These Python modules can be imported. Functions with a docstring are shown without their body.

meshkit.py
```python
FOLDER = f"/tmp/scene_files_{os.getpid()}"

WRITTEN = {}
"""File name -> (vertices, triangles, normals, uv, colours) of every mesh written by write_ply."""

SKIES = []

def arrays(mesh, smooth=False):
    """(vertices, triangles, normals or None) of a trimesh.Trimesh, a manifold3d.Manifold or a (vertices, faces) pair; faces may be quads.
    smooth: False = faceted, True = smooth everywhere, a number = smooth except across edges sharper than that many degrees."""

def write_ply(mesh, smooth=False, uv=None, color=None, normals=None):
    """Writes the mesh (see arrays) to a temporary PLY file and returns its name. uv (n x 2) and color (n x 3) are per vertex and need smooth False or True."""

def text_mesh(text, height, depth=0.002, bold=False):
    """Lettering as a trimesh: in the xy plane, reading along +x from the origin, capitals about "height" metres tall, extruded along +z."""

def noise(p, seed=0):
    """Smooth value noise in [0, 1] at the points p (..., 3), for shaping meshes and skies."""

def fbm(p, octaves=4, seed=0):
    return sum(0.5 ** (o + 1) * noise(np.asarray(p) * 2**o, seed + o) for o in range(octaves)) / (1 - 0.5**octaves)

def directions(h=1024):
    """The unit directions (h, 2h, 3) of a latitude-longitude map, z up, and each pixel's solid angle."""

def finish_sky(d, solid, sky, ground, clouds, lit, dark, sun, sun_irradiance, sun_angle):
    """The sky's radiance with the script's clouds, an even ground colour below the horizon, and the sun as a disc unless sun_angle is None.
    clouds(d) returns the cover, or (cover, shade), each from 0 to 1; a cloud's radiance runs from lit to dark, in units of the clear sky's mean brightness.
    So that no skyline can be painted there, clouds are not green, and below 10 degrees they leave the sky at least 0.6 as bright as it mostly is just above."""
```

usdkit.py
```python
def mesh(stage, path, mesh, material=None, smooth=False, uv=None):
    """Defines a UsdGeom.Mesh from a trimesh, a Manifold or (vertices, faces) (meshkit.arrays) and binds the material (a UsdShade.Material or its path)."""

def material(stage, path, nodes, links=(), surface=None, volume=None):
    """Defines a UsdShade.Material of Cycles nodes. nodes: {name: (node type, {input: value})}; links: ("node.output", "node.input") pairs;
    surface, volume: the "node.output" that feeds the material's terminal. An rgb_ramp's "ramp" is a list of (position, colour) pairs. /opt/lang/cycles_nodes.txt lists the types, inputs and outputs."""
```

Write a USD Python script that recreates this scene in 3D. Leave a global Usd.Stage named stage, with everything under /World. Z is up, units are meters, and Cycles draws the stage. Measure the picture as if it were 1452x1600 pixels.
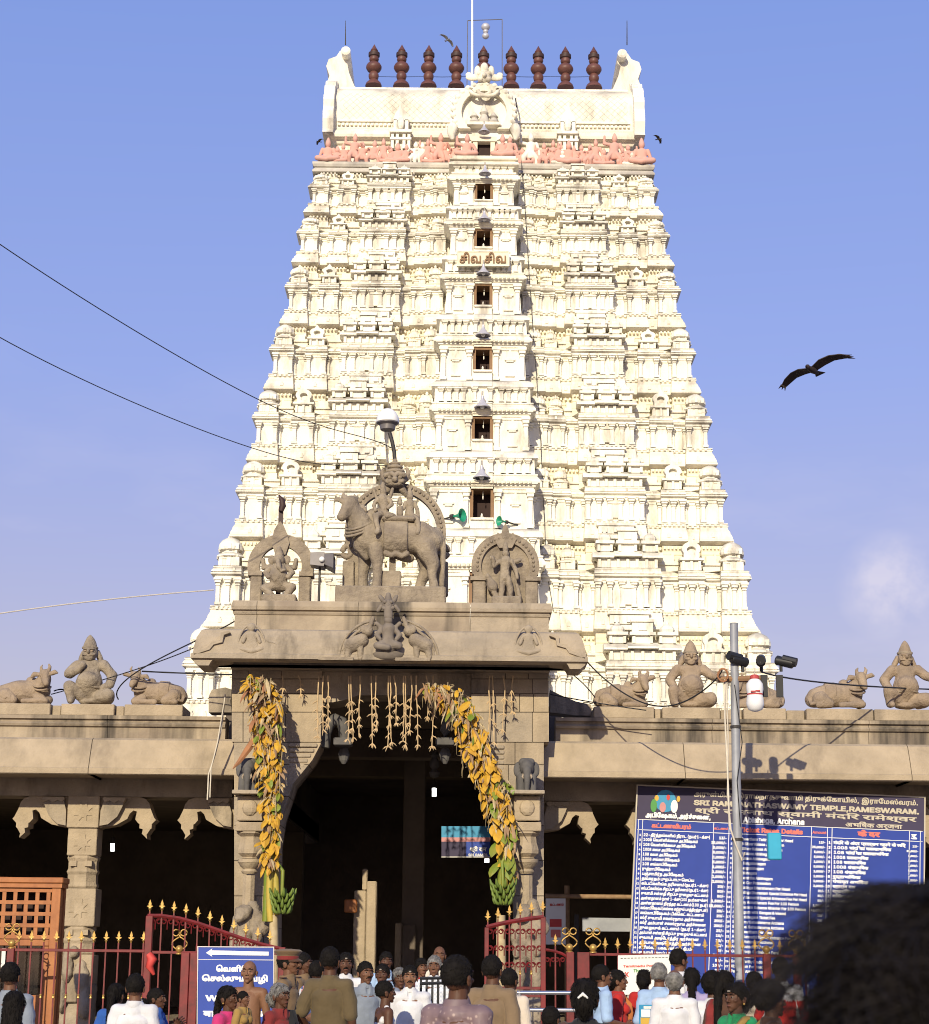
import math, random
import numpy as np, trimesh, manifold3d as m3
import shapely
from shapely.geometry import Polygon, Point, LineString
from shapely import affinity
from pxr import Usd, UsdGeom, UsdLux, UsdShade, Gf, Sdf, Vt
import usdkit, meshkit

stage = Usd.Stage.CreateInMemory()
UsdGeom.SetStageUpAxis(stage, 'Z')
UsdGeom.SetStageMetersPerUnit(stage, 1.0)
UsdGeom.Xform.Define(stage, '/World')
UsdGeom.Scope.Define(stage, '/World/Looks')

# ------------------------------------------------------------------ camera
EYE = 1.75                      # a hand-held camera at eye height, tilted up, leaning a little
FPX, PITCH, ROLL = 2900.0, math.radians(13.4), math.radians(0.57)
FWD = np.array([0, math.cos(PITCH), math.sin(PITCH)])
U0, R0 = np.array([0, -math.sin(PITCH), math.cos(PITCH)]), np.array([1.0, 0, 0])
UP = U0 * math.cos(ROLL) - R0 * math.sin(ROLL)
RT = R0 * math.cos(ROLL) + U0 * math.sin(ROLL)
cam = UsdGeom.Camera.Define(stage, '/World/camera')
cm = Gf.Matrix4d(*RT, 0, *UP, 0, *(-FWD), 0, 0, 0, EYE, 1)
cam.AddTransformOp().Set(cm)
cam.CreateHorizontalApertureAttr(36.0)
cam.CreateFocalLengthAttr(36.0 * FPX / 1452)
cam.CreateClippingRangeAttr(Gf.Vec2f(0.1, 20000))
cam.CreateExposureAttr(0.02)
cam.CreateFStopAttr(10.0)
cam.CreateFocusDistanceAttr(34.0)
# ------------------------------------------------------------------ sun and sky
SUN_EL, SUN_AZ = math.radians(21), math.radians(192)      # low sun behind the camera, a little to its left (azimuth clockwise from +y)
SUN = np.array([math.sin(SUN_AZ) * math.cos(SUN_EL), math.cos(SUN_AZ) * math.cos(SUN_EL), math.sin(SUN_EL)])
sun = UsdLux.DistantLight.Define(stage, '/World/sun')
sun.CreateIntensityAttr(1.25); sun.CreateAngleAttr(0.5); sun.CreateNormalizeAttr(True)
sun.CreateColorAttr(Gf.Vec3f(1.0, 0.885, 0.65))
def look_matrix(z_axis):
    z = np.array(z_axis) / np.linalg.norm(z_axis)
    x = np.cross([0, 0, 1.0], z); x /= np.linalg.norm(x)
    y = np.cross(z, x)
    return Gf.Matrix4d(*x, 0, *y, 0, *z, 0, 0, 0, 0, 1)
sun.AddTransformOp().Set(look_matrix(SUN))
CLOUD_AT = tuple(float(c) for c in -32.0 * np.array([0.225, 0.9556, 0.190]))   # one small cloud low in the sky to the right
dome = UsdLux.DomeLight.Define(stage, '/World/sky')
sky_m = usdkit.material(stage, '/World/Looks/sky', {
    'sky': ('sky_texture', {'sky_type': 'single_scattering', 'sun_disc': False, 'sun_elevation': SUN_EL, 'sun_rotation': SUN_AZ, 'altitude': 60.0, 'air_density': 1.2, 'aerosol_density': 0.9, 'ozone_density': 2.0}),
    'tint': ('mix', {'mix_type': 'multiply', 'fac': 1.0, 'color2': (0.92, 0.86, 1.22)}),
    'rmp': ('rgb_ramp', {'ramp': [(0.0, (5.1, 4.4, 4.4)), (0.13, (4.8, 4.25, 4.9)), (0.2, (4.0, 4.0, 6.0)), (0.3, (3.0, 3.75, 7.3)), (0.5, (2.15, 3.25, 7.4)), (1.0, (1.5, 2.5, 6.6))]}),
    'flat': ('mix', {'mix_type': 'mix', 'fac': 0.7}),
    'tc': ('texture_coordinate', {}),
    'sep': ('separate_xyz', {}),
    'map': ('mapping', {'scale': (3.0, 3.0, 9.0)}),
    'nz': ('noise_texture', {'scale': 1.6, 'detail': 6.0, 'roughness': 0.55}),
    'cov': ('map_range', {'from_min': 0.52, 'from_max': 0.8, 'to_min': 0.0, 'to_max': 0.6, 'clamp': True}),
    'low': ('map_range', {'from_min': 0.05, 'from_max': 0.34, 'to_min': 1.0, 'to_max': 0.0, 'clamp': True}),
    'fac': ('math', {'math_type': 'multiply'}),
    'cl': ('mix', {'mix_type': 'mix', 'color2': (7.0, 6.5, 7.6)}),
    'cm': ('mapping', {'location': CLOUD_AT, 'scale': (32.0, 32.0, 32.0)}), 'cg': ('gradient_texture', {'gradient_type': 'spherical'}), 'cn': ('noise_texture', {'scale': 16.0, 'detail': 8.0, 'roughness': 0.6}), 'cq': ('map_range', {'from_min': 0.44, 'from_max': 0.66, 'clamp': True}), 'ca': ('math', {'math_type': 'multiply'}), 'cr': ('map_range', {'from_min': 0.0, 'from_max': 0.5, 'to_max': 0.5, 'clamp': True}), 'cl2': ('mix', {'color2': (7.6, 7.0, 7.6)}),
    'bg': ('background_shader', {'strength': 0.115}),
}, [('sky.color', 'tint.color1'), ('tc.generated', 'map.vector'), ('map.vector', 'nz.vector'), ('nz.fac', 'cov.value'), ('tc.generated', 'sep.vector'), ('sep.z', 'low.value'),
    ('cov.result', 'fac.value1'), ('low.result', 'fac.value2'), ('fac.value', 'cl.fac'), ('sep.z', 'rmp.fac'), ('rmp.color', 'flat.color2'), ('tint.color', 'flat.color1'), ('flat.color', 'cl.color1'), ('tc.generated', 'cm.vector'), ('cm.vector', 'cg.vector'), ('tc.generated', 'cn.vector'), ('cn.fac', 'cq.value'), ('cq.result', 'ca.value2'), ('cg.fac', 'ca.value1'), ('ca.value', 'cr.value'), ('cr.result', 'cl2.fac'), ('cl.color', 'cl2.color1'), ('cl2.color', 'bg.color')], surface='bg.background')
UsdShade.MaterialBindingAPI.Apply(dome.GetPrim()).Bind(sky_m)
dome.GetPrim().SetCustomDataByKey('kind', 'structure')
# ------------------------------------------------------------------ measuring: a pixel of the photograph (1452 x 1600) seen on an upright plane at distance Y
def ray(px, py):
    return FWD + (px - 726) / FPX * RT - (py - 800) / FPX * UP
def at(px, py, Y):
    d = ray(px, py); t = Y / d[1]
    return np.array([d[0] * t, Y, EYE + d[2] * t])
def depth_of(p):
    return float(np.dot(np.asarray(p) - [0, 0, EYE], FWD))
# ------------------------------------------------------------------ mesh builder
class MB:
    def __init__(s): s.v, s.f, s.n = [], [], 0
    def add(s, v, f):
        v = np.asarray(v, float); f = np.asarray(f, int)
        if f.ndim == 2 and f.shape[1] == 4: f = np.vstack([f[:, [0, 1, 2]], f[:, [0, 2, 3]]])
        s.v.append(v); s.f.append(f + s.n); s.n += len(v); return s
    def tm(s, t): return s.add(t.vertices, t.faces)
    def man(s, m):
        q = m.to_mesh(); return s.add(q.vert_properties[:, :3], q.tri_verts)
    def box(s, x0, x1, y0, y1, z0, z1, c=0.0):
        if c <= 0:
            v = [(x, y, z) for z in (z0, z1) for y in (y0, y1) for x in (x0, x1)]
            return s.add(v, [[0, 2, 3, 1], [4, 5, 7, 6], [0, 1, 5, 4], [2, 6, 7, 3], [0, 4, 6, 2], [1, 3, 7, 5]])
        rings = []
        for z, i in ((z0, c), (z0 + c, 0), (z1 - c, 0), (z1, c)):
            r = []
            for (sx, sy) in ((0, 0), (1, 0), (1, 1), (0, 1)):
                X = (x0 + i, x1 - i)[sx]; Y = (y0 + i, y1 - i)[sy]
                k = c if i == 0 else c * .5
                dx = k if sx == 0 else -k; dy = k if sy == 0 else -k
                pts = [(X, Y + dy, z), (X + dx, Y, z)]
                if (sx + sy) % 2: pts = pts[::-1]
                r += pts
            rings.append(r)
        return s.loft(rings, True)
    def loft(s, rings, caps=False):
        R = np.array(rings, float); k, n = R.shape[:2]
        f = []
        for a in range(k - 1):
            i = np.arange(n); j = (i + 1) % n
            f.append(np.stack([a * n + i, a * n + j, (a + 1) * n + j, (a + 1) * n + i], 1))
        s.add(R.reshape(-1, 3), np.vstack(f))
        if caps:
            i = np.arange(1, n - 1); z = np.zeros_like(i)
            s.add(R[0], np.stack([z, i + 1, i], 1)); s.add(R[-1], np.stack([z, i, i + 1], 1))
        return s
    def revolve(s, prof, c, n=12, sx=1.0, sy=1.0, ph=0.0):
        a = np.arange(n) * 2 * math.pi / n + ph
        return s.loft([[(c[0] + r * sx * math.cos(t), c[1] + r * sy * math.sin(t), c[2] + z) for t in a] for r, z in prof], True)
    def tube(s, pts, r, n=6, caps=True):
        p = np.asarray(pts, float); r = np.broadcast_to(np.asarray(r, float), (len(p),))
        t = np.gradient(p, axis=0); t /= np.linalg.norm(t, axis=1, keepdims=True) + 1e-12
        ref = np.array([0, 0, 1.0]) if abs(t[:, 2]).mean() < .9 else np.array([0, 1.0, 0])
        a = np.cross(t, ref); a /= np.linalg.norm(a, axis=1, keepdims=True) + 1e-12
        b = np.cross(t, a); g = np.arange(n) * 2 * math.pi / n
        v = p[:, None] + r[:, None, None] * (np.cos(g)[None, :, None] * a[:, None] + np.sin(g)[None, :, None] * b[:, None])
        return s.loft(v[:, ::-1], caps)
    def bar(s, p, q, r, n=6): return s.tube([p, q], r, n)
    def extrude(s, poly, y0, y1, at=None):      # polygon in x,z extruded along y
        for g in getattr(poly, 'geoms', [poly]):
            if g.is_empty or g.area < 1e-9: continue
            t = trimesh.creation.extrude_polygon(g, 1.0, engine='earcut')
            v = t.vertices; w = np.stack([v[:, 0], y1 + (y0 - y1) * v[:, 2], v[:, 1]], 1)
            f = t.faces
            s.add(w, f)
        return s
    def sphere(s, c, r, n=12, m=8):
        r = np.broadcast_to(r, (3,))
        prof = [(math.sin(math.pi * (k + (.02 if k == 0 else -.02 if k == m else 0)) / m), -math.cos(math.pi * k / m)) for k in range(m + 1)]
        a = np.arange(n) * 2 * math.pi / n
        return s.loft([[(c[0] + r[0] * q * math.cos(t), c[1] + r[1] * q * math.sin(t), c[2] + r[2] * z) for t in a] for q, z in prof], True)
    def xf(s, M, k0=0):
        for i in range(k0, len(s.v)): s.v[i] = s.v[i] @ np.asarray(M)[:3, :3].T + np.asarray(M)[:3, 3]
        return s
    def rotz(s, a, c=(0, 0)):
        C, S = math.cos(a), math.sin(a)
        return s.xf([[C, -S, 0, c[0] - C * c[0] + S * c[1]], [S, C, 0, c[1] - S * c[0] - C * c[1]], [0, 0, 1, 0]])
    def arrays(s): return np.vstack(s.v), np.vstack(s.f)
    def rough(s, amp, scale, seed=0):
        for i in range(len(s.v)):
            v = s.v[i]; s.v[i] = v + amp * (np.stack([meshkit.noise(v * scale, seed + k) for k in range(3)], -1) - .5)
        return s
taken = set()
def path_of(parent): return '/World' if parent is None else str(parent.GetPath())
def fresh(parent, name):
    base = path_of(parent) + '/' + name; p = base; k = 0
    while p in taken: k += 1; p = f'{base}_{k:03d}'
    taken.add(p); return p
def tag(o, label=None, cat=None, group=None, kind=None):
    o = o.GetPrim() if hasattr(o, 'GetPrim') else o
    for k, v in (('label', label), ('category', cat), ('group', group), ('kind', kind)):
        if v: o.SetCustomDataByKey(k, v)
    return o
def obj(name, mb, mat, parent=None, smooth=False, **kw):
    m = mb.arrays() if isinstance(mb, MB) else mb
    p = usdkit.mesh(stage, fresh(parent, name), m, MAT[mat], smooth).GetPrim()
    return tag(p, **kw)
def thing(name, label, cat, loc=(0, 0, 0), rz=0.0, group=None, scale=None, parent=None):
    x = UsdGeom.Xform.Define(stage, fresh(parent, name))
    x.AddTranslateOp().Set(Gf.Vec3d(*map(float, loc)))
    if rz: x.AddRotateZOp().Set(math.degrees(rz))
    if scale is not None: x.AddScaleOp().Set(Gf.Vec3f(*np.broadcast_to(scale, (3,)).astype(float).tolist()))
    return tag(x, label, cat, group)
def struct(name, mb, mat, smooth=False): return obj(name, mb, mat, None, smooth, kind='structure')
def copy_of(src, loc, rz=0.0, label=None, group=None, scale=None):
    name = src.GetName()
    x = UsdGeom.Xform.Define(stage, fresh(None, name.rstrip('0123456789').rstrip('_')))
    p = x.GetPrim(); p.GetReferences().AddInternalReference(src.GetPath()); p.SetInstanceable(True)
    x.ClearXformOpOrder(); x.AddTranslateOp(opSuffix='own').Set(Gf.Vec3d(*map(float, loc)))
    if rz: x.AddRotateZOp(opSuffix='own').Set(math.degrees(rz))
    if scale is not None: x.AddScaleOp(opSuffix='own').Set(Gf.Vec3f(*np.broadcast_to(scale, (3,)).astype(float).tolist()))
    was = src.GetCustomData()
    return tag(p, label or was.get('label'), was.get('category'), group or was.get('group'))
# ------------------------------------------------------------------ sculpting: hulls of spheres joined and smoothed
def ball(p, r, n=14):
    r = np.broadcast_to(r, (3,)).astype(float)
    return m3.Manifold.sphere(1.0, n).scale(tuple(r)).translate(tuple(map(float, p)))
def bone(*pr):                                   # bone(p0, r0, p1, r1, ...): a hull through balls
    return m3.Manifold.batch_hull([ball(pr[i], pr[i + 1]) for i in range(0, len(pr), 2)])
def chain(*pr):
    return [bone(*pr[i:i + 4]) for i in range(0, len(pr) - 2, 2)]
def fuse(parts): return m3.Manifold.batch_boolean(list(parts), m3.OpType.Add)
def mbox(x0, x1, y0, y1, z0, z1): return m3.Manifold.cube((x1 - x0, y1 - y0, z1 - z0)).translate((x0, y0, z0))
def soft(parts, edge, it=8, amp=0.0, freq=1.0, seed=0):
    m = fuse(parts) if isinstance(parts, (list, tuple)) else parts
    q = m.refine_to_length(edge).to_mesh()
    t = trimesh.Trimesh(q.vert_properties[:, :3], q.tri_verts, process=False)
    trimesh.smoothing.filter_taubin(t, lamb=0.5, nu=0.52, iterations=it)
    v = np.array(t.vertices)
    v0 = np.array(q.vert_properties[:, :3], float); far_ = np.linalg.norm(v - v0, axis=1) > 1.2 * edge
    v[far_] = v0[far_]
    if amp: v = v + np.array(t.vertex_normals) * (amp * (meshkit.fbm(v * freq, 3, seed) - .5))[:, None]
    return v, np.array(t.faces)
# ------------------------------------------------------------------ materials
MAT = {}
def pmat(name, color, rough=.7, metal=0.0, var=.12, scale=5.0, bump=0.0, bscale=None, spec=.35, color2=None, streak=None, detail=4.0, ledge=None, coat=0.0, sheen=0.0):
    """A principled surface: two tones mixed by noise, optional dirt that runs down in streaks, optional dirt lying on ledges, optional relief."""
    c = np.array(color, float); c2 = np.array(color2, float) if color2 is not None else c * (1 - 2 * var)
    n = {'g': ('geometry', {}), 'n1': ('noise_texture', {'scale': scale, 'detail': detail, 'roughness': .6}),
         'r1': ('map_range', {'from_min': .35, 'from_max': .68, 'clamp': True}),
         'm1': ('mix', {'color1': tuple(c), 'color2': tuple(c2)}),
         'p': ('principled_bsdf', {'roughness': rough, 'metallic': metal, 'specular_ior_level': spec, 'coat_weight': coat, 'sheen_weight': sheen})}
    l = [('g.position', 'n1.vector'), ('n1.fac', 'r1.value'), ('r1.result', 'm1.fac')]
    out = 'm1.color'
    if streak:                                   # (colour, scale, stretch, from, to, strength)
        sc, ss, st, a, b, k = streak
        n |= {'mp': ('mapping', {'scale': (ss, ss, ss * st)}), 'n2': ('noise_texture', {'scale': 1.0, 'detail': 5.0, 'roughness': .65}),
              'r2': ('map_range', {'from_min': a, 'from_max': b, 'to_max': k, 'clamp': True}), 'm2': ('mix', {'color2': sc})}
        l += [('g.position', 'mp.vector'), ('mp.vector', 'n2.vector'), ('n2.fac', 'r2.value'), ('r2.result', 'm2.fac'), (out, 'm2.color1')]
        out = 'm2.color'
    if ledge:                                    # (colour, strength): dust and moss that settled on upward faces
        n |= {'sx': ('separate_xyz', {}), 'r3': ('map_range', {'from_min': .35, 'from_max': .9, 'to_max': 1.0, 'clamp': True}), 'n3': ('noise_texture', {'scale': .55, 'detail': 5.0}),
              'r4': ('map_range', {'from_min': .4, 'from_max': .62, 'to_max': ledge[1], 'clamp': True}), 'mu': ('math', {'math_type': 'multiply'}), 'm3': ('mix', {'color2': ledge[0]})}
        l += [('g.normal', 'sx.vector'), ('sx.z', 'r3.value'), ('g.position', 'n3.vector'), ('n3.fac', 'r4.value'), ('r3.result', 'mu.value1'), ('r4.result', 'mu.value2'), ('mu.value', 'm3.fac'), (out, 'm3.color1')]
        out = 'm3.color'
    l.append((out, 'p.base_color'))
    if bump:
        n |= {'nb': ('noise_texture', {'scale': bscale or scale * 4, 'detail': 6.0, 'roughness': .65}), 'b': ('bump', {'strength': 1.0, 'distance': bump})}
        l += [('g.position', 'nb.vector'), ('nb.fac', 'b.height'), ('b.normal', 'p.normal')]
    MAT[name] = usdkit.material(stage, '/World/Looks/' + name, n, l, surface='p.BSDF')
G = (.12, .11, .10)
pmat('plaster_white', (.84, .805, .695), .85, var=.04, scale=.8, bump=.004, bscale=9, streak=((.33, .29, .24), 1.5, .3, .5, .68, .75), ledge=((.27, .245, .21), .9), spec=.15)
pmat('plaster_cream', (.84, .785, .645), .85, var=.05, scale=.7, bump=.004, bscale=9, streak=((.33, .29, .24), 1.4, .3, .5, .7, .7), ledge=((.27, .245, .21), .9), spec=.15)
pmat('plaster_yellow', (.80, .73, .56), .85, var=.08, scale=1.2, spec=.15, streak=((.42, .33, .2), 1.2, .3, .6, .8, .4))
pmat('plaster_grey', (.62, .58, .50), .9, color2=(.34, .31, .28), scale=1.1, bump=.006, spec=.1)
pmat('plaster_pink', (.66, .36, .29), .8, color2=(.56, .33, .28), scale=1.5, bump=.004, spec=.15)
pmat('frame_ochre', (.25, .145, .075), .7, var=.1)
pmat('window_wood', (.035, .018, .016), .8, var=.1)
pmat('copper_brown', (.135, .055, .042), .5, metal=.0, color2=(.09, .036, .03), scale=3, spec=.4)
pmat('copper_dark', (.05, .025, .022), .6, var=.1)
pmat('granite', (.39, .32, .235), .88, color2=(.28, .235, .18), scale=2.2, bump=.02, bscale=20, streak=((.06, .052, .045), 1.6, .35, .52, .72, .75), spec=.2)
pmat('granite_pale', (.43, .345, .24), .88, color2=(.325, .26, .18), scale=2.4, detail=7.0, bump=.016, bscale=24, streak=((.13, .105, .08), 1.2, .35, .53, .74, .65), spec=.2)
pmat('granite_stained', (.39, .32, .23), .88, color2=(.25, .20, .15), scale=1.6, bump=.01, bscale=24, streak=((.045, .04, .036), 1.1, .12, .47, .62, .85), spec=.2)
pmat('granite_statue', (.34, .28, .205), .88, color2=(.215, .175, .135), scale=4.5, bump=.035, bscale=17, streak=((.06, .05, .045), 2.2, .4, .56, .76, .6), spec=.22)
pmat('granite_warm', (.36, .275, .19), .88, color2=(.25, .19, .14), scale=3.5, bump=.03, bscale=18, streak=((.08, .065, .055), 1.8, .35, .57, .76, .6), spec=.2)
pmat('relief_dark', (.22, .185, .15), .85, color2=(.155, .13, .11), scale=4, bump=.006, bscale=25, spec=.2)
pmat('stone_grey', (.125, .118, .112), .8, color2=(.085, .08, .078), scale=4, bump=.006, bscale=25)
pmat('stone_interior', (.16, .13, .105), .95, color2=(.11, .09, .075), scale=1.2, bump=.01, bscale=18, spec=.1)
pmat('dust_ground', (.23, .19, .15), .95, color2=(.16, .135, .11), scale=.5, bump=.01, bscale=9, spec=.1)
pmat('paving', (.28, .24, .19), .92, color2=(.2, .17, .14), scale=.9, bump=.006, bscale=14, spec=.15)
pmat('red_paint', (.18, .015, .017), .5, var=.15, scale=8, color2=(.095, .012, .012), spec=.35)
pmat('gold_paint', (.48, .29, .08), .4, metal=.4, var=.15, scale=10)
pmat('orange_wood', (.40, .15, .045), .55, color2=(.28, .095, .03), scale=3, bump=.002, bscale=30, streak=((.22, .07, .02), 9, .12, .5, .7, .5))
pmat('steel', (.62, .62, .64), .25, metal=.9, var=.05)
pmat('galvanised', (.33, .34, .37), .55, color2=(.24, .25, .28), scale=3, bump=.001, metal=.15, streak=((.13, .12, .12), 4, .2, .6, .8, .6))
pmat('black_plastic', (.018, .018, .02), .45, var=.1)
pmat('dark_iron', (.05, .045, .045), .6, var=.2)
pmat('wire_black', (.02, .02, .022), .6, var=0)
pmat('rope_white', (.62, .56, .46), .8, var=.1)
pmat('sign_blue', (.018, .055, .34), .45, var=.06, scale=2, spec=.3)
pmat('board_blue', (.022, .05, .29), .5, var=.08, scale=1.5, spec=.25)
pmat('board_header', (.055, .045, .09), .55, var=.1, scale=1.5, spec=.2)
pmat('letter_white', (.78, .78, .76), .6, var=.02)
pmat('letter_grey', (.50, .45, .36), .6, var=.05)
pmat('letter_red', (.62, .16, .13), .6, var=.05)
pmat('paper_white', (.72, .71, .66), .7, var=.04, scale=2)
pmat('print_red', (.55, .06, .05), .6, var=.05); pmat('print_green', (.08, .28, .07), .6, var=.05); pmat('print_yellow', (.6, .38, .06), .6, var=.1); pmat('print_cyan', (.04, .28, .5), .5, var=.1); pmat('print_pink', (.55, .25, .25), .6, var=.1)
pmat('lamp_white', (.8, .8, .78), .35, var=.03)
pmat('lamp_grey', (.19, .175, .175), .4, metal=.3, var=.1)
pmat('lamp_silver', (.55, .54, .58), .45, metal=.3, var=.08)
pmat('horn_green', (.02, .30, .17), .4, var=.1)
pmat('leaf_yellow', (.55, .33, .03), .6, color2=(.42, .22, .03), scale=9, spec=.3)
pmat('leaf_dry', (.33, .22, .12), .8, color2=(.24, .14, .08), scale=9); pmat('leaf_pale', (.50, .40, .24), .8, color2=(.38, .29, .16), scale=9)
pmat('leaf_green', (.13, .20, .025), .5, color2=(.22, .22, .03), scale=6); pmat('banana_green', (.15, .21, .035), .5, color2=(.10, .15, .03), scale=6)
pmat('stem_yellow', (.50, .36, .06), .55, color2=(.36, .30, .06), scale=4); pmat('leaf_rust', (.36, .16, .07), .8, color2=(.25, .12, .06), scale=9)
pmat('straw', (.58, .42, .24), .75, var=.15, scale=9)
pmat('feather_dark', (.035, .022, .02), .7, var=.2); pmat('feather_grey', (.25, .25, .28), .7, var=.2)
pmat('bundle_white', (.74, .74, .76), .6, var=.05); pmat('bundle_red', (.42, .06, .06), .6, var=.05); pmat('box_blue', (.025, .33, .5), .45, var=.05)
n = {'e': ('emission', {'color': (1, .97, .92), 'strength': 6.0})}
MAT['lamp_glow'] = usdkit.material(stage, '/World/Looks/lamp_glow', n, [], surface='e.emission')
MAT['glass'] = usdkit.material(stage, '/World/Looks/glass', {'t': ('transparent_bsdf', {'color': (.75, .77, .75)}), 'g': ('glossy_bsdf', {'color': (.9, .9, .9), 'roughness': .05}), 'f': ('fresnel', {'IOR': 1.5}), 'm': ('mix_closure', {})}, [('f.fac', 'm.fac'), ('t.BSDF', 'm.closure1'), ('g.BSDF', 'm.closure2')], surface='m.closure')
# ------------------------------------------------------------------ ground
g = MB(); g.add([(-400, -60, 0), (400, -60, 0), (400, 900, 0), (-400, 900, 0)], [[0, 1, 2, 3]])
struct('ground', g, 'dust_ground')
# ------------------------------------------------------------------ the gate tower
TY0, TSL = 66.0, 0.17                            # the tower's front leans back as it rises
def tz(py, px=752, fw=0.0):                      # height of a pixel on the tower's front
    d = ray(px, py); t = (TY0 - fw + TSL * EYE) / (d[1] - TSL * d[2]); return EYE + t * d[2]
def ty(z): return TY0 + TSL * z
def tw(px_w, z): return px_w * depth_of((0, ty(z), z)) / FPX
LIP = [276, 343, 421, 516, 618, 729, 848, 988, 1135, 1290]
HW = [263, 279, 297, 315, 339, 365, 390, 428, 472, 500]
ZL = [tz(y) for y in LIP]
TX = float(np.mean([at(752.5, 640, ty(tz(640)))[0], at(757, 300, ty(tz(300)))[0], at(751, 848, ty(tz(848)))[0]]))
WL = [tw(h, z) - .33 for h, z in zip(HW, ZL)]    # half widths of the walls
DB = [9.2 - .42 + (w - WL[0]) * .8 for w in WL]  # depth of each storey
tower = thing('temple_tower', 'tall cream temple tower of nine carved storeys with brown finials on top', 'tower')
half = [(1.0, .909, .34), (.909, .843, .02), (.843, .749, .28), (.749, .672, .04), (.672, .43, .62), (.43, .367, .08), (.367, .290, .26), (.290, .205, .36)]
BAYS = [(-a, -b, p) for a, b, p in half] + [(-.205, .205, .1)] + [(b, a, p) for a, b, p in half[::-1]]
SIDE = [(0, .12, 0), (.12, .28, -.25), (.28, .42, .02), (.42, .62, .30), (.62, .76, .02), (.76, .9, -.25), (.9, 1, 0)]
def plan(W, yf, D, k=1.0):
    p = []
    for a, b, q in BAYS: p += [(a * W, yf - q * k), (b * W, yf - q * k)]
    y0 = p[-1][1]
    for a, b, q in SIDE: p += [(W + q * k, y0 + a * D), (W + q * k, y0 + b * D)]
    p = p[:2 * len(BAYS) - 1] + p[2 * len(BAYS):]                    # shared corner
    left = [(-x, y) for x, y in p[2 * len(BAYS) - 1:]][::-1][:-1]
    return np.array(p + left)
def offset(P, o, nfront=2 * len(BAYS) - 1):
    n = len(P); out = P.copy(); nxt = np.roll(P, -1, 0); e = nxt - P
    L = np.abs(P[:, 0]).max(); y0 = P[:, 1].min()
    for i in range(n):
        for j in (i - 1, i):
            dx, dy = e[j]
            if abs(dx) > abs(dy):                # runs along x: moves in y
                k = 1.0 if (j % n) < nfront or abs(dx) > 2 else .3
                out[i, 1] += -math.copysign(o * k, dx)
            else:
                inner = (j % n) < nfront - 1
                out[i, 0] += math.copysign(o * (.25 if inner else 1.0), dy)
    return out
def ring(P, z): return [(x + TX, y, z) for x, y in P]
def pilaster(mb, x, y, z0, z1, w, d):            # shaft, foot, neck, cushion and capital
    h = z1 - z0
    mb.box(x - w / 2, x + w / 2, y - d, y + .05, z0, z1 - .1 * h)
    mb.box(x - w * .75, x + w * .75, y - d * 1.35, y + .05, z0, z0 + .1 * h)
    mb.box(x - w * .62, x + w * .62, y - d * 1.3, y + .05, z0 + .72 * h, z0 + .77 * h)
    mb.box(x - w * .8, x + w * .8, y - d * 1.6, y + .05, z0 + .82 * h, z0 + .90 * h)
    mb.box(x - w * 1.05, x + w * 1.05, y - d * 1.9, y + .05, z0 + .91 * h, z1)
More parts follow.
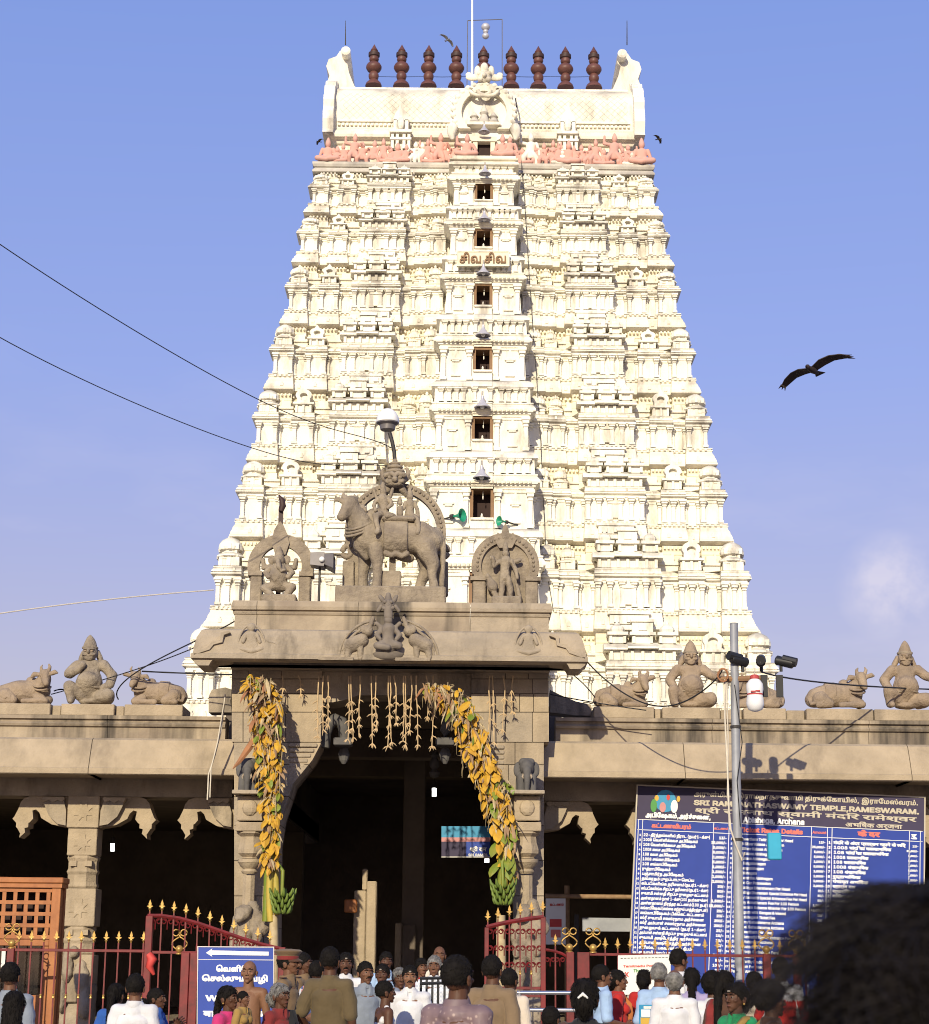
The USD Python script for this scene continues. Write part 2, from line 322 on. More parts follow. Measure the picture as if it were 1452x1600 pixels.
def kuta(mb, x, y, z, w, h):                     # a little domed shrine
    a = w / 2
    mb.box(x - a * .82, x + a * .82, y - a * .82, y + a * .82, z, z + .26 * h)
    for i in (-1, 0, 1): mb.box(x + i * a * .7 - .07 * w, x + i * a * .7 + .07 * w, y - a * .92, y - a * .8, z, z + .25 * h)
    q = math.pi / 8; r = 1 / math.cos(q)
    mb.revolve([(a * 1.0, .26 * h), (a * 1.18, .28 * h), (a * 1.18, .32 * h), (a * .9, .38 * h), (a * .72, .40 * h), (a * .72, .46 * h), (a * 1.0, .47 * h), (a * 1.06, .54 * h), (a * .98, .64 * h), (a * .74, .74 * h), (a * .36, .81 * h), (a * .16, .83 * h), (a * .22, .87 * h), (a * .18, .91 * h), (a * .03, 1.0 * h)], (x, y, z), 8, ph=q)
    for s in (-1, 0, 1):                         # dormers round the dome
        mb.extrude(Point(0, 0).buffer(a * .24, 5), y - a * (1.12 - .12 * abs(s)), y - a * .6) if False else None
        mb.box(x + s * a * .62 - a * .14, x + s * a * .62 + a * .14, y - a * (1.05 - .2 * abs(s)), y, z + .47 * h, z + .62 * h)
HORSE = Point(0, .55).buffer(.42, 8).union(shapely.box(-.34, 0, .34, .4)).union(Polygon([(-.16, .92), (.16, .92), (0, 1.28)])).difference(Point(0, .5).buffer(.2, 6).union(shapely.box(-.13, .2, .13, .5)))
def panjara(mb, x, y, z, w, h):                  # a horseshoe gable on a small box
    mb.box(x - w * .46, x + w * .46, y - .02, y + .4, z, z + .30 * h)
    for i in (-1, 0, 1): mb.box(x + i * w * .38 - .06 * w, x + i * w * .38 + .06 * w, y - .1, y, z, z + .29 * h)
    mb.box(x - w * .58, x + w * .58, y - .16, y + .4, z + .30 * h, z + .37 * h)
    sh = affinity.translate(affinity.scale(HORSE, w * 1.05, .5 * h, origin=(0, 0)), x, z + .37 * h)
    mb.extrude(sh, y - .1, y + .2)
    mb.box(x - w * .3, x + w * .3, y + .08, y + .3, z + .37 * h, z + .8 * h)
def shala(mb, x, y, z, w, h, fine=True):         # a wagon-roofed shrine: posts, eave, roof box with three gables
    mb.box(x - w * .47, x + w * .47, y, y + .6, z, z + .22 * h)
    n = 7
    for i in range(n):
        u = x + (i / (n - 1) - .5) * w * .9; mb.box(u - .055, u + .055, y - .1, y, z, z + .21 * h)
    for a, b, lift in ((-.56, -.22, 0), (-.22, .22, .025), (.22, .56, 0)):
        pr = .22 if lift == 0 else .32
        mb.loft([[(x + a * w, y - pr, z + (.22 + lift) * h), (x + b * w, y - pr, z + (.22 + lift) * h), (x + b * w, y + .6, z + (.22 + lift) * h), (x + a * w, y + .6, z + (.22 + lift) * h)],
                 [(x + a * w, y - pr + .02, z + (.26 + lift) * h), (x + b * w, y - pr + .02, z + (.26 + lift) * h), (x + b * w, y + .6, z + (.26 + lift) * h), (x + a * w, y + .6, z + (.26 + lift) * h)],
                 [(x + a * w, y - .02, z + (.37 + lift) * h), (x + b * w, y - .02, z + (.37 + lift) * h), (x + b * w, y + .6, z + (.37 + lift) * h), (x + a * w, y + .6, z + (.37 + lift) * h)]], True)
    z2 = z + .38 * h
    for c, ww in ((-.36, .24), (0, .3), (.36, .24)):
        mb.box(x + (c - ww / 2) * w, x + (c + ww / 2) * w, y - .05, y + .5, z2, z2 + .17 * h)
        for s in (-1, 1): mb.box(x + (c + s * ww * .42) * w - .05, x + (c + s * ww * .42) * w + .05, y - .13, y, z2, z2 + .15 * h)
        mb.box(x + (c - ww * .62) * w, x + (c + ww * .62) * w, y - .2, y + .5, z2 + .17 * h, z2 + .24 * h)
        if c: mb.revolve([(.1 * w, 0), (.115 * w, .07 * h), (.09 * w, .14 * h), (.03 * w, .2 * h), (.008 * w, .28 * h)], (x + c * w, y + .1, z2 + .24 * h), 8)
        else:
            mb.box(x - .15 * w, x + .15 * w, y - .1, y + .5, z2 + .25 * h, z2 + .46 * h)
            mb.box(x - .17 * w, x + .17 * w, y - .17, y + .5, z2 + .47 * h, z2 + .53 * h)
            mb.box(x - .06 * w, x + .06 * w, y - .15, y, z2 + .28 * h, z2 + .42 * h)
rnd = random.Random(7)
for i in range(1, len(LIP)):                     # storeys from the top one down
    z0, z1 = ZL[i], ZL[i - 1]; H = z1 - z0
    W, Wn = WL[i], WL[i - 1]
    k = .8 + .5 * (W - WL[0]) / (WL[-1] - WL[0])
    P0, P1 = plan(W, ty(z0), DB[i], k), plan(Wn, ty(z1), DB[i - 1], .8 + .5 * (Wn - WL[0]) / (WL[-1] - WL[0]))
    Z = lambda t: z0 + t * H
    wall = MB().loft([ring(offset(P0, o), Z(t)) for o, t in ((.15, .185), (.18, .19), (.18, .203), (.12, .205), (.12, .216), (.17, .218), (.17, .23), (.05, .234), (0, .24), (0, .49), (.03, .492), (.03, .505), (0, .507), (0, .525), (.05, .53), (.05, .56))])
    st = obj('storey', wall, 'plaster_white', tower)
    eave = MB().loft([ring(offset(P0, o), Z(t)) for o, t in ((.02, -.035), (.10, -.02), (.31, -.005), (.34, 0), (.34, .02), (.315, .026), (.31, .05), (.27, .085), (.25, .087), (.23, .12), (.16, .16), (.15, .185))])
    obj('eave', eave, 'plaster_cream', st)
    corn = MB().loft([ring(offset(P0, o), Z(t)) for o, t in ((.05, .56), (.19, .567), (.2, .58), (.13, .583), (.13, .592), (.18, .594), (.16, .612), (.09, .637), (.12, .64), (.12, .65), (.06, .655), (-.1, .66))] + [ring(offset(P1, -.12), Z(.662))])
    obj('cornice', corn, 'plaster_white', st)
    fr = MB().loft([ring(offset(P1, o), Z(t)) for o, t in ((-.12, .66), (-.12, .74), (-.06, .745), (-.06, .76), (-.12, .765), (-.12, .84), (-.05, .845), (-.05, .86), (-.08, .865), (-.02, .90), (.04, .925), (.04, .965))])
    obj('frieze', fr, 'plaster_yellow' if i > 2 else 'plaster_cream', st)
    dn = MB()                                    # rows of small blocks under the eave and above it
    for a, b, q in BAYS:
        if abs(a + b) < .01: continue
        for (WW, yf, kk, zz, hh, o, sp) in ((Wn, ty(z1), .9, Z(.925), .03 * H, .19, .13), (W, ty(z0), k, Z(.19), .03 * H, .245, .17)):
            x0, x1 = a * WW, b * WW; n = max(1, int((x1 - x0) / sp))
            for j in range(n):
                x = TX + x0 + (j + .5) * (x1 - x0) / n; y = yf - q * kk
                dn.box(x - sp * .25, x + sp * .25, y - o, y + .02, zz, zz + hh)
    for a, b, q in BAYS:                         # small gable dots along the rolled eave
        if abs(a + b) < .01 or abs(a - b) * W < .5: continue
        n = max(1, int(abs(b - a) * W / .42))
        for j in range(n):
            x = TX + a * W + (j + .5) * (b - a) * W / n; y = ty(z0) - q * k
            dn.box(x - .06, x + .06, y - .345, y, Z(.045), Z(.085)); dn.box(x - .03, x + .03, y - .335, y, Z(.085), Z(.105))
            dn.box(x - .04, x + .04, y - .19, y, Z(.60), Z(.632))
    for a, b, q in BAYS:                         # miniature posts and arched blocks standing on the cornice
        if abs(a + b) < .01: continue
        n = max(2, int(abs(b - a) * W / .3)); y = ty(z0) - q * k
        for j in range(n):
            x = TX + a * W + (j + .5) * (b - a) * W / n; hh = H * (.055 + .03 * ((j * 7 + i) % 3))
            dn.box(x - .085, x + .085, y + .02, y + .3, Z(.655), Z(.655) + hh); dn.box(x - .11, x + .11, y - .01, y + .3, Z(.655) + hh, Z(.655) + hh + .05)
            dn.box(x - .05, x + .05, y + .1, y + .4, Z(.655) + hh + .05, Z(.655) + hh * 1.9)
        yn = ty(z1) - q * .9
        for j in range(n):
            x = TX + a * Wn + (j + .5) * (b - a) * Wn / n; dn.box(x - .04, x + .04, yn + .02, yn + .14, Z(.665), Z(.84))
    obj('dentil_row', dn, 'plaster_cream', st, kind='stuff')
    zp0, zp1 = Z(.24), Z(.527)
    for a, b, q in BAYS:
        if abs(a + b) < .01: continue
        x0, x1 = min(a, b) * W, max(a, b) * W; w = x1 - x0; y = ty(z0) - q * k
        npil = 6 if w > 1.6 else 3 if w > .85 else 2
        pw = min(.14, w * .17)
        for j in range(npil):
            mb = MB(); u = TX + ((x0 + x1) / 2 if npil == 1 else x0 + pw * .6 + j * (w - 1.2 * pw) / (npil - 1))
            pilaster(mb, u, y, zp0, zp1, pw, .135)
            obj('pilaster', mb, 'plaster_white', st)
        mid = TX + (x0 + x1) / 2; zh = Z(.66); hh = H * .36
        if q > .5:
            mb = MB(); shala(mb, mid, y - .02, zh, w * .98, H * .46); obj('wagon_shrine', mb, 'plaster_white', st)
            mb = MB()                            # panel stack on the eave below the bay
            mb.box(mid - w * .30, mid + w * .30, y - .5, y, Z(.045), Z(.135)); mb.box(mid - w * .36, mid + w * .36, y - .58, y, Z(-.02), Z(.03))
            for s in (-1, 0, 1): mb.box(mid + s * w * .2 - .1, mid + s * w * .2 + .1, y - .58, y - .4, Z(.06), Z(.12))
            mb.box(mid - w * .33, mid + w * .33, y - .46, y, Z(.15), Z(.18))
            obj('eave_panel', mb, 'plaster_white', st)
            mb = MB(); mb.box(mid - .16, mid + .16, y - .12, y, Z(.27), Z(.44)); mb.box(mid - .22, mid + .22, y - .17, y, Z(.44), Z(.47)); mb.extrude(Point(mid, Z(.49)).buffer(.13, 5), y - .12, y)
            obj('niche', mb, 'plaster_cream', st)
        elif q > .3 and abs(a) > .8 and abs(b) > .8:
            mb = MB(); kuta(mb, mid, y + w * .46, zh, w * 1.0, H * (.40 if i > 3 else .33)); obj('corner_shrine', mb, 'plaster_white', st, smooth=25)
        elif q > .27:
            mb = MB()
            if abs(a + b) / 2 > .5: panjara(mb, mid, y - .02, zh, w * .86, hh * (1 if i > 4 else .8))
            else: kuta(mb, mid, y + w * .45, zh, w * .86, hh * .95)
            obj('gable_shrine' if abs(a + b) / 2 > .5 else 'domed_shrine', mb, 'plaster_white', st)
        elif q > .2:
            mb = MB(); kuta(mb, mid, y + w * .4, zh, w * .8, hh * .85); obj('domed_shrine', mb, 'plaster_cream', st)
        else:
            mb = MB(); mb.box(mid - w * .5, mid + w * .5, y - .05, y + .5, zh, zh + .2 * hh); mb.box(mid - w * .5, mid + w * .5, y - .14, y + .5, zh + .2 * hh, zh + .28 * hh); mb.box(mid - w * .3, mid + w * .3, y - .08, y + .5, zh + .28 * hh, zh + .5 * hh)
            obj('link_wall', mb, 'plaster_cream', st)
    for s in (-1, 1):                            # the flanks: shrines and pilasters seen edge-on
        for a, b, q in SIDE:
            yy = ty(z0) - .34 * k + (a + b) / 2 * DB[i]; xx = TX + s * (W + q * k)
            if q >= 0:
                mb = MB(); kuta(mb, xx - s * .35, yy, Z(.66), .8, H * .38); obj('flank_shrine', mb, 'plaster_white', st)
# solid core, so that no light leaks through the storeys
core = MB(); core.loft([[(TX - w + 1.1, ty(z) + 1.3, z), (TX + w - 1.1, ty(z) + 1.3, z), (TX + w - 1.1, ty(z) + d - 1.2, z), (TX - w + 1.1, ty(z) + d - 1.2, z)] for w, d, z in ((WL[-1], DB[-1], 0.0), (WL[-1], DB[-1], ZL[-1]), (WL[0], DB[0], ZL[0]))], True)
obj('core', core, 'plaster_cream', tower)
base = MB(); PB = plan(WL[-1], ty(ZL[-1]), DB[-1], 1.3)
base.loft([ring(offset(PB, o), z) for o, z in ((.5, 0), (.5, .8), (.2, 1.0), (.2, 2.2), (.4, 2.3), (.4, 2.6), (.05, 2.8), (.05, ZL[-1] - .05))])
obj('base', base, 'granite_pale', tower)
# ------------------------------------------------------------------ projecting bay with a window in each storey
CL = [280, 349, 434, 532, 640, 752, 881, 1025, 1180]
CHW = [55.5, 60, 65.5, 74.5, 80.5, 88, 97, 107, 117]
WIN = [(286, 316, 12), (360, 390, 12), (446, 481, 12), (546, 582, 12.5), (653, 690, 14), (764, 812, 16), (897, 948, 17), (1042, 1095, 18)]
FW = 1.75
CZ = [tz(y, fw=FW + .3) for y in CL]
for i in range(len(CL) - 1):
    zt, zb = CZ[i], CZ[i + 1]; H = zt - zb; zm = (zt + zb) / 2
    w1 = tw(CHW[i], zt) - .3; wb = tw(CHW[i + 1], zb) - .3
    wz0, wz1 = tz(WIN[i][1], fw=FW), tz(WIN[i][0], fw=FW); ww = tw(WIN[i][2], zm) * .97
    yf0, yf1 = ty(zb) - FW, ty(zt) - FW
    bay = thing('window_bay', None, None, parent=tower)
    Z = lambda t: zb + t * H
    # (offset, t) from the lower lip up: rolled eave, ledge, dwarf storey, its cornice, then the wall
    low = [(.30, -.012), (.32, 0), (.32, .02), (.29, .04), (.22, .075), (.20, .085), (.24, .088), (.24, .105), (.14, .115), (.14, .30), (.20, .305), (.28, .315), (.28, .345), (.20, .385), (.14, .40), (.14, .43)]
    up = [(0, .435), (0, .895), (.05, .90), (.05, .925), (.12, .93), (.12, .95), (.20, .955), (.22, .985)]
    def rect(xa, xb, o, t, ex=0.0, oa=1.0, ob=1.0):
        z = Z(t); yf = yf0 if t < .43 else yf0 + (yf1 - yf0) * .35
        W = wb + (w1 - wb) * max(0, t)
        f = W / wb
        return [(TX + xa * f - o * oa, yf - o - ex, z), (TX + xb * f + o * ob, yf - o - ex, z), (TX + xb * f + o * ob, ty(z) + .6, z), (TX + xa * f - o * oa, ty(z) + .6, z)]
    jw = ww + .07
    for s in (-1, 1):
        xa, xb = (-wb, -jw) if s < 0 else (jw, wb)
        mb = MB().loft([rect(xa, xb, o, t, 0, 1 if s < 0 else 0, 0 if s < 0 else 1) for o, t in low + up], True)
        obj('bay_wall', mb, 'plaster_white', bay)
    fz = lambda z: (z - zb) / H
    lo2 = [q for q in low] + [(.10, .435), (.10, max(.44, fz(wz0) - .03)), (.2, max(.445, fz(wz0) - .025)), (.2, fz(wz0))]
    obj('sill_block', MB().loft([rect(-jw, jw, o, t, .07, 0, 0) for o, t in lo2], True), 'plaster_white', bay)
    obj('lintel', MB().loft([rect(-jw, jw, o, t, .07, 0, 0) for o, t in [(.02, fz(wz1) + .02)] + [q for q in up[2:]]], True), 'plaster_cream', bay)
    ymid = yf0 + (yf1 - yf0) * .35
    win = MB(); win.add([(TX - jw, ymid + .75, wz0 - .1), (TX + jw, ymid + .75, wz0 - .1), (TX + jw, ymid + .75, wz1 + .2), (TX - jw, ymid + .75, wz1 + .2)], [[0, 1, 2, 3]])
    wi = obj('window', win, 'window_wood', bay)
    fr = MB()
    for s in (-1, 1): fr.box(*sorted((TX + s * ww * .86, TX + s * jw)), ymid - .02, ymid + .7, wz0, wz1)
    fr.box(TX - jw, TX + jw, ymid - .05, ymid + .7, wz1 - .12, wz1 + .04 * H)
    obj('frame', fr, 'frame_ochre', bay)
    fr = MB().revolve([(.07, 0), (.09, .04), (.03, .07), (.045, .11), (.01, .19)], (TX, ymid - .12, wz0), 8); obj('sill_finial', fr, 'plaster_white', bay)
    bl = MB(); bl.bar((TX + .04, ymid + .2, wz1 - .1), (TX + .04, ymid + .2, wz1 - .25), .012); bl.sphere((TX + .04, ymid + .2, wz1 - .36), (.025, .025, .08), 8, 6); obj('hanging_bulb', bl, 'plaster_white', bay)
    for s in (-1, 1):                            # pilasters of the wall and of the dwarf storey
        for u in (.97, .30):
            x = TX + s * ((wb - .12) if u > .5 else jw + .14) * (1 if u < .5 else (.72 * w1 + .28 * wb) / wb) ; mb = MB()
            pilaster(mb, x, ymid - .02, Z(.44), Z(.89), .16, .11); obj('pilaster', mb, 'plaster_white', bay)
        for u in (.18, .42, .58, .74, .92):
            mb = MB(); pilaster(mb, TX + s * u * wb, yf0 - .14 - (.07 if u * wb < jw else 0), Z(.115), Z(.30), .13, .11); obj('pilaster', mb, 'plaster_white', bay)
        mb = MB(); xm = TX + s * (wb + jw) / 2      # a framed recess in the wall: head and foot mouldings
        mb.box(xm - .2, xm + .2, ymid - .09, ymid + .01, Z(.72), Z(.745)); mb.box(xm - .14, xm + .14, ymid - .07, ymid + .01, Z(.70), Z(.72)); mb.box(xm - .18, xm + .18, ymid - .08, ymid + .01, Z(.50), Z(.52))
        mb.box(xm - .5 * (wb - jw) + .25, xm - .04, ymid - .05, ymid + .01, Z(.86), Z(.875)); mb.box(xm + .04, xm + .5 * (wb - jw) - .25, ymid - .05, ymid + .01, Z(.86), Z(.875))
        obj('wall_relief', mb, 'plaster_white', bay, kind='stuff')
    dn = MB(); n = int(2 * w1 / .16)
    for j in range(n): x = TX + (j + .5) / n * 2 * w1 - w1; dn.box(x - .045, x + .045, ymid - .30, ymid - .05, Z(.955), Z(.985))
    obj('dentil_row', dn, 'plaster_yellow', bay, kind='stuff')
top = MB(); w1 = tw(CHW[0], CZ[0]) - .3; yf = ty(CZ[0]) - FW      # eave over the topmost window bay
top.loft([[(TX - w1 - o, yf - o, z), (TX + w1 + o, yf - o, z), (TX + w1 + o, yf + 1.5, z), (TX - w1 - o, yf + 1.5, z)] for o, z in ((.3, CZ[0]), (.32, CZ[0] + .02), (.28, CZ[0] + .12), (.2, CZ[0] + .25), (.1, CZ[0] + .3), (.14, CZ[0] + .31), (.14, CZ[0] + .38), (.02, CZ[0] + .4), (.02, tz(264, fw=FW)), (.1, tz(263.5, fw=FW)), (.24, tz(262, fw=FW)), (.25, tz(260, fw=FW)), (.16, tz(257, fw=FW)), (.1, tz(256.5, fw=FW)), (.1, tz(255, fw=FW)), (.2, tz(254.5, fw=FW)), (.22, tz(253, fw=FW)), (.12, tz(252, fw=FW)), (.12, tz(248, fw=FW)))], True)
wt = obj('window_bay_top', top, 'plaster_cream', tower)
for j in range(9):
    x = TX + (j / 8 - .5) * 1.86 * w1; mb = MB(); pilaster(mb, x, yf - .0, CZ[0] + .40, tz(264, fw=FW), .14, .07); obj('pilaster', mb, 'plaster_white', wt)
# ------------------------------------------------------------------ the crown: band of figures, barrel roof, gables, finials
zF0, zF1 = tz(262), tz(212)
WB, YB = tw(250, zF0), ty(zF0)
def rr(w, y0, y1, z): return [(TX - w, y0, z), (TX + w, y0, z), (TX + w, y1, z), (TX - w, y1, z)]
DBK = 8.2
band = MB().loft([rr(WL[0] + .42 + o, ty(ZL[0]) - .42 - o, ty(ZL[0]) + DB[0], z) for o, z in ((-.02, ZL[0] - .02), (0, ZL[0]), (0, ZL[0] + .06), (-.1, ZL[0] + .2), (-.3, zF0 - .22), (-.05, zF0 - .2), (0, zF0 - .1), (0, zF0))], True)
obj('figure_ledge', band, 'plaster_grey', tower)
band = MB().loft([rr(WB - .5 + o, YB + .55 - o, YB + DBK, z) for o, z in ((0, zF0), (0, zF1 - .35), (.12, zF1 - .33), (.2, zF1 - .2), (.42, zF1 - .15), (.45, zF1 - .05), (.3, zF1 + .2), (.2, zF1 + .26), (.2, zF1 + .32))], True)
obj('figure_band', band, 'plaster_cream', tower)
yc, ry = YB + 4.2, 3.9
zR0, zR1 = zF1 + .3, at(757, 133, YB + 1.9)[2]                            # the vault's axis
HV = zR1 - zR0
def vault_ring(x, s=1.0, lift=0.0, grow=0.0):
    out = []
    for j in range(25):
        a = -.18 + (math.pi + .36) * j / 24
        out.append((x, yc - (ry + grow) * s * math.cos(a) * (1 if abs(math.cos(a)) < .98 else .99), zR0 + (HV + grow + lift) * (max(0, math.sin(a)) ** .5 if math.sin(a) > 0 else 0) + (0 if math.sin(a) > 0 else 0)))
    return out
xs = np.concatenate([np.linspace(-1, -.8, 9), np.linspace(-.78, .78, 20), np.linspace(.8, 1, 9)])
WV = tw(246, zR0)
rise = tz(74) - tz(133)
def lift_at(u): return rise * max(0, (abs(u) - .78) / .2) ** 2.2 * (.92 if abs(u) < 1 else .92)
rings = [[(TX + p[0], p[1], p[2]) for p in vault_ring(u * WV * .97, 1.0, 0)] for u in xs]
v = MB(); v.loft(np.array(rings)[:, ::-1], True)
roof = obj('barrel_roof', v, 'plaster_cream', tower, smooth=50)
rib = MB()                                       # upturned ridge at both ends
zr = lambda y: tz(y) + .0
for s in (-1, 1):
    prof = [(566, 132), (552, 118), (544, 100), (541, 86), (546, 82), (547, 72), (540, 66), (530, 68), (524, 76), (512, 80), (508, 90), (513, 104), (507, 118), (511, 134), (505, 152), (508, 166), (504, 180), (510, 196), (505, 210), (516, 214), (530, 200), (538, 160), (548, 134)]
    pts = [((px - 757) * depth_of((0, ty(tz(py)), tz(py))) / FPX * s * -1, tz(py)) for px, py in prof]
    poly = Polygon([(TX + x, z) for x, z in pts]).buffer(0)
    mb = MB()
    for d0, d1, sc in ((-ry * .30, ry * .30, 1.0),):
        mb.extrude(poly, yc + d0 - 1.2, yc + d1)
    g_ = obj('end_gable', mb, 'plaster_cream', roof)
    xg = TX + s * WV * .985                      # the horseshoe plate that closes the vault, scalloped at its rim
    ring_ = []
    for j in range(49):
        a = -.3 + (math.pi + .6) * j / 48; sc = 1.10 + .045 * abs(math.sin(j * math.pi / 3))
        ring_.append((yc - ry * sc * math.cos(a), zR0 + .1 + max(-.5, (HV * sc) * (math.copysign(abs(math.sin(a)) ** .8, math.sin(a))))))
    pg = Polygon(ring_).buffer(0); mb = MB(); mb.extrude(pg, -.22, .22)
    for q in range(len(mb.v)): w_ = mb.v[q]; mb.v[q] = np.stack([xg + w_[:, 1], w_[:, 0], w_[:, 2]], 1)
    mb.f = [f[:, ::-1] for f in mb.f]
    obj('gable_plate', mb, 'plaster_white', roof)
    kn = MB(); p = at(540, 74, ty(tz(74))); kx = (540 - 757) * depth_of(p) / FPX * s * -1
    kn.loft([[(TX + kx + .2 * math.cos(a) * r, y, tz(75) + .2 * math.sin(a) * r) for a in np.arange(14) * 2 * math.pi / 14] for y, r in ((yc - 2.9, .6), (yc - 2.85, 1), (yc + 1.3, 1), (yc + 1.35, .6))], True)
    obj('gable_scroll', kn, 'plaster_white', roof, smooth=40)
for zz, o in ((zR0 + HV * .90, .08), (zR0 + HV * .80, .05), (zR0 + HV * .12, .06)):      # bands along the roof
    mb = MB(); a = math.asin(((zz - zR0) / HV) ** 2.0); yy = yc - ry * math.cos(a)
    mb.box(TX - WV * .93, TX + WV * .93, yy - o, yy + .5, zz - .05, zz + .05); obj('roof_band', mb, 'plaster_white', roof)
dn = MB()
for j in range(70):
    x = TX - WV * .92 + j * WV * 1.84 / 69
    for hz, o in ((.85, .05), (.06, .07)):
        a = math.asin(hz ** 2.0); yy = yc - ry * math.cos(a); dn.box(x - .05, x + .05, yy - o, yy + .2, zR0 + HV * hz - .05, zR0 + HV * hz + .05)
obj('roof_beads', dn, 'plaster_white', roof, kind='stuff')
lat = MB()                                       # raised diagonal tiles on the roof's lower half
for s in (-1, 1):
    for j in range(-4, 44):
        pts = []
        for q in range(9):
            hz = .14 + .5 * q / 8; a = math.asin(hz ** 2.0); x = -WV * .9 + j * WV * 1.8 / 40 + s * (q / 8 - .5) * 1.4
            if abs(x) < WV * .92: pts.append((TX + x, yc - ry * math.cos(a) - .005, zR0 + HV * hz))
        if len(pts) > 2: lat.tube(pts, .005, 4, False)
obj('roof_lattice', lat, 'plaster_white', roof, kind='stuff')
for px in (587, 630, 672, 715, 757, 800, 842, 884, 928):     # finials
    z0 = at(757, 136, yc - .9)[2]; c = (TX + (px - 757) * depth_of((0, yc, z0)) / FPX, yc - .9, z0); hh = at(757, 71, yc - .9)[2] - z0
    prof = [(.56, 0), (.5, .06), (.3, .13), (.24, .15), (.3, .17), (.34, .22), (.34, .27), (.26, .31), (.24, .33), (.42, .36), (.52, .42), (.52, .47), (.42, .53), (.24, .565), (.22, .58), (.30, .60), (.33, .64), (.30, .69)]
    k = hh / 1.0
    sc = .5 * 29 / 29
    mb = MB().revolve([(r * .66, z * k) for r, z in prof], c, 16); f_ = obj('finial', mb, 'copper_brown', tower, smooth=40)
    mb = MB().revolve([(.2, .69 * k), (.25, .71 * k), (.25, .79 * k), (.2, .80 * k), (.15, .805 * k)], c, 16); obj('finial_ring', mb, 'copper_dark', f_, smooth=40)
    mb = MB().revolve([(.14, .80 * k), (.14, .83 * k), (.17, .85 * k), (.09, .92 * k), (.01, 1.0 * k)], c, 14); obj('finial_tip', mb, 'copper_brown', f_, smooth=40)
# central arched gable with a lion mask
def xy(px, py, fw=0.0): z = tz(py, fw=fw); return (TX + (px - 757) * depth_of((0, ty(z) - fw, z)) / FPX, z)
cg = thing('arched_gable', None, None, parent=tower)
FWG = 1.0
yg = ty(zR0) - FWG
c = xy(757, 178, FWG); R = tw(47, zR0)
outer = Point(c).buffer(R, 16).union(shapely.box(c[0] - R * .95, xy(757, 212, FWG)[1], c[0] + R * .95, c[1]))
inner = Point(c).buffer(R * .72, 14)
mb = MB().extrude(outer, yg + .1, yg + 3.2); obj('gable_body', mb, 'plaster_white', cg)
mb = MB().extrude(Point(c).buffer(R * 1.02, 16).difference(Point(c).buffer(R * .74, 16)).intersection(shapely.box(c[0] - 9, c[1] - R * .6, c[0] + 9, c[1] + 9)), yg - .2, yg + .1); obj('arch', mb, 'plaster_cream', cg)
for j in range(18):
    a = -.35 + (math.pi + .7) * j / 17; mb = MB().sphere((c[0] + R * 1.0 * math.cos(a), yg - .1, c[1] + R * 1.0 * math.sin(a)), (.14, .16, .14), 8, 5); obj('arch_leaf', mb, 'plaster_white', cg, smooth=True)
for s in (-1, 1):
    mb = MB(); mb.tube([(c[0] + s * (R * .98 + .1 * math.sin(t)), yg - .1, c[1] - R * .45 - t * .25) for t in np.linspace(0, 2.6, 8)], [.2, .22, .22, .2, .18, .15, .12, .06], 8); obj('arch_tail', mb, 'plaster_white', cg, smooth=True)
    mb = MB(); mb.tube([(c[0] + s * (.15 + .42 * math.cos(t)), yg - .3, c[1] + R * .72 + .25 * math.sin(t)) for t in np.linspace(math.pi, 2.1 * math.pi, 10)], .09, 6); obj('arch_scroll', mb, 'plaster_cream', cg, smooth=True)
zz = xy(757, 196, FWG)[1]
mb = MB().box(c[0] - .7, c[0] + .7, yg - .35, yg + .2, zz - .08, zz + .04); obj('niche_shelf', mb, 'plaster_cream', cg)
for dx, h in ((-.4, .5), (0, .8), (.4, .5)):
    mb = MB().revolve([(.2, 0), (.24, .15 * h), (.13, .5 * h), (.2, .62 * h), (.15, .7 * h), (.13, .8 * h), (.08, .95 * h), (.02, 1.1 * h)], (c[0] + dx, yg - .1, zz + .04), 8); obj('niche_figure', mb, 'plaster_grey', cg, smooth=50)
lm = []                                          # lion mask
m0 = xy(757, 128, FWG); L = tw(10, zR1)
for p, r in (((0, 0, 0), (.36, .35, .36)), ((-.22, -.2, .12), .13), ((.22, -.2, .12), .13), ((0, -.3, -.05), (.13, .16, .13)), ((-.2, -.24, -.2), .14), ((.2, -.24, -.2), .14), ((0, -.1, .42), (.2, .2, .32)), ((-.33, 0, .3), (.16, .15, .34)), ((.33, 0, .3), (.16, .15, .34)), ((-.55, .05, .02), (.36, .12, .18)), ((.55, .05, .02), (.36, .12, .18)), ((-.75, .05, .16), (.16, .1, .14)), ((.75, .05, .16), (.16, .1, .14))):
    lm.append(ball(np.array(p) * .86 + [m0[0], yg - .1, m0[1]], np.broadcast_to(r, (3,)) * .86))
obj('lion_mask', soft(lm, .09, 2), 'plaster_cream', cg, smooth=True)
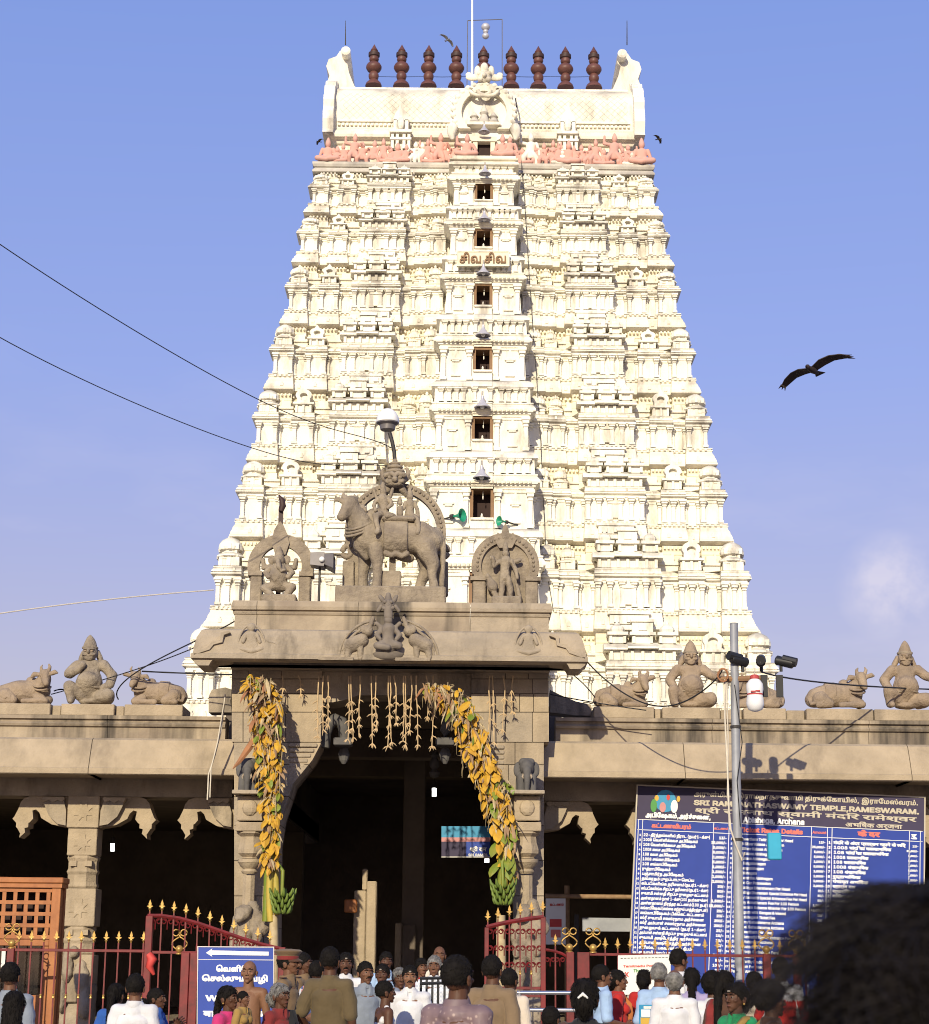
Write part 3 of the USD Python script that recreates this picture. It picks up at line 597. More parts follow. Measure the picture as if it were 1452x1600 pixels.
for px in (627, 889):                            # small gabled shrines against the roof
    x, z = xy(px, 206, .6); mb = MB(); w = tw(15, zR0); y = ty(zR0) - .5
    zb_ = xy(px, 228, .6)[1]
    mb.box(x - w * .9, x + w * .9, y + .2, y + 2, zb_, z); mb.box(x - w * 1.1, x + w * 1.1, y - .05, y + 2, zb_ + .55 * (z - zb_), zb_ + .7 * (z - zb_))
    for u in (-.85, -.35, .35, .85): mb.box(x + u * w - .06, x + u * w + .06, y, y + .3, zb_, z)
    mb.box(x - w * 1.15, x + w * 1.15, y - .12, y + 2, z, z + .12)
    h = xy(px, 160, .6)[1] - z
    mb.box(x - w * .7, x + w * .7, y + .1, y + 2, z + .12, z + .42 * h)
    mb.extrude(Polygon([(x - w * .85, z + .4 * h), (x + w * .85, z + .4 * h), (x + w * .6, z + .62 * h), (x + w * .3, z + .74 * h), (x + w * .14, z + .9 * h), (x, z + h), (x - w * .14, z + .9 * h), (x - w * .3, z + .74 * h), (x - w * .6, z + .62 * h)]), y, y + 1.6)
    for s in (-1, 1): mb.box(x + s * w * .6 - .07, x + s * w * .6 + .07, y, y + .2, z + .12, z + .42 * h)
    mb.sphere((x, y, z + .3 * h), (.16, .16, .3), 8, 6)
    obj('roof_shrine', mb, 'plaster_white', tower)
for px in (585, 705, 825, 930):
    x, z = xy(px, 212, .4); mb = MB(); y = ty(zR0) + .1
    mb.extrude(Polygon([(x - .3, z), (x + .3, z), (x + .22, z + .35), (x + .05, z + .6), (x, z + .95), (x - .05, z + .6), (x - .22, z + .35)]), y, y + .8); obj('roof_spire', mb, 'plaster_white', tower)
# painted stucco figures of the band
def stucco(pose, seed):
    r = random.Random(seed); b = []
    sp = r.uniform(.16, .3); lean = r.uniform(-.12, .12)
    if pose == 'sit':
        b += chain((-.08, 0, .25), .15, (-.42, -.2, .2), .12, (0, -.3, .1), .09); b += chain((.08, 0, .25), .15, (.42, -.2, .2), .12, (.02, -.32, .12), .09); hz = .25
    else:
        b += chain((-.1, 0, .62), .14, (-sp, -.08 - r.random() * .1, .36), .11, (-sp * .9, 0, .04), .075); b += chain((.1, 0, .62), .14, (sp * 1.1, -.05, .34), .11, (sp, 0, .04), .075); hz = .62
        b += [bone((0, 0, hz - .2), (.2, .12, .1), (0, 0, hz), (.19, .14, .1))]
    b += [bone((0, 0, hz), (.18, .14, .12), (lean * .5, 0, hz + .18), (.13, .1, .1), (lean, 0, hz + .42), (.22, .14, .1))]
    H_ = hz + .48
    b += [bone((lean, 0, H_), .07, (lean, 0, H_ + .08), .07), ball((lean, -.02, H_ + .17), (.125, .135, .15)), bone((lean, 0, H_ + .25), .12, (lean, .02, H_ + .46), .04)]
    for s in (-1, 1):
        sh = (lean + s * .23, 0, hz + .42)
        el, ha = r.choice([((lean + s * .42, .02, hz + .2), (lean + s * .3, -.2, hz + .38)), ((lean + s * .40, 0, hz + .16), (lean + s * .2, -.14, hz + .02)), ((lean + s * .46, 0, hz + .46), (lean + s * .44, -.06, hz + .78)), ((lean + s * .34, 0, hz + .12), (lean + s * .36, -.08, hz - .14))])
        b += chain(sh, .09, el, .065, ha, .05)
    return soft(b, .09, 3)
FIG = [(513, 'sit', 36, 0), (553, 'stand', 42, .25), (583, 'stand', 33, 0), (600, 'stand', 36, 0), (622, 'sit', 30, 0), (649, 'stand', 32, 0), (668, 'stand', 36, 0), (687, 'stand', 44, 0), (711, 'stand', 34, 0), (730, 'sit', 34, 0), (785, 'sit', 34, 0), (806, 'stand', 30, 0), (829, 'stand', 46, 0), (849, 'stand', 32, 0), (863, 'stand', 36, 0), (889, 'sit', 36, 0), (913, 'stand', 30, 0), (931, 'stand', 38, 0), (960, 'stand', 46, 0), (988, 'sit', 22, 0), (1004, 'sit', 40, 0)]
FIG += [(px, 'stand' if q % 3 else 'sit', 25 + 3 * (q % 3), 0) for q, px in enumerate((527, 540, 566, 611, 634, 658, 677, 699, 795, 817, 839, 872, 879, 901, 922, 945, 972, 980))]
SH = [stucco('stand', k) for k in range(6)] + [stucco('sit', 11), stucco('sit', 12)]
for j, (px, pose, hpx, ln) in enumerate(FIG):
    v_, f_ = SH[j % 6] if pose == 'stand' else SH[6 + j % 2]
    hgt = v_[:, 2].max(); s = 1.25 * tw(hpx, zF0) / hgt
    x, z = xy(px, 252, .3); inb = abs(px - 757) < 40
    y = ty(ZL[0]) - .18 - (FW if inb else 0) * .9; zz = zF0 if not inb else tz(248, fw=FW)
    w_ = v_ * s * [1.0 + (.25 if hpx < 34 else 0), 1, 1]
    obj('stucco_figure', (w_ + [x, y, zz - .02], f_), 'plaster_pink' if j % 7 != 5 else 'plaster_white', tower, smooth=True)
for j, px in enumerate((545, 640, 870, 985)):
    x, z = xy(px, 250, .3); mb = MB().box(x - .5, x + .5, YB + .35, YB + .7, zF0 + .1, zF0 + .75); obj('band_panel', mb, 'plaster_white', tower)
# window-like door of the top storey
mb = MB().box(TX - .95, TX + .95, YB - FW * .9 + .25, YB + 1.0, tz(248, fw=FW), tz(215, fw=FW)); 
tb = obj('top_bay', mb, 'plaster_cream', tower)
z0_, z1_ = tz(247.5, fw=FW), tz(221, fw=FW); hw_ = tw(10, z0_)
mb = MB()
for s in (-1, 1): mb.box(*sorted((TX + s * hw_, TX + s * (hw_ + .18))), YB - FW * .9 - .1, YB - FW * .9 + .3, z0_, z1_ + .1)
mb.box(TX - hw_ - .25, TX + hw_ + .25, YB - FW * .9 - .15, YB - FW * .9 + .3, z1_, z1_ + .2); obj('frame', mb, 'plaster_yellow', tb)
mb = MB().box(TX - hw_, TX + hw_, YB - FW * .9 + .2, YB - FW * .9 + .24, z0_, z1_); obj('window', mb, 'window_wood', tb)
# ------------------------------------------------------------------ the stone hall in front: porch and two wings
YCAN, YP, YL, YW, YC = 29.5, 30.6, 31.0, 31.8, 32.4
def X(px, Y, py=1200): return at(px, py, Y)[0]
def Zz(py, Y, px=610): return at(px, py, Y)[2]
def pp(pts, Y): return [(at(a, b, Y)[0], at(a, b, Y)[2]) for a, b in pts]
hall = thing('entrance_porch', 'grey brown stone entrance porch with deep canopy and wide dark doorway', 'porch')
# canopy: flat-topped rolled eave, then a corniced slab
xa, xb = X(365, 30.1, 990), X(858, 30.1, 990); zl = Zz(1031, YCAN)
zt = Zz(984, 29.62)
def cr(o, z, yo=None): return [(xa - o, 30.1 - (o if yo is None else yo), z), (xb + o, 30.1 - (o if yo is None else yo), z), (xb + o, 33.4 if o < .05 else 30.35, z), (xa - o, 33.4 if o < .05 else 30.35, z)]
mb = MB().loft([cr(.0, zl + .05), cr(.05, zl + .02), cr(.5, zl - .02), cr(.60, zl), cr(.60, zl + .07), cr(.57, zl + .09), cr(.555, zl + .22), cr(.52, zl + .36), cr(.46, zt - .03), cr(.40, zt), cr(.02, zt + .01)])
obj('canopy', mb, 'granite', hall)
for s, xx in ((-1, xa - .58), (1, xb + .58)):    # hooked corners of the canopy
    mb = MB(); x0, x1 = sorted((xx, xx - s * .30))
    mb.loft([[(x0, 29.52, zl - .02), (x1, 29.52, zl - .02), (x1, 30.3, zl - .02), (x0, 30.3, zl - .02)][::1], ][0:1] * 1 + [[(x0, 29.52, zl), (x1, 29.52, zl), (x1, 30.3, zl), (x0, 30.3, zl)]]) if False else None
    poly = Polygon([(0, .02), (.36, .02), (.30, -.05), (.27, -.11), (.10, -.11), (.03, -.05)])
    poly = affinity.translate(affinity.scale(poly, -s, 1, origin=(0, 0)), xx, zl)
    mb.extrude(poly, 29.56, 30.3); obj('canopy_corner', mb, 'granite', hall)
    poly = Polygon([(.05, .03), (.30, .12), (.36, .2), (.5, .24), (.52, .36), (.62, .40), (.60, .43), (.47, .40), (.46, .28), (.33, .245), (.27, .16), (.05, .07)])      # raised scroll line on the end
    poly = affinity.translate(affinity.scale(poly, -s, 1, origin=(0, 0)), xx + .02 * s, zl + .02)
    mb = MB().extrude(poly, 29.5, 29.7); obj('canopy_scroll', mb, 'granite', hall)
zs = [Zz(y, 30.1) for y in (979, 962, 957, 950, 941)]
xs0, xs1 = X(367, 30.1, 950), X(858, 30.1, 950)
def sr(o, z): return [(xs0 - o, 30.1 - o, z), (xs1 + o, 30.1 - o, z), (xs1 + o, 33.4, z), (xs0 - o, 33.4, z)]
nb = [xs0, X(402, 30.1, 950), X(560, 30.1, 950), X(735, 30.1, 950), xs1]
for i in range(4):                               # slab stones, each with its own joint
    a, b = nb[i] + .004, nb[i + 1] - .004
    ea, eb = (1 if i == 0 else 0), (1 if i == 3 else 0)
    R = lambda o, z: [(a - o * ea, 30.1 - o, z), (b + o * eb, 30.1 - o, z), (b + o * eb, 33.4, z), (a - o * ea, 33.4, z)]
    mb = MB().loft([R(.0, zt + .005), R(0, zs[1] - .01), R(.02, zs[1]), R(.035, zs[1] + .03), R(.0, zs[2]), R(.0, zs[2] + .015), R(.05, zs[2] + .02), R(.06, zs[3]), R(.04, zs[4] - .02), R(.03, zs[4])], True)
    obj('canopy_slab', mb, 'granite_stained' if i in (1, 2) else 'granite', hall)
ZTOP = zs[4]
# stonework of the front, block by block, round the doorway
left = [(362, 1036), (504, 1036), (504, 1096), (515, 1096), (503, 1110), (501, 1163), (488, 1188), (458, 1225), (440, 1280), (434, 1320), (430, 1700), (366, 1700), (366, 1160), (362, 1160)]
right = [(858, 1036), (736, 1036), (736, 1096), (725, 1096), (737, 1110), (738, 1163), (751, 1188), (781, 1225), (797, 1280), (803, 1320), (806, 1700), (850, 1700), (850, 1160), (858, 1160)]
lint = [(504, 1036), (736, 1036), (736, 1096), (715, 1096), (700, 1099), (690, 1085), (560, 1085), (540, 1092), (520, 1096), (504, 1096)]
courses = [1036, 1061, 1084, 1113, 1160, 1195, 1245, 1290, 1345, 1400, 1450, 1500, 1560, 1620, 1700]
cuts = {0: ([362, 388, 440, 504], [736, 790, 826, 858]), 1: ([362, 425, 504], [736, 800, 832, 858]), 2: ([362, 388, 450, 504], [736, 812, 834, 858]), 3: ([362, 380, 446, 504], [736, 790, 832, 860])}
rb = random.Random(3)
for side, shape in ((0, left), (1, right)):
    P = Polygon(pp(shape, YP)).buffer(0)
    for i in range(len(courses) - 1):
        xsx = cuts.get(i, ([362, 400 + 12 * (i % 3), 520], [720, 815 - 10 * (i % 3), 862]))[side]
        for a, b in zip(xsx[:-1], xsx[1:]):
            cell = Polygon(pp([(a, courses[i]), (b, courses[i]), (b, courses[i + 1]), (a, courses[i + 1])], YP)).buffer(-.006)
            q = P.intersection(cell)
            if q.is_empty or q.area < .004: continue
            d = rb.uniform(0, .02)
            obj('stone_block', MB().extrude(q, YP - d, YP + .8), 'granite_pale' if rb.random() < .5 else 'granite', hall)
    obj('wall_core', MB().extrude(P.buffer(-.03), YP + .03, YP + 1.2), 'stone_interior', hall)
obj('lintel_beam', MB().extrude(Polygon(pp(lint, YP)), YP + .1, YP + .9), 'granite', hall)
x0, x1 = X(364, YP, 1040), X(857, YP, 1040)
obj('shadow_beam', MB().box(x0, x1, YP - .25, YP + .9, Zz(1050, YP), zl + .03), 'granite', hall)
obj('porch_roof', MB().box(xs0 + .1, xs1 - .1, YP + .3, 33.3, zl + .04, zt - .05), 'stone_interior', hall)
for s, pxs in ((-1, (362, 372)), (1, (848, 858))):                  # flank walls of the porch
    a, b = X(pxs[0], YP, 1100), X(pxs[1], YP, 1100)
    obj('flank_wall', MB().box(a, b, YP + .81, 34, Zz(1160, YP), zl), 'granite', hall)
for side in (0, 1):                              # mouldings under the corbelled head of the doorway
    for j in range(5):
        y0 = 1163 + 8 * j; w = 44 - 5 * j
        a, b = ((452, 452 + w) if side == 0 else (788 - w, 788))
        obj('corbel_moulding', MB().box(X(a, YP, y0), X(b, YP, y0), YP - .05 + .008 * j, YP + .3, Zz(y0 + 6, YP), Zz(y0, YP), .012), 'granite', hall)
    pts = [(504, 1168), (507, 1145), (514, 1130), (524, 1124), (534, 1128), (538, 1142), (538, 1160)]
    if side: pts = [(1240 - a - 6, b) for a, b in pts]
    q = np.array([at(a, b, YP + .35) for a, b in pts])
    mb = MB().tube(q, [.13, .12, .11, .105, .10, .095, .09], 10)
    br = obj('corbel_bracket', mb, 'stone_grey', hall, smooth=60)
    e = q[-1]; mb = MB().box(e[0] - .15, e[0] + .15, YP - .1, YP + .2, e[2] - .09, e[2] + .03, .01); mb.revolve([(.03, -.36), (.07, -.3), (.1, -.2), (.06, -.1), (.10, -.09)], (e[0], YP + .35, e[2]), 10)
    obj('pendant', mb, 'stone_grey', br)
# front colonettes with bell capitals, and what stands on them
def colonette(cx, nm):
    t = thing('porch_column', None, None, parent=hall)
    zz = lambda y: Zz(y, 30.2, cx)
    x = X(cx, 30.2, 1300); k = 1 / 95
    ph = math.pi / 8
    obj('bracket_slab', MB().box(x - 26 * k, x + 26 * k, 29.75, 30.6, zz(1244), zz(1238), .01), 'granite', t)
    obj('lotus_block', MB().box(x - 20 * k, x + 20 * k, 29.98, 30.6, zz(1284), zz(1245), .015).sphere((x, 29.98, zz(1264)), (.13, .07, .13), 10, 6), 'granite_pale', t)
    obj('bell_capital', MB().revolve([(.23, zz(1300)), (.235, zz(1303)), (.16, zz(1308)), (.175, zz(1318)), (.205, zz(1328)), (.2, zz(1334)), (.12, zz(1340)), (.14, zz(1342))][::-1], (x, 30.2, 0), 8, ph=ph), 'granite_pale', t)
    obj('abacus', MB().box(x - .225, x + .225, 29.97, 30.45, zz(1300), zz(1286), .01), 'granite_pale', t)
    obj('neck', MB().revolve([(.10, zz(1366)), (.13, zz(1362)), (.1, zz(1358)), (.15, zz(1354)), (.17, zz(1350)), (.19, zz(1348)), (.19, zz(1343))], (x, 30.2, 0), 12), 'granite_pale', t, smooth=40)
    obj('shaft', MB().revolve([(.1, zz(1440)), (.1, zz(1368))], (x, 30.2, 0), 8, ph=ph), 'granite_pale', t)
    obj('pedestal', MB().box(x - .3, x + .3, 29.8, 30.6, 0, .5, .02), 'granite', t)
    b = []                                       # rearing lion-like beast at the foot
    q = lambda a, c, d=0.0: (x + (a) * k, 30.05 + d, zz(c))
    b += [bone(q(-8, 1470), .16, q(0, 1445), .15, q(-2, 1425), .1)]; b += [bone(q(-4, 1424, -.12), (.13, .14, .1), q(-8, 1436, -.24), (.09, .08, .06)), bone(q(8, 1415, .1), .1, q(18, 1440, .1), .12)]; b += chain(q(10, 1440), .1, q(18, 1462, -.12), .07, q(14, 1490, -.14), .06)
    b += chain(q(-12, 1440), .1, q(-18, 1465, -.14), .07, q(-16, 1492, -.14), .06); b += chain(q(6, 1480), .14, q(16, 1510), .1, q(12, 1560), .08); b += chain(q(-6, 1480), .14, q(-14, 1515), .1, q(-12, 1560), .08); b += [bone(q(14, 1430), .1, q(22, 1450), .13)]
    b += [mbox(x - .28, x + .28, 29.85, 30.3, .48, zz(1560))]
    obj('beast_carving', soft(b, .05, 5, .09, 7), 'granite_statue', t, smooth=True)
colonette(392, 'l'); colonette(823, 'r')
for j, (px, lab) in enumerate(((389, 'dark grey stone elephant bracket on the left porch column beside dry leaves'), (823, 'dark grey stone elephant bracket on the right porch column under the eave'))):
    e = thing('elephant_bracket', lab, 'elephant statue', group='stone elephants on the porch columns'); Yq = 30.0; k = 1 / 97
    q = lambda a, c, d=0.0: (X(px, Yq) + a * k, Yq + d, Zz(c, Yq, px))
    b = [bone(q(0, 1203, .12), (.15, .2, .16), q(0, 1215, .4), (.16, .2, .18)), ball(q(0, 1200, -.08), (.12, .13, .14)), bone(q(-6, 1192, -.06), .07, q(6, 1192, -.06), .07)]
    b += chain(q(0, 1205, -.18), .07, q(0, 1222, -.2), .05, q(0, 1236, -.17), .038)
    for s in (-1, 1): b += [ball(q(13 * s, 1203, 0), (.075, .045, .13)), bone(q(8 * s, 1215, -.02), .075, q(9 * s, 1238, -.04), .065), bone(q(8 * s, 1215, .4), .08, q(9 * s, 1238, .4), .07)]
    obj('elephant', soft(b, .045, 4, .008, 14), 'stone_grey', e, smooth=True)
    mb = MB()
    for s in (-1, 1): mb.tube([q(5 * s, 1211, -.17), q(7 * s, 1216, -.24), q(6 * s, 1219, -.3)], [.02, .016, .006], 6)
    obj('tusks', mb, 'granite_pale', e)
# wings
def wing(s, x_in_px, lab):
    w = thing('stone_hall_wing', lab, 'hall wing')
    lipy, topy = (1209, 1154) if s < 0 else (1215, 1160)
    xi = X(x_in_px, YL, 1200); xo = X(-420 if s < 0 else 1880, YL, 1200)
    z0, z1 = Zz(lipy, YL, 200 if s < 0 else 1000), Zz(topy, YL + .35, 200 if s < 0 else 1000)
    joints = [-420, -180, 138, 375] if s < 0 else [842, 1071, 1425, 1880]
    for a, b in zip(joints[:-1], joints[1:]):    # eave slabs
        A, B = X(a, YL) + .006, X(b, YL) - .006
        R = lambda y, z: [(A, y, z), (B, y, z), (B, YC + .3, z), (A, YC + .3, z)]
        obj('eave_slab', MB().loft([R(YL + .25, z0 + .02), R(YL + .03, z0 - .015), R(YL, z0), R(YL, z0 + .09), R(YL + .02, z0 + .10), R(YL + .09, z0 + .3), R(YL + .22, z1 - .04), R(YL + .3, z1), R(YL + .5, z1 + .01)], True), 'granite_pale', w)
    x_par = X(353 if s < 0 else 868, YW, 1130)
    A, B = sorted((x_par, xo))
    zz = lambda y: Zz(y, YW, 200 if s < 0 else 1000)
    d = 0 if s < 0 else 4
    edges = np.linspace(A, B, 5)
    ys = [1152 + d, 1136 + d, 1132 + d, 1128 + d, 1125 + d, 1119 + d]
    for a, b in zip(edges[:-1], edges[1:]):
        a += .004; b -= .004
        R = lambda o, z: [(a, YW - o, z), (b, YW - o, z), (b, YW + .5, z), (a, YW + .5, z)]
        obj('parapet_stone', MB().loft([R(0, z1 - .05), R(0, zz(ys[1])), R(.05, zz(ys[1]) + .005), R(.07, zz(ys[2])), R(.02, zz(ys[3])), R(.02, zz(ys[4])), R(.08, zz(ys[4]) + .005), R(.08, zz(ys[5]))], True), 'granite_stained', w)
    zb = zz(ys[5])
    for a, b in ([(-420, -220), (-216, 79), (81, 94), (96, 179), (181, 193), (195, 286)] if s < 0 else [(928, 1022), (1024, 1033), (1035, 1125), (1127, 1160), (1162, 1228), (1230, 1258), (1260, 1364), (1366, 1480), (1482, 1880)]):
        wide = b - a > 40
        obj('plinth_stone', MB().box(X(a, YW, 1110), X(b, YW, 1110), YW - (.04 if wide else -.05), YW + .9, zb, zz(1101 + d) - (0 if wide else .02), .012), 'granite_pale', w)
    # beam, roof, columns
    xe = X(366 if s < 0 else 850, YC, 1230)
    A, B = sorted((xe, xo)); zbm = Zz(1246, YC, 136)
    obj('beam', MB().box(A, B, YC - .25, YC + .5, zbm, z0 + .05), 'granite', w)
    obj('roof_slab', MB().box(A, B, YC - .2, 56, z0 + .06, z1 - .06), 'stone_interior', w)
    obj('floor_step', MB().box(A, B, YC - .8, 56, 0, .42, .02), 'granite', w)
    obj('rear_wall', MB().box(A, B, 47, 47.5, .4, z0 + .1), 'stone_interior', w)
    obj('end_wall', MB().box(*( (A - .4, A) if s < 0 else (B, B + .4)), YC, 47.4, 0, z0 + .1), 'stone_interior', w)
    cols = (136, -124, -384) if s < 0 else (1088, 1350, 1612)
    half = [(-80, 1215), (-180, 1197), (-240, 1162), (-252, 1132), (-272, 1114), (-292, 1120), (-288, 1142), (-285, 1165), (-302, 1186), (-310, 1190), (-310, 1214), (-330, 1220), (-325, 1244), (-356, 1274), (-352, 1250), (-370, 1220), (-378, 1214), (-378, 1190), (-400, 1167), (-390, 1155), (-370, 1110), (-360, 1075), (-340, 1050), (-300, 1036), (0, 1030), (0, 1215)]
    lobe = [(-228, 1056), (-170, 1050), (-112, 1056), (-108, 1080), (-96, 1120), (-94, 1205), (-140, 1196), (-190, 1152), (-214, 1100)]
    cap_ = [(-232, 1046), (-108, 1046), (-108, 1058), (-120, 1074), (-145, 1062), (-170, 1076), (-195, 1062), (-222, 1074), (-232, 1060)]
    k = 1 / 3.63
    for c in cols + ((392,) if s < 0 else (823,)):
        pier = c not in (392, 823)
        cx = X(c, YC, 1260)
        def bp(pts, m): return Polygon([(cx + m * a * k / 89.5, Zz(960 + b * k, YC, 136)) for a, b in pts]).buffer(0)
        br = None
        for m in ((1, -1) if pier else ((1,) if s < 0 else (-1,))):
            b1 = obj('bracket', MB().extrude(bp(half, m), YC - .18, YC + .22), 'granite_pale', w)
            obj('bracket_lobe', MB().extrude(bp(lobe, m), YC - .30, YC - .18), 'granite', b1); obj('bracket_cap', MB().extrude(bp(cap_, m), YC - .34, YC - .18), 'granite_pale', b1)
        if not pier: continue
        z = lambda y: Zz(y, YC, 136); h = .26
        t = thing('hall_column', None, None, parent=w)
        obj('capital_block', MB().box(cx - .27, cx + .27, YC - .3, YC + .3, z(1295), z(1246), .01), 'granite_pale', t)
        star = Point(0, 0).buffer(.1, 2).union(Polygon([(.17 * math.cos(a) * (1 if i % 2 else .5), .17 * math.sin(a) * (1 if i % 2 else .5)) for i, a in enumerate(np.arange(16) * math.pi / 8)]))
        for yy, r in ((1270, 1.0), (1318, .9), (1420, 1.0)):
            obj('carved_flower', MB().extrude(affinity.translate(affinity.scale(star, r, r), cx, z(yy)), YC - (.315 if yy < 1290 else .285 if yy > 1400 else .265), YC), 'granite_pale', t)
        obj('shaft_block', MB().box(cx - .25, cx + .25, YC - .25, YC + .25, z(1338), z(1295), .012), 'granite_pale', t)
        for j, (a, b) in enumerate(((1388, 1338), (1492, 1448))):
            obj('shaft_facet', MB().revolve([(.27, z(a)), (.285, z(a) + .03), (.26, z(a) + .1), (.26, (z(a) + z(b)) / 2 - .05), (.285, (z(a) + z(b)) / 2), (.26, (z(a) + z(b)) / 2 + .05), (.26, z(b) - .1), (.285, z(b) - .04), (.27, z(b))], (cx, YC, 0), 8, ph=math.pi / 8), 'granite_pale', t)
            for q in (-1, 1): obj('shaft_tooth', MB().box(cx + q * .13 - .06, cx + q * .13 + .06, YC - .275, YC, (z(a) + z(b)) / 2 + .09, (z(a) + z(b)) / 2 + .18), 'granite_pale', t)
        obj('shaft_block', MB().box(cx - .285, cx + .285, YC - .27, YC + .27, z(1448), z(1389), .012), 'granite_pale', t)
        obj('column_base', MB().box(cx - .29, cx + .29, YC - .28, YC + .28, .9, z(1492), .015), 'granite_pale', t)
        b = [mbox(cx - .3, cx + .3, YC - .2, YC + .25, .42, 1.2), ball((cx - .12, YC - .3, 1.5), (.1, .12, .3)), ball((cx + .12, YC - .28, 1.3), (.14, .12, .3)), ball((cx - .02, YC - .32, 1.72), .1), ball((cx - .2, YC - .25, 1.0), (.1, .14, .3)), ball((cx + .2, YC - .25, .9), (.12, .14, .3))]
        obj('base_carving', soft(b, .06, 4, .08, 8), 'granite', t, smooth=True)
wing(-1, 375, 'left stone hall wing with brown columns, scrolled brackets and bulls on its parapet')
wing(1, 842, 'right stone hall wing behind the blue price board with long pale eave')
# the dark passage behind the doorway
inn = thing('inner_hall', 'dark pillared passage seen through the doorway with sunlit stone at its end', 'hall')
xi0, xi1 = X(366, YC, 1230), X(850, YC, 1230)
zc_ = Zz(1060, YP)
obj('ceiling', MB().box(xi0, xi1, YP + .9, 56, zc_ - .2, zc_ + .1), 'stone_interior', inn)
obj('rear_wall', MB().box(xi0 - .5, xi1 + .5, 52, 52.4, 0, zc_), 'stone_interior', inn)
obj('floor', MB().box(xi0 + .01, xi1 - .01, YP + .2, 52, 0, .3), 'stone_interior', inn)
for s, x_ in ((-1, xi0), (1, xi1)):
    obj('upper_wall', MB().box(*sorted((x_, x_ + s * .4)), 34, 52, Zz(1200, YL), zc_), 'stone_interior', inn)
def rough_block(a, b, ytop, ybot, Y, d, mat, nm):
    obj(nm, MB().box(X(a, Y, 1420), X(b, Y, 1420), Y, Y + d, max(0.3, Zz(ybot, Y)) if ybot < 1700 else .3, Zz(ytop, Y), .02), mat, inn)
rough_block(553, 572, 1392, 1800, 34.4, .5, 'granite_pale', 'stone_panel'); rough_block(572.5, 588, 1377, 1800, 34.3, .5, 'granite_pale', 'stone_panel')
rough_block(565, 573, 1358, 1391.5, 34.45, .3, 'granite_pale', 'stone_panel')
rough_block(628, 662, 1060, 1800, 38.2, .6, 'stone_interior', 'pillar')
rough_block(618, 629, 1442, 1800, 37.9, .3, 'granite_pale', 'plinth')
rough_block(629.5, 650, 1444, 1800, 37.8, .25, 'stone_interior', 'counter')
rough_block(538, 558, 1406, 1427, 34.2, .05, 'orange_wood', 'notice_panel')
for a in (568, 712):                             # brackets of the inner pillars, and a ceiling beam
    pass
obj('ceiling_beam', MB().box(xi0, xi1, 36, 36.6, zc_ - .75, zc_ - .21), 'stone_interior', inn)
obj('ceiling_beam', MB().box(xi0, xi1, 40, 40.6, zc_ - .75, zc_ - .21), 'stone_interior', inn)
# stones lying on the roof edge
for pts, nm, lab, Y in (([(326, 1113), (326, 1088), (331, 1078), (352, 1074), (364, 1078), (360, 1095), (362, 1113)], 'stone_stump', 'broken stone stump on the roof edge left of the canopy', 32.6),
                        ([(860, 1113), (860, 1078), (876, 1086), (900, 1096), (924, 1101), (926, 1118), (900, 1118)], 'stone_slab', 'sloping broken stone slab on the roof edge right of the canopy', 32.6)):
    mb = MB().extrude(Polygon(pp(pts, Y)), Y, Y + .45)
    obj(nm, mb, 'granite', None, label=lab, cat='stone')
for px in (380, 842):
    pass
# ------------------------------------------------------------------ stone statues on the canopy and the parapets
def local(cx, cy, Y):
    """pixels of the photograph near (cx, cy) on the upright plane Y, as metres; radii in pixels."""
    k = depth_of(at(cx, cy, Y)) / FPX
    def q(px, py, d=0.0): p = at(px, py, Y); return np.array([p[0], Y + d * k, p[2]])
    return q, k
def fig(q, k, parts):
    """parts: (px, py, depth px, radius px or triple) joined pairwise into a limb"""
    out = []
    for limb in parts:
        L = [(q(*p[:3]), np.broadcast_to(np.array(p[3], float) * k, (3,))) for p in limb]
        if len(L) == 1: out.append(ball(*L[0]))
        for a, b in zip(L[:-1], L[1:]): out.append(bone(*a, *b))
    return out
def ring_arch(q, k, cx, cy, r0, r1, y_base, d0, d1, hole=True, extra=()):
    c = q(cx, cy)
    def P(r): return Point(c[0], c[2]).buffer(r * k, 20)
    zb = q(cx, y_base)[2]
    leg = lambda a, b: shapely.box(q(a, cy)[0], zb, q(b, cy)[0], c[2])
    s = P(r1).intersection(shapely.box(c[0] - 99, c[2] - .25 * r1 * k, c[0] + 99, c[2] + 99)).union(leg(cx - r1 * .93, cx - r0 * .86)).union(leg(cx + r0 * .86, cx + r1 * .93))
    if hole: s = s.difference(P(r0).union(leg(cx - r0 * .86, cx + r0 * .86)))
    else: s = s.union(leg(cx - r0, cx + r0))
    return MB().extrude(s.buffer(.01).buffer(-.01), c[1] + d0 * k, c[1] + d1 * k)
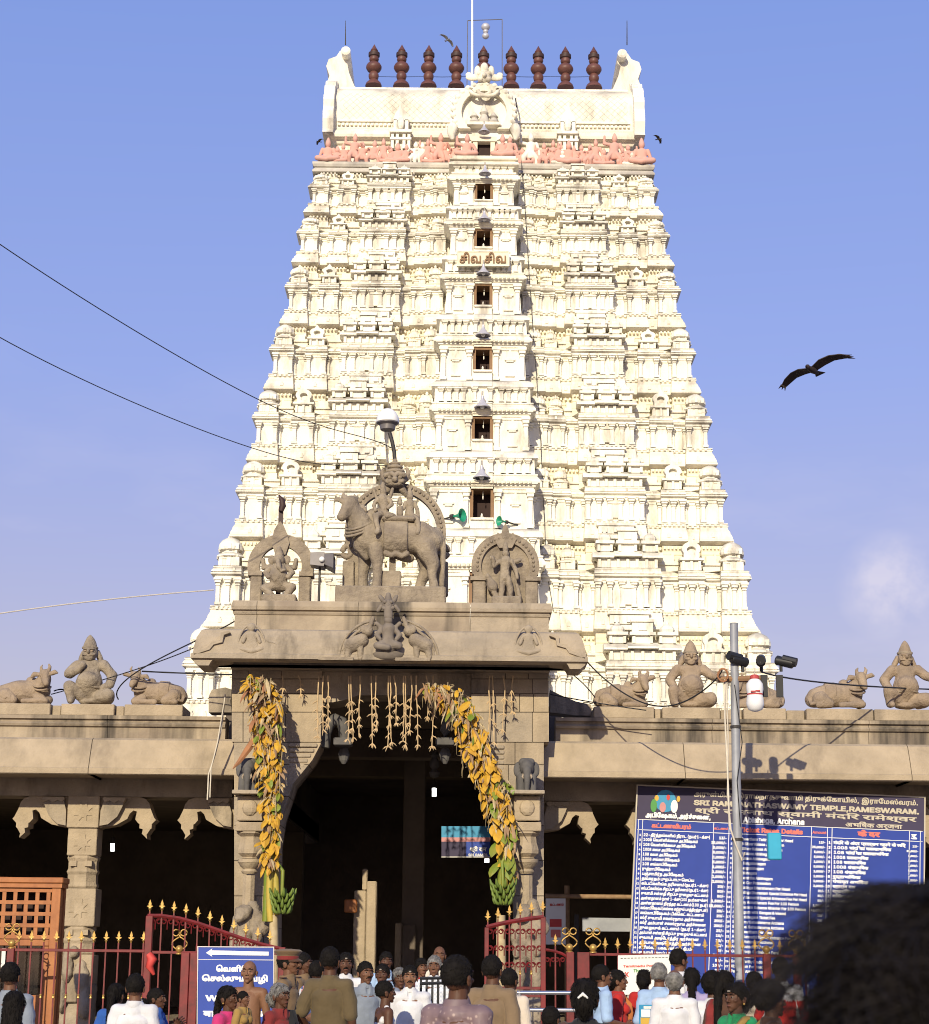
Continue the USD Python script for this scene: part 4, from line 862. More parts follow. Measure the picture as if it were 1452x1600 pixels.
# the bull with its riders, under an arch
YB_ = 30.9
q, k = local(615, 850, YB_)
bull = thing('bull_statue', 'large standing stone bull carrying seated riders under an arch on the canopy', 'bull statue')
obj('plinth', MB().box(q(527, 930)[0], q(697, 930)[0], YB_ - .55, YB_ + .55, ZTOP - .01, q(610, 925)[2], .02), 'granite_statue', bull)
b = fig(q, k, [[(574, 848, 0, 23), (590, 838, 0, 27), (622, 839, 0, 28.5), (656, 840, 0, 26), (672, 846, 0, 22)], [(585, 808, 0, 15), (600, 815, 0, 18)],
               [(575, 845, -4, 23), (562, 820, -8, 20), (553, 803, -12, 15)], [(549, 790, -14, 13), (544, 802, -20, 11), (536, 813, -26, 8)], [(536, 811, -28, 6), (533, 814, -28, 5)],
               [(545, 786, -16, 6), (537, 780, -14, 3.5), (538, 773, -13, 1.6)], [(553, 787, -8, 6), (556, 779, -5, 3.5), (554, 774, -5, 1.6)], [(541, 790, -22, 4), (530, 785, -24, 4.5), (525, 788, -24, 2)], [(560, 795, -6, 5), (567, 796, -10, 5.5), (573, 801, -12, 2)],
               [(588, 860, -14, 13), (591, 888, -17, 8), (590, 905, -17, 6.5), (589, 924, -17, 8)], [(572, 860, 14, 13), (567, 892, 15, 8), (566, 924, 15, 8)],
               [(664, 855, -11, 18), (677, 885, -16, 10), (675, 900, -16, 6.5), (680, 924, -16, 8)], [(660, 855, 12, 17), (668, 886, 15, 10), (657, 908, 15, 8), (655, 924, 15, 9)],
               [(684, 830, 0, 6), (693, 845, -2, 4), (692, 890, -4, 4), (690, 915, -4, 5)], [(562, 855, -10, 8), (573, 872, -6, 5)], [(620, 868, 0, 6), (640, 872, 0, 8)]])
obj('body', soft(b, .07, 5, .03, 7), 'granite_statue', bull, smooth=True)
for t0, t1, off in ((0, 1, 0), (0, 1, 5), (0, 1, 10)):                # necklaces
    mb = MB().tube([q(562 + 3 * math.cos(a) * 1 - off * .2 + 17 * math.cos(a), 822 + off + 9 * math.sin(a) * 1 + 6 * math.cos(a) * -1, -8 - 20 * math.sin(a)) for a in np.linspace(-.5, math.pi + .3, 20)], 2.2 * k, 6)
    obj('necklace', mb, 'granite_statue', bull, smooth=True)
b = fig(q, k, [[(602, 840, 0, (3, 33, 30.5)), (620, 841, 0, (3, 33, 32)), (637, 841, 0, (3, 33, 31))], [(604, 868, -18, 5), (612, 872, -20, 4), (620, 869, -20, 5), (629, 873, -20, 4), (636, 869, -18, 5)]])
obj('saddle_cloth', soft(b, .05, 2, .012, 10), 'granite_statue', bull, smooth=True)
obj('saddle', MB().box(q(598, 815)[0], q(650, 815)[0], YB_ - .3, YB_ + .3, q(610, 819)[2], q(610, 811)[2], .03), 'granite_statue', bull)
b = fig(q, k, [[(601, 806, -10, 9), (600, 793, -10, 7.5), (599, 782, -10, 9)], [(599, 771, -11, 5.5)], [(599, 766, -11, 5), (599, 757, -11, 2)], [(591, 781, -10, 4), (585, 792, -12, 3.3), (588, 802, -18, 3)], [(607, 781, -10, 4), (613, 791, -12, 3.3), (607, 798, -18, 3)], [(588, 778, -6, 3), (584, 766, -6, 2.5)], [(610, 778, -6, 3), (614, 766, -6, 2.5)],
               [(596, 807, -16, 5.5), (588, 812, -26, 5), (590, 824, -30, 4.2), (593, 836, -32, 4), (590, 840, -36, 4)], [(605, 807, -14, 5.5), (616, 811, -22, 4.5), (606, 813, -28, 4)]])
obj('rider', soft(b, .045, 3, .03, 12), 'granite_statue', bull, smooth=True)
b = fig(q, k, [[(640, 808, -8, 8), (641, 795, -8, 6.5), (641, 788, -8, 7)], [(641, 779, -9, 5.5)], [(641, 774, -9, 4.5), (641, 765, -9, 2)], [(634, 788, -8, 3.5), (631, 798, -12, 3)], [(648, 788, -8, 3.5), (653, 800, -10, 3), (654, 812, -12, 3)], [(644, 808, -12, 5), (652, 816, -18, 5), (655, 832, -22, 4), (653, 838, -24, 4)]])
b += fig(q, k, [[(626, 808, -16, 5), (626, 798, -16, 5)], [(626, 790, -17, 4)], [(626, 786, -17, 3), (626, 781, -17, 1.5)]])
obj('rider', soft(b, .035, 4, .008, 14), 'granite_statue', bull, smooth=True)
mb = ring_arch(q, k, 617, 825, 66, 80, 925, 26, 40); obj('arch', mb, 'granite_statue', bull)
for s in (-1, 1):
    mb = MB().tube([q(617 + s * (76 + 7 * math.cos(a)), 856 + 9 * math.sin(a), 28) for a in np.linspace(-2.5, 2.8, 14)], 4.5 * k, 8); obj('arch_scroll', mb, 'granite_statue', bull, smooth=True)
    obj('arch_foot', MB().box(q(617 + s * 74, 900)[0] - .1, q(617 + s * 74, 900)[0] + .1, YB_ + 20 * k, YB_ + 42 * k, q(610, 925)[2], q(610, 872)[2], .02), 'granite_statue', bull)
for j in range(34):
    a = -.1 + (math.pi + .2) * j / 33; mb = MB().sphere(q(617 + 73 * math.cos(a), 825 - 73 * math.sin(a), 25), 2.6 * k, 6, 4); obj('arch_bead', mb, 'granite_statue', bull)
b = fig(q, k, [[(617, 746, 16, (19, 13, 11))], [(617, 755, 12, (15, 12, 4.5))], [(603, 741, 6, 4.5), (612, 739, 3, 4), (617, 743, 1, 4), (622, 739, 3, 4), (631, 741, 6, 4.5)], [(609, 745, 4, 3.5)], [(625, 745, 4, 3.5)], [(617, 749, -1, 5)], [(605, 751, 4, 3.5), (629, 751, 4, 3.5)],
               [(617, 733, 16, (16, 12, 5))], [(617, 726, 17, (13, 11, 4.5))], [(617, 720, 18, (9, 8, 3.5))], [(617, 715, 19, (4, 4, 3.5))], [(600, 744, 18, 5), (596, 733, 20, 3.5), (599, 727, 20, 2)], [(634, 744, 18, 5), (638, 733, 20, 3.5), (635, 727, 20, 2)], [(606, 760, 18, 6), (600, 768, 22, 4)], [(628, 760, 18, 6), (634, 768, 22, 4)]])
obj('lion_mask', soft(b, .03, 2, .02, 16), 'granite_statue', bull, smooth=True)
obj('belly_block', MB().box(q(597, 900)[0], q(627, 900)[0], YB_ - .15, YB_ + .15, q(610, 925)[2], q(610, 894)[2], .02).box(q(608, 900)[0], q(618, 900)[0], YB_ - .06, YB_ + .06, q(610, 896)[2], q(610, 868)[2]), 'granite_statue', bull)
# seated elephant-headed figure in an arch with an iron pole behind it
q, k = local(437, 890, 30.9)
ga = thing('arched_statue', 'seated round-bellied elephant-headed stone figure in open arch at left of canopy', 'statue')
mb = ring_arch(q, k, 438, 884, 33, 52, 905, 6, 16); obj('arch', mb, 'granite_statue', ga)
obj('arch_finial', MB().extrude(Polygon([(q(a, b)[0], q(a, b)[2]) for a, b in ((424, 848), (428, 828), (434, 818), (438, 814), (443, 820), (448, 832), (452, 848), (446, 866), (430, 866))]), 30.9 + .02, 30.9 + .2), 'granite_statue', ga)
for s in (-1, 1): obj('arch_foot', MB().box(q(438 + s * 38, 920)[0] - .10, q(438 + s * 38, 920)[0] + .10, 30.88, 31.15, ZTOP - .01, q(438, 900)[2] - .005, .02).box(q(438 + s * 40, 920)[0] - .12, q(438 + s * 40, 920)[0] + .12, 30.86, 31.17, q(438, 900)[2], q(438, 893)[2]), 'granite_statue', ga)
for s in (-1, 1): obj('arch_crest', MB().extrude(Polygon([(q(438 + s * a, b)[0], q(438, b)[2]) for a, b in ((14, 846), (19, 836), (24, 843), (30, 852), (22, 856))]), 30.97, 31.1), 'granite_statue', ga)
obj('seat', MB().box(q(412, 935)[0], q(465, 935)[0], 30.55, 31.0, ZTOP - .01, q(437, 934)[2], .02), 'granite_statue', ga)
b = fig(q, k, [[(437, 912, -6, 14), (436, 897, -10, 17), (437, 882, -6, 13)], [(437, 868, -10, (11, 11, 11))], [(437, 858, -8, 8), (437, 846, -6, 4)], [(437, 872, -20, 5), (438, 884, -26, 4), (443, 891, -26, 3.2), (448, 889, -24, 2.6)], [(424, 866, -4, (7, 3, 9))], [(450, 866, -4, (7, 3, 9))],
               [(424, 880, -6, 6), (414, 890, -8, 5), (420, 900, -16, 4.5)], [(450, 880, -6, 6), (460, 890, -8, 5), (454, 900, -16, 4.5)], [(424, 878, -2, 5), (410, 880, -2, 4.5), (409, 866, -4, 4)], [(450, 878, -2, 5), (464, 880, -2, 4.5), (466, 866, -4, 4)],
               [(428, 915, -10, 9), (412, 920, -14, 7.5), (424, 932, -20, 6)], [(446, 915, -10, 9), (460, 918, -14, 7.5), (450, 934, -16, 6)]])
gv, gf = soft(b, .035, 3, .03, 12); g0 = q(437, 936); gv = g0 + (gv - g0) * [.9, 1, .86]; obj('figure', (gv, gf), 'granite_statue', ga, smooth=True)
po = thing('iron_pole', 'rusty iron bar with a hooked black tip rising behind the left arched statue', 'pole')
obj('bar', MB().box(q(433, 800)[0], q(440, 800)[0], 31.16, 31.22, ZTOP, q(437, 792)[2]), 'copper_dark', po)
obj('hook', MB().tube([q(437, 794, 20), q(440, 786, 20), q(439, 777, 20), q(434, 769, 20)], [.045, .06, .05, .015], 8), 'copper_dark', po, smooth=True)
# standing figure in a closed arch
q, k = local(790, 880, 30.9)
mu = thing('arched_statue', 'standing stone figure with a bird in closed round arch at right of canopy', 'statue')
mb = ring_arch(q, k, 790, 884, 38, 53, 908, 2, 14); obj('arch', mb, 'granite_statue', mu)
mb = MB().extrude(Point(q(790, 884)[0], q(790, 884)[2]).buffer(41 * k, 20).union(shapely.box(q(752, 0)[0], ZTOP, q(828, 0)[0], q(790, 884)[2])), 30.9 + 8 * k, 30.9 + 13 * k); obj('back_plate', mb, 'granite_statue', mu)
for j in range(24):
    a = -.15 + (math.pi + .3) * j / 23; mb = MB().sphere(q(790 + 44 * math.cos(a), 884 - 44 * math.sin(a), 1), 2.3 * k, 6, 4); obj('arch_bead', mb, 'granite_statue', mu)
obj('arch_finial', MB().extrude(Polygon([(q(a, b)[0], q(a, b)[2]) for a, b in ((772, 842), (778, 832), (783, 836), (786, 824), (790, 817), (794, 824), (797, 836), (802, 832), (808, 842), (800, 856), (780, 856))]), 30.9, 31.06), 'granite_statue', mu)
for s in (-1, 1): obj('arch_foot', MB().box(q(790 + s * 41, 920)[0] - .11, q(790 + s * 41, 920)[0] + .11, 30.86, 31.1, ZTOP - .01, q(790, 908)[2] - .005, .02).box(q(790 + s * 43, 920)[0] - .13, q(790 + s * 43, 920)[0] + .13, 30.83, 31.12, q(790, 908)[2], q(790, 902)[2]), 'granite_statue', mu)
obj('seat', MB().box(q(768, 935)[0], q(814, 935)[0], 30.6, 31.0, ZTOP - .01, q(790, 936)[2], .02), 'granite_statue', mu)
b = fig(q, k, [[(788, 904, -5, 8), (789, 890, -5, 7), (790, 878, -5, 9)], [(790, 866, -6, 5.5)], [(790, 860, -6, 4.5), (790, 850, -6, 2)], [(786, 905, -5, 6), (784, 920, -6, 5), (783, 936, -6, 4)], [(793, 905, -5, 6), (797, 920, -6, 5), (797, 936, -6, 4)],
               [(781, 878, -5, 4), (772, 886, -8, 3.5), (770, 874, -12, 3)], [(799, 878, -5, 4), (806, 892, -6, 3.5), (808, 904, -8, 3)], [(780, 880, -2, 3.5), (768, 872, -4, 3)], [(800, 880, -2, 3.5), (812, 876, -4, 3)],
               [(770, 918, -6, 9), (765, 908, -6, 5), (762, 902, -8, 4)], [(772, 926, -6, 5), (776, 936, -6, 4)], [(808, 915, -3, 3), (812, 934, -3, 3)]])
obj('figure', soft(b, .04, 2, .03, 12), 'granite_statue', mu, smooth=True)
# relief of a seated goddess between two elephants, on the canopy's face
YR = 29.52
q, k = local(610, 990, YR)
re_ = thing('canopy_relief', 'dark carved relief of a seated figure between two elephants on the canopy face', 'relief')
b = fig(q, k, [[(607, 1012, -2, 13), (607, 995, -4, 9), (607, 984, -4, 11)], [(607, 971, -6, 7)], [(607, 964, -6, 7), (607, 950, -5, 7), (607, 942, -5, 5)], [(600, 1008, -8, 7), (590, 1011, -12, 6), (607, 1014, -16, 5)], [(614, 1008, -8, 7), (624, 1011, -12, 6)],
               [(597, 984, -3, 4.5), (589, 993, -6, 4), (594, 1000, -8, 3.5)], [(617, 984, -3, 4.5), (625, 993, -6, 4), (620, 1000, -8, 3.5)], [(597, 982, -2, 4), (589, 975, -4, 3.5)], [(617, 982, -2, 4), (625, 975, -4, 3.5)]])
obj('seated_figure', soft(b, .03, 3, .02, 14), 'relief_dark', re_, smooth=True)
b = fig(q, k, [[(607, 944, -2, (10, 7, 8))], [(602, 942, -8, 3)], [(612, 942, -8, 3)], [(607, 947, -9, 3)], [(600, 951, -6, 3.5), (607, 954, -8, 3.5), (614, 951, -6, 3.5)], [(598, 938, 0, 4), (594, 932, 0, 2.5)], [(616, 938, 0, 4), (620, 932, 0, 2.5)], [(607, 938, 0, 6), (607, 930, 0, 4)], [(596, 948, 0, 4), (591, 954, 0, 3)], [(618, 948, 0, 4), (623, 954, 0, 3)]])
obj('lion_mask', soft(b, .03, 2, .02, 14), 'relief_dark', re_, smooth=True)
obj('lotus_seat', MB().revolve([(16 * k, 0), (24 * k, 4 * k), (25 * k, 9 * k), (20 * k, 12 * k)], q(607, 1030, 2), 16, sy=.5), 'relief_dark', re_, smooth=40)
for s in (-1, 1):
    e = fig(q, k, [[(607 + s * 42, 1000, 2, 11), (607 + s * 58, 1008, 2, 12)], [(607 + s * 32, 986, 0, 9)], [(607 + s * 28, 978, -2, 4), (607 + s * 24, 966, -2, 3)], [(607 + s * 44, 1010, 0, 5), (607 + s * 44, 1028, 0, 4.5)], [(607 + s * 62, 1014, 0, 6), (607 + s * 64, 1028, 0, 5)], [(607 + s * 38, 984, -5, (6, 3, 7))], [(607 + s * 66, 1002, 2, 4), (607 + s * 72, 1016, 2, 2)]])
    obj('elephant', soft(e, .04, 3, .008, 14), 'granite_statue', re_, smooth=True)
    for r in (0, 7):
        mb = MB().tube([q(607 + s * (12 + (66 - r) * math.sin(t)), 1030 - (62 - r) * math.cos(t) , 2) for t in np.linspace(.12, 1.5, 14)], 2.4 * k, 6); obj('arch_moulding', mb, 'granite_statue', re_, smooth=True)
    obj('base_step', MB().box(*sorted((q(607 + s * 30, 0)[0], q(607 + s * 80, 0)[0])), YR - .06, YR + .1, q(607, 1033)[2], q(607, 1028)[2]), 'granite_statue', re_)
for cx, lab in ((393, 'small carved seated figure in relief at the left end of the canopy'), (826, 'small carved seated figure in relief at the right end of the canopy')):
    q, k = local(cx, 1000, 29.56); dy = 0 if cx < 600 else 3
    t = thing('small_relief', lab, 'relief')
    b = fig(q, k, [[(cx, 1012 + dy, 0, (12, 4, 7)), (cx, 998 + dy, 0, (7, 4, 8)), (cx, 990 + dy, 0, (9, 4, 4))], [(cx, 980 + dy, 0, (7, 4, 7))], [(cx - 14, 1014 + dy, 0, (7, 4, 4)), (cx, 1018 + dy, -2, (6, 4, 4)), (cx + 14, 1014 + dy, 0, (7, 4, 4))], [(cx - 9, 992 + dy, 0, (3, 3, 3)), (cx - 13, 1003 + dy, -1, (3, 3, 3))], [(cx + 9, 992 + dy, 0, (3, 3, 3)), (cx + 13, 1003 + dy, -1, (3, 3, 3))]])
    obj('seated_figure', soft(b, .04, 3), 'granite', t, smooth=True)
    mb = MB().tube([q(cx + 22 * math.cos(a), 1016 + dy - 40 * math.sin(a) * (1 + .0), 1) for a in np.linspace(-.2, math.pi + .2, 22)], 1.8 * k, 6); obj('outline', mb, 'granite', t, smooth=True)
    if cx < 600: mb = MB().tube([q(cx + 24 + a * 5, 1000 + a * 2.6 + 1.2 * math.sin(a * 2), 0) for a in np.linspace(0, 9, 20)], 1.4 * k, 5); obj('chain', mb, 'granite', t)
# reclining bulls and squatting guardians along the parapets
def rest_bull(px0, px1, ybase, face, lab, mirror_head=False):
    cx = (px0 + px1) / 2; q, k = local(cx, ybase - 25, 32.2); L = px1 - px0; s = L / 95.0
    t = thing('reclining_bull', lab, 'bull statue', group=None)
    f = face
    P = lambda u, v, d=0.0: (cx + f * u * s, ybase - v * s, d * s)
    R = lambda r: np.array(r) * s
    b = fig(q, k, [[P(-34, 17) + (R(15),), P(-14, 20) + (R(18),), P(8, 20) + (R(17),), P(20, 22) + (R(15),)], [P(6, 36) + (R(8),), P(10, 30) + (R(10),)], [P(-38, 14) + (R(13),)],
                   [P(18, 24, -2) + (R(15),), P(26, 36, -6) + (R(11),), P(29, 42, -9) + (R(9),)], [P(29, 45, -12) + (R(8.5),), P(31, 36, -18) + (R(6.5),), P(33, 30, -22) + (R(4.5),)],
                   [P(24, 49, -11) + (R(3.4),), P(23, 56, -11) + (R(2),), P(25, 59, -11) + (R(1),)], [P(34, 49, -12) + (R(3.4),), P(37, 56, -12) + (R(2),), P(35, 60, -12) + (R(1),)], [P(22, 45, -11) + (R(3),), P(13, 45, -13) + (R(3.8),), P(9, 41, -13) + (R(1.5),)], [P(36, 45, -13) + (R(3),), P(44, 48, -14) + (R(3.8),), P(48, 47, -14) + (R(1.5),)],
                   [P(18, 10, -12) + (R(8),), P(30, 5, -16) + (R(6),), P(14, 4, -20) + (R(4.5),), P(-2, 3.5, -20) + (R(4),)], [P(-30, 12, -12) + (R(13),), P(-18, 6, -18) + (R(7),), P(-34, 4, -20) + (R(5),)], [P(-46, 14, -6) + (R(3),), P(-44, 6, -14) + (R(2.5),), P(-28, 8, -24) + (R(2),)],
                   [P(30, 8, 2) + (R(8),)]])
    obj('body', soft(b, .045, 4, .03, 9, int(px0) % 7), 'granite_warm', t, smooth=True)
    for o in (0, 5):
        mb = MB().tube([q(*P(22 + 12 * math.cos(a) + o * .4, 31 - o - 6 * math.sin(a), -6 - 15 * math.sin(a))) for a in np.linspace(-.3, math.pi + .3, 14)], 1.6 * s * k, 6); obj('necklace', mb, 'granite_warm', t, smooth=True)
    obj('saddle_cloth', soft(fig(q, k, [[P(-22, 20, 0) + (R((3, 18.6, 18.6)),), P(-8, 21, 0) + (R((3, 18.8, 18.8)),)]]), .06, 2), 'granite_warm', t, smooth=True) if px0 > 0 else None
    for e in (-1, 1): obj('eye', MB().sphere(q(*P(29.5 + e * 6, 43, -17)), 1.6 * s * k, 8, 6), 'granite_warm', t, smooth=True)
rest_bull(-6, 92, 1102, 1, 'reclining stone bull facing right at the far left end of the parapet')
rest_bull(196, 290, 1103, -1, 'reclining stone bull facing left beside the canopy on the left parapet')
rest_bull(930, 1022, 1107, 1, 'reclining stone bull facing right just right of the canopy')
rest_bull(1136, 1224, 1108, -1, 'reclining stone bull partly hidden behind the grey lamp pole')
rest_bull(1262, 1362, 1108, 1, 'reclining stone bull facing right at the far right of the parapet')
def guardian(cx, ybase, h, arm, lab, turn=0):
    q, k = local(cx, ybase - 50, 32.2); s = h / 108.0
    t = thing('guardian_statue', lab, 'statue')
    P = lambda u, v, d=0.0: (cx + u * s, ybase - v * s, d * s)
    R = lambda r: np.array(r) * s
    b = fig(q, k, [[P(0, 20, -2) + (R(14),), P(0, 34, -8) + (R((21, 19, 17)),), P(0, 50, -2) + (R((15, 12, 10)),), P(0, 62, -1) + (R((20, 11, 9)),)], [P(0, 36, -16) + (R((17, 13, 15)),)], [P(0, 70) + (R(8),)], [P(0, 80, -3) + (R((12, 12, 13)),)], [P(0, 74, -9) + (R((9, 6, 6)),)], [P(0, 90, -1) + (R((11, 11, 8)),), P(0, 100, 0) + (R(7),), P(0, 107, 0) + (R(2),)],
                   [P(-10, 82, 5) + (R(5),), P(-14, 74, 5) + (R(5),), P(-16, 69, 5) + (R(4),)], [P(10, 82, 5) + (R(5),), P(14, 74, 5) + (R(5),), P(16, 69, 5) + (R(4),)],
                   [P(-10, 14, -4) + (R(11),), P(-29, 27, -18) + (R(9),), P(-27, 6, -16) + (R(6.5),), P(-25, 4, -26) + (R(4.5),)], [P(12, 12, -4) + (R(12),), P(30, 13, -16) + (R(11),), P(30, 9, -8) + (R(9),), P(20, 5, -2) + (R(6),)],
                   [P(0, 5, -2) + (R((18, 14, 6)),)], [P(0, 81, -15) + (R((2.6, 4, 4)),)], [P(-5, 76, -13.5) + (R((4.5, 2.5, 1.8)),)], [P(5, 76, -13.5) + (R((4.5, 2.5, 1.8)),)], [P(-8.5, 77, -12) + (R(2),)], [P(8.5, 77, -12) + (R(2),)], [P(-5, 85, -13) + (R((4, 3, 1.6)),), P(5, 85, -13) + (R((4, 3, 1.6)),)], [P(0, 70, -11) + (R((5, 3, 2.5)),)]])
    armsL = {'hip': [[P(-20, 62) + (R(8.5),), P(-33, 46, 2) + (R(7.5),), P(-26, 30, -10) + (R(6),), P(-22, 26, -14) + (R(5),)]], 'chest': [[P(-20, 62) + (R(8.5),), P(-32, 48, -4) + (R(8),), P(-16, 52, -17) + (R(6),), P(-8, 60, -18) + (R(5.5),)]]}
    armsR = {'hip': [[P(20, 62) + (R(8.5),), P(34, 46, 2) + (R(8),), P(32, 30, -8) + (R(6.5),), P(22, 25, -14) + (R(5.5),)]], 'out': [[P(20, 62) + (R(8.5),), P(32, 52, -4) + (R(7.5),), P(43, 46, -18) + (R(6),), P(46, 49, -22) + (R(5.5),)]]}
    b += fig(q, k, armsL['chest' if arm == 'chest' else 'hip']); b += fig(q, k, armsR['hip' if arm == 'chest' else 'out'])
    obj('body', soft(b, .04, 3, .03, 9, int(cx) % 5), 'granite_warm' if cx > 500 else 'granite_statue', t, smooth=True)
    for e in (-1, 1): obj('eye', MB().sphere(q(*P(e * 5, 82, -13.8)), R((2.6, 1.8, 1.6)) * k, 8, 6), 'granite_warm', t, smooth=True)
    obj('crown_band', MB().revolve([(12.2 * s * k, 0), (12.8 * s * k, 1.5 * s * k), (12.2 * s * k, 3 * s * k)], q(*P(0, 87, -1)), 16), 'granite_statue', t, smooth=True)
    obj('belt', MB().tube([q(*P(19 * math.cos(a), 24 + 2 * math.sin(a), -6 - 16 * math.sin(a))) for a in np.linspace(-.2, math.pi + .2, 16)], 1.8 * s * k, 6), 'granite_statue', t, smooth=True)
guardian(141, 1102, 109, 'chest', 'squatting stone guardian holding a hand to his chest between two bulls on the left')
guardian(1079, 1107, 106, 'out', 'squatting stone guardian with outstretched hand left of the grey lamp pole')
guardian(1414, 1108, 106, 'out', 'squatting stone guardian with outstretched hand at the right edge of the parapet')
# ------------------------------------------------------------------ lettering
import glob
from PIL import Image, ImageDraw, ImageFont
FD = glob.glob('/opt/blender-*/*/datafiles/fonts/')[0]
FONTS = {}
def font_for(ch):
    o = ord(ch); return 'NotoSansTamil-VariableFont_wdth,wght.woff2' if 0xB80 <= o <= 0xBFF else 'NotoSansDevanagari-Regular.woff2' if 0x900 <= o <= 0x97F else 'Inter.woff2'
def lettering(text, px=28, bold=1):
    """outline of the text, one unit = capital height, origin at the left of the baseline"""
    runs = []
    for ch in text:
        f = font_for(ch) if ch != ' ' or not runs else runs[-1][0]
        if runs and runs[-1][0] == f: runs[-1][1] += ch
        else: runs.append([f, ch])
    W = 0; lay = []
    for f, tx in runs:
        ft = FONTS.get((f, px)) or FONTS.setdefault((f, px), ImageFont.truetype(FD + f, px))
        lay.append((ft, tx, W)); W += ft.getlength(tx) + bold
    im = Image.new('L', (int(W) + 16, px * 2)); d = ImageDraw.Draw(im)
    for ft, tx, x in lay: d.text((4 + x, int(px * 1.3)), tx, 255, font=ft, anchor='ls', stroke_width=bold)
    on = np.pad(np.asarray(im) > 120, ((0, 0), (1, 1))).astype(np.int8)
    rows, st = np.nonzero(np.diff(on, axis=1) == 1); en = np.nonzero(np.diff(on, axis=1) == -1)[1]
    if not len(rows): return Polygon(), 0
    s = shapely.union_all(shapely.box(st - 4, int(px * 1.3) - rows - 1, en - 4, int(px * 1.3) - rows)).buffer(.5).buffer(-.5).simplify(.6)
    k = 1 / (.72 * px)
    return affinity.scale(s, k, k, origin=(0, 0)), W * k
def board_text(mapper, text, u, v, h, mat, parent, y0, y1, width=None, px=28, bold=1, align='l', kind='text'):
    """text on a board; u, v in the board's pixels, h capital height in pixels; mapper turns (u, v) into x, z"""
    s, w = lettering(text, px, bold)
    if s.is_empty: return
    sx = h if width is None else width / w
    if align == 'c': u = u - w * sx / 2
    if align == 'r': u = u - w * sx
    mb = MB()
    for g_ in getattr(s, 'geoms', [s]):
        if g_.area < 1e-4: continue
        t = trimesh.creation.extrude_polygon(g_, 1.0, engine='earcut'); p = np.array(t.vertices)
        xz = mapper(u + p[:, 0] * sx, v - p[:, 1] * h)
        mb.add(np.stack([xz[0], y1 + (y0 - y1) * p[:, 2], xz[1]], 1), t.faces)
    if mb.v: obj(kind, mb, mat, parent)
def flat_map(Y, o, du=(1, 0), dv=(0, 1)):
    a, b, c = at(*o, Y), at(o[0] + 100 * du[0], o[1] + 100 * du[1], Y), at(o[0] + 100 * dv[0], o[1] + 100 * dv[1], Y)
    U, V = (b - a) / 100, (c - a) / 100
    return lambda u, v: (a[0] + U[0] * np.asarray(u) + V[0] * np.asarray(v), a[2] + U[2] * np.asarray(u) + V[2] * np.asarray(v))
def quad_on(mapper, u0, v0, u1, v1, y0, y1):
    pts = [tuple(float(c) for c in mapper(u, v)) for u, v in ((u0, v0), (u1, v0), (u1, v1), (u0, v1))]
    return MB().extrude(Polygon(pts), y0, y1)
# name plate on the tower
sg = thing('name_sign', 'cream sign with brown lettering below a window high on the tower', 'sign')
zc = tz(404, fw=FW + .5); Ys = ty(zc) - FW - .75
m_ = flat_map(Ys, (714, 392)); obj('panel', quad_on(m_, 0, 0, 82, 24, Ys, Ys + .12), 'plaster_yellow', sg)
board_text(m_, 'சிவ', 4, 19, 13.5, 'frame_ochre', sg, Ys - .06, Ys - .001, width=35, px=48, bold=1); board_text(m_, 'சிவ', 43, 19, 13.5, 'frame_ochre', sg, Ys - .06, Ys - .001, width=35, px=48, bold=1)
for a in ((0, 0, 82, 1.6), (0, 22.4, 82, 24), (0, 1.6, 1.6, 22.4), (80.4, 1.6, 82, 22.4)): obj('edge', quad_on(m_, *a, Ys - .03, Ys - .001), 'plaster_cream', sg)
obj('support', MB().box(*(at(a, 404, Ys)[0] for a in (735, 777)), Ys + .12, Ys + .8, zc - .05, zc + .05), 'plaster_white', sg)
# ------------------------------------------------------------------ railing and gates
YF = 27.0
def fx(px): return at(px, 1490, YF)[0]
def fz(py, px=600): return at(px, py, YF)[2]
def spear(mb, x, z, s=1.0, y=None):
    y = YF if y is None else y
    mb.revolve([(.008, 0), (.012, .02), (.026, .03), (.012, .045), (.01, .055)], (x, y, z), 6)
    P = Polygon([(-.012, .05), (-.045, .072), (-.03, .078), (-.012, .082), (-.022, .1), (0, .165), (.022, .1), (.012, .082), (.03, .078), (.045, .072), (.012, .05)])
    mb.extrude(affinity.translate(affinity.scale(P, s, s, origin=(0, 0)), x, z), y - .008, y + .008)
def picket(par, px, ztop, zbot, zcollar=None):
    x = fx(px); b = obj('picket', MB().box(x - .010, x + .010, YF - .010, YF + .010, zbot, ztop), 'red_paint', par)
    m = MB(); spear(m, x, ztop); obj('spear_tip', m, 'gold_paint', b)
    if zcollar: obj('collar', MB().revolve([(.011, -.03), (.02, -.02), (.013, 0), (.02, .02), (.011, .03)], (x, YF, zcollar), 6), 'gold_paint', b)
def rail(par, a, b, z, h=.04): obj('rail', MB().box(fx(a), fx(b), YF - .018, YF + .018, z - h / 2, z + h / 2, .004), 'red_paint', par)
def ornament(par, px, zb):
    x = fx(px); p = obj('post_ball', MB().sphere((x, YF, zb + .06), .055, 12, 8).revolve([(.05, 0), (.05, .015), (.03, .02)], (x, YF, zb - .01), 10), 'gold_paint', par, smooth=True)
    for s in (-1, 1):
        t = np.linspace(0, 1, 16); pts = [(x + s * (.03 + .09 * math.sin(math.pi * min(u * 1.25, 1)) - .03 * u), YF, zb + .05 + .22 * u) for u in t] + [(x + s * (.055 + .045 * math.cos(a)), YF, zb + .285 + .045 * math.sin(a)) for a in np.linspace(math.pi, -1.4 * math.pi, 14)]
        obj('scroll', MB().tube(pts, .011, 5), 'gold_paint', p, smooth=True)
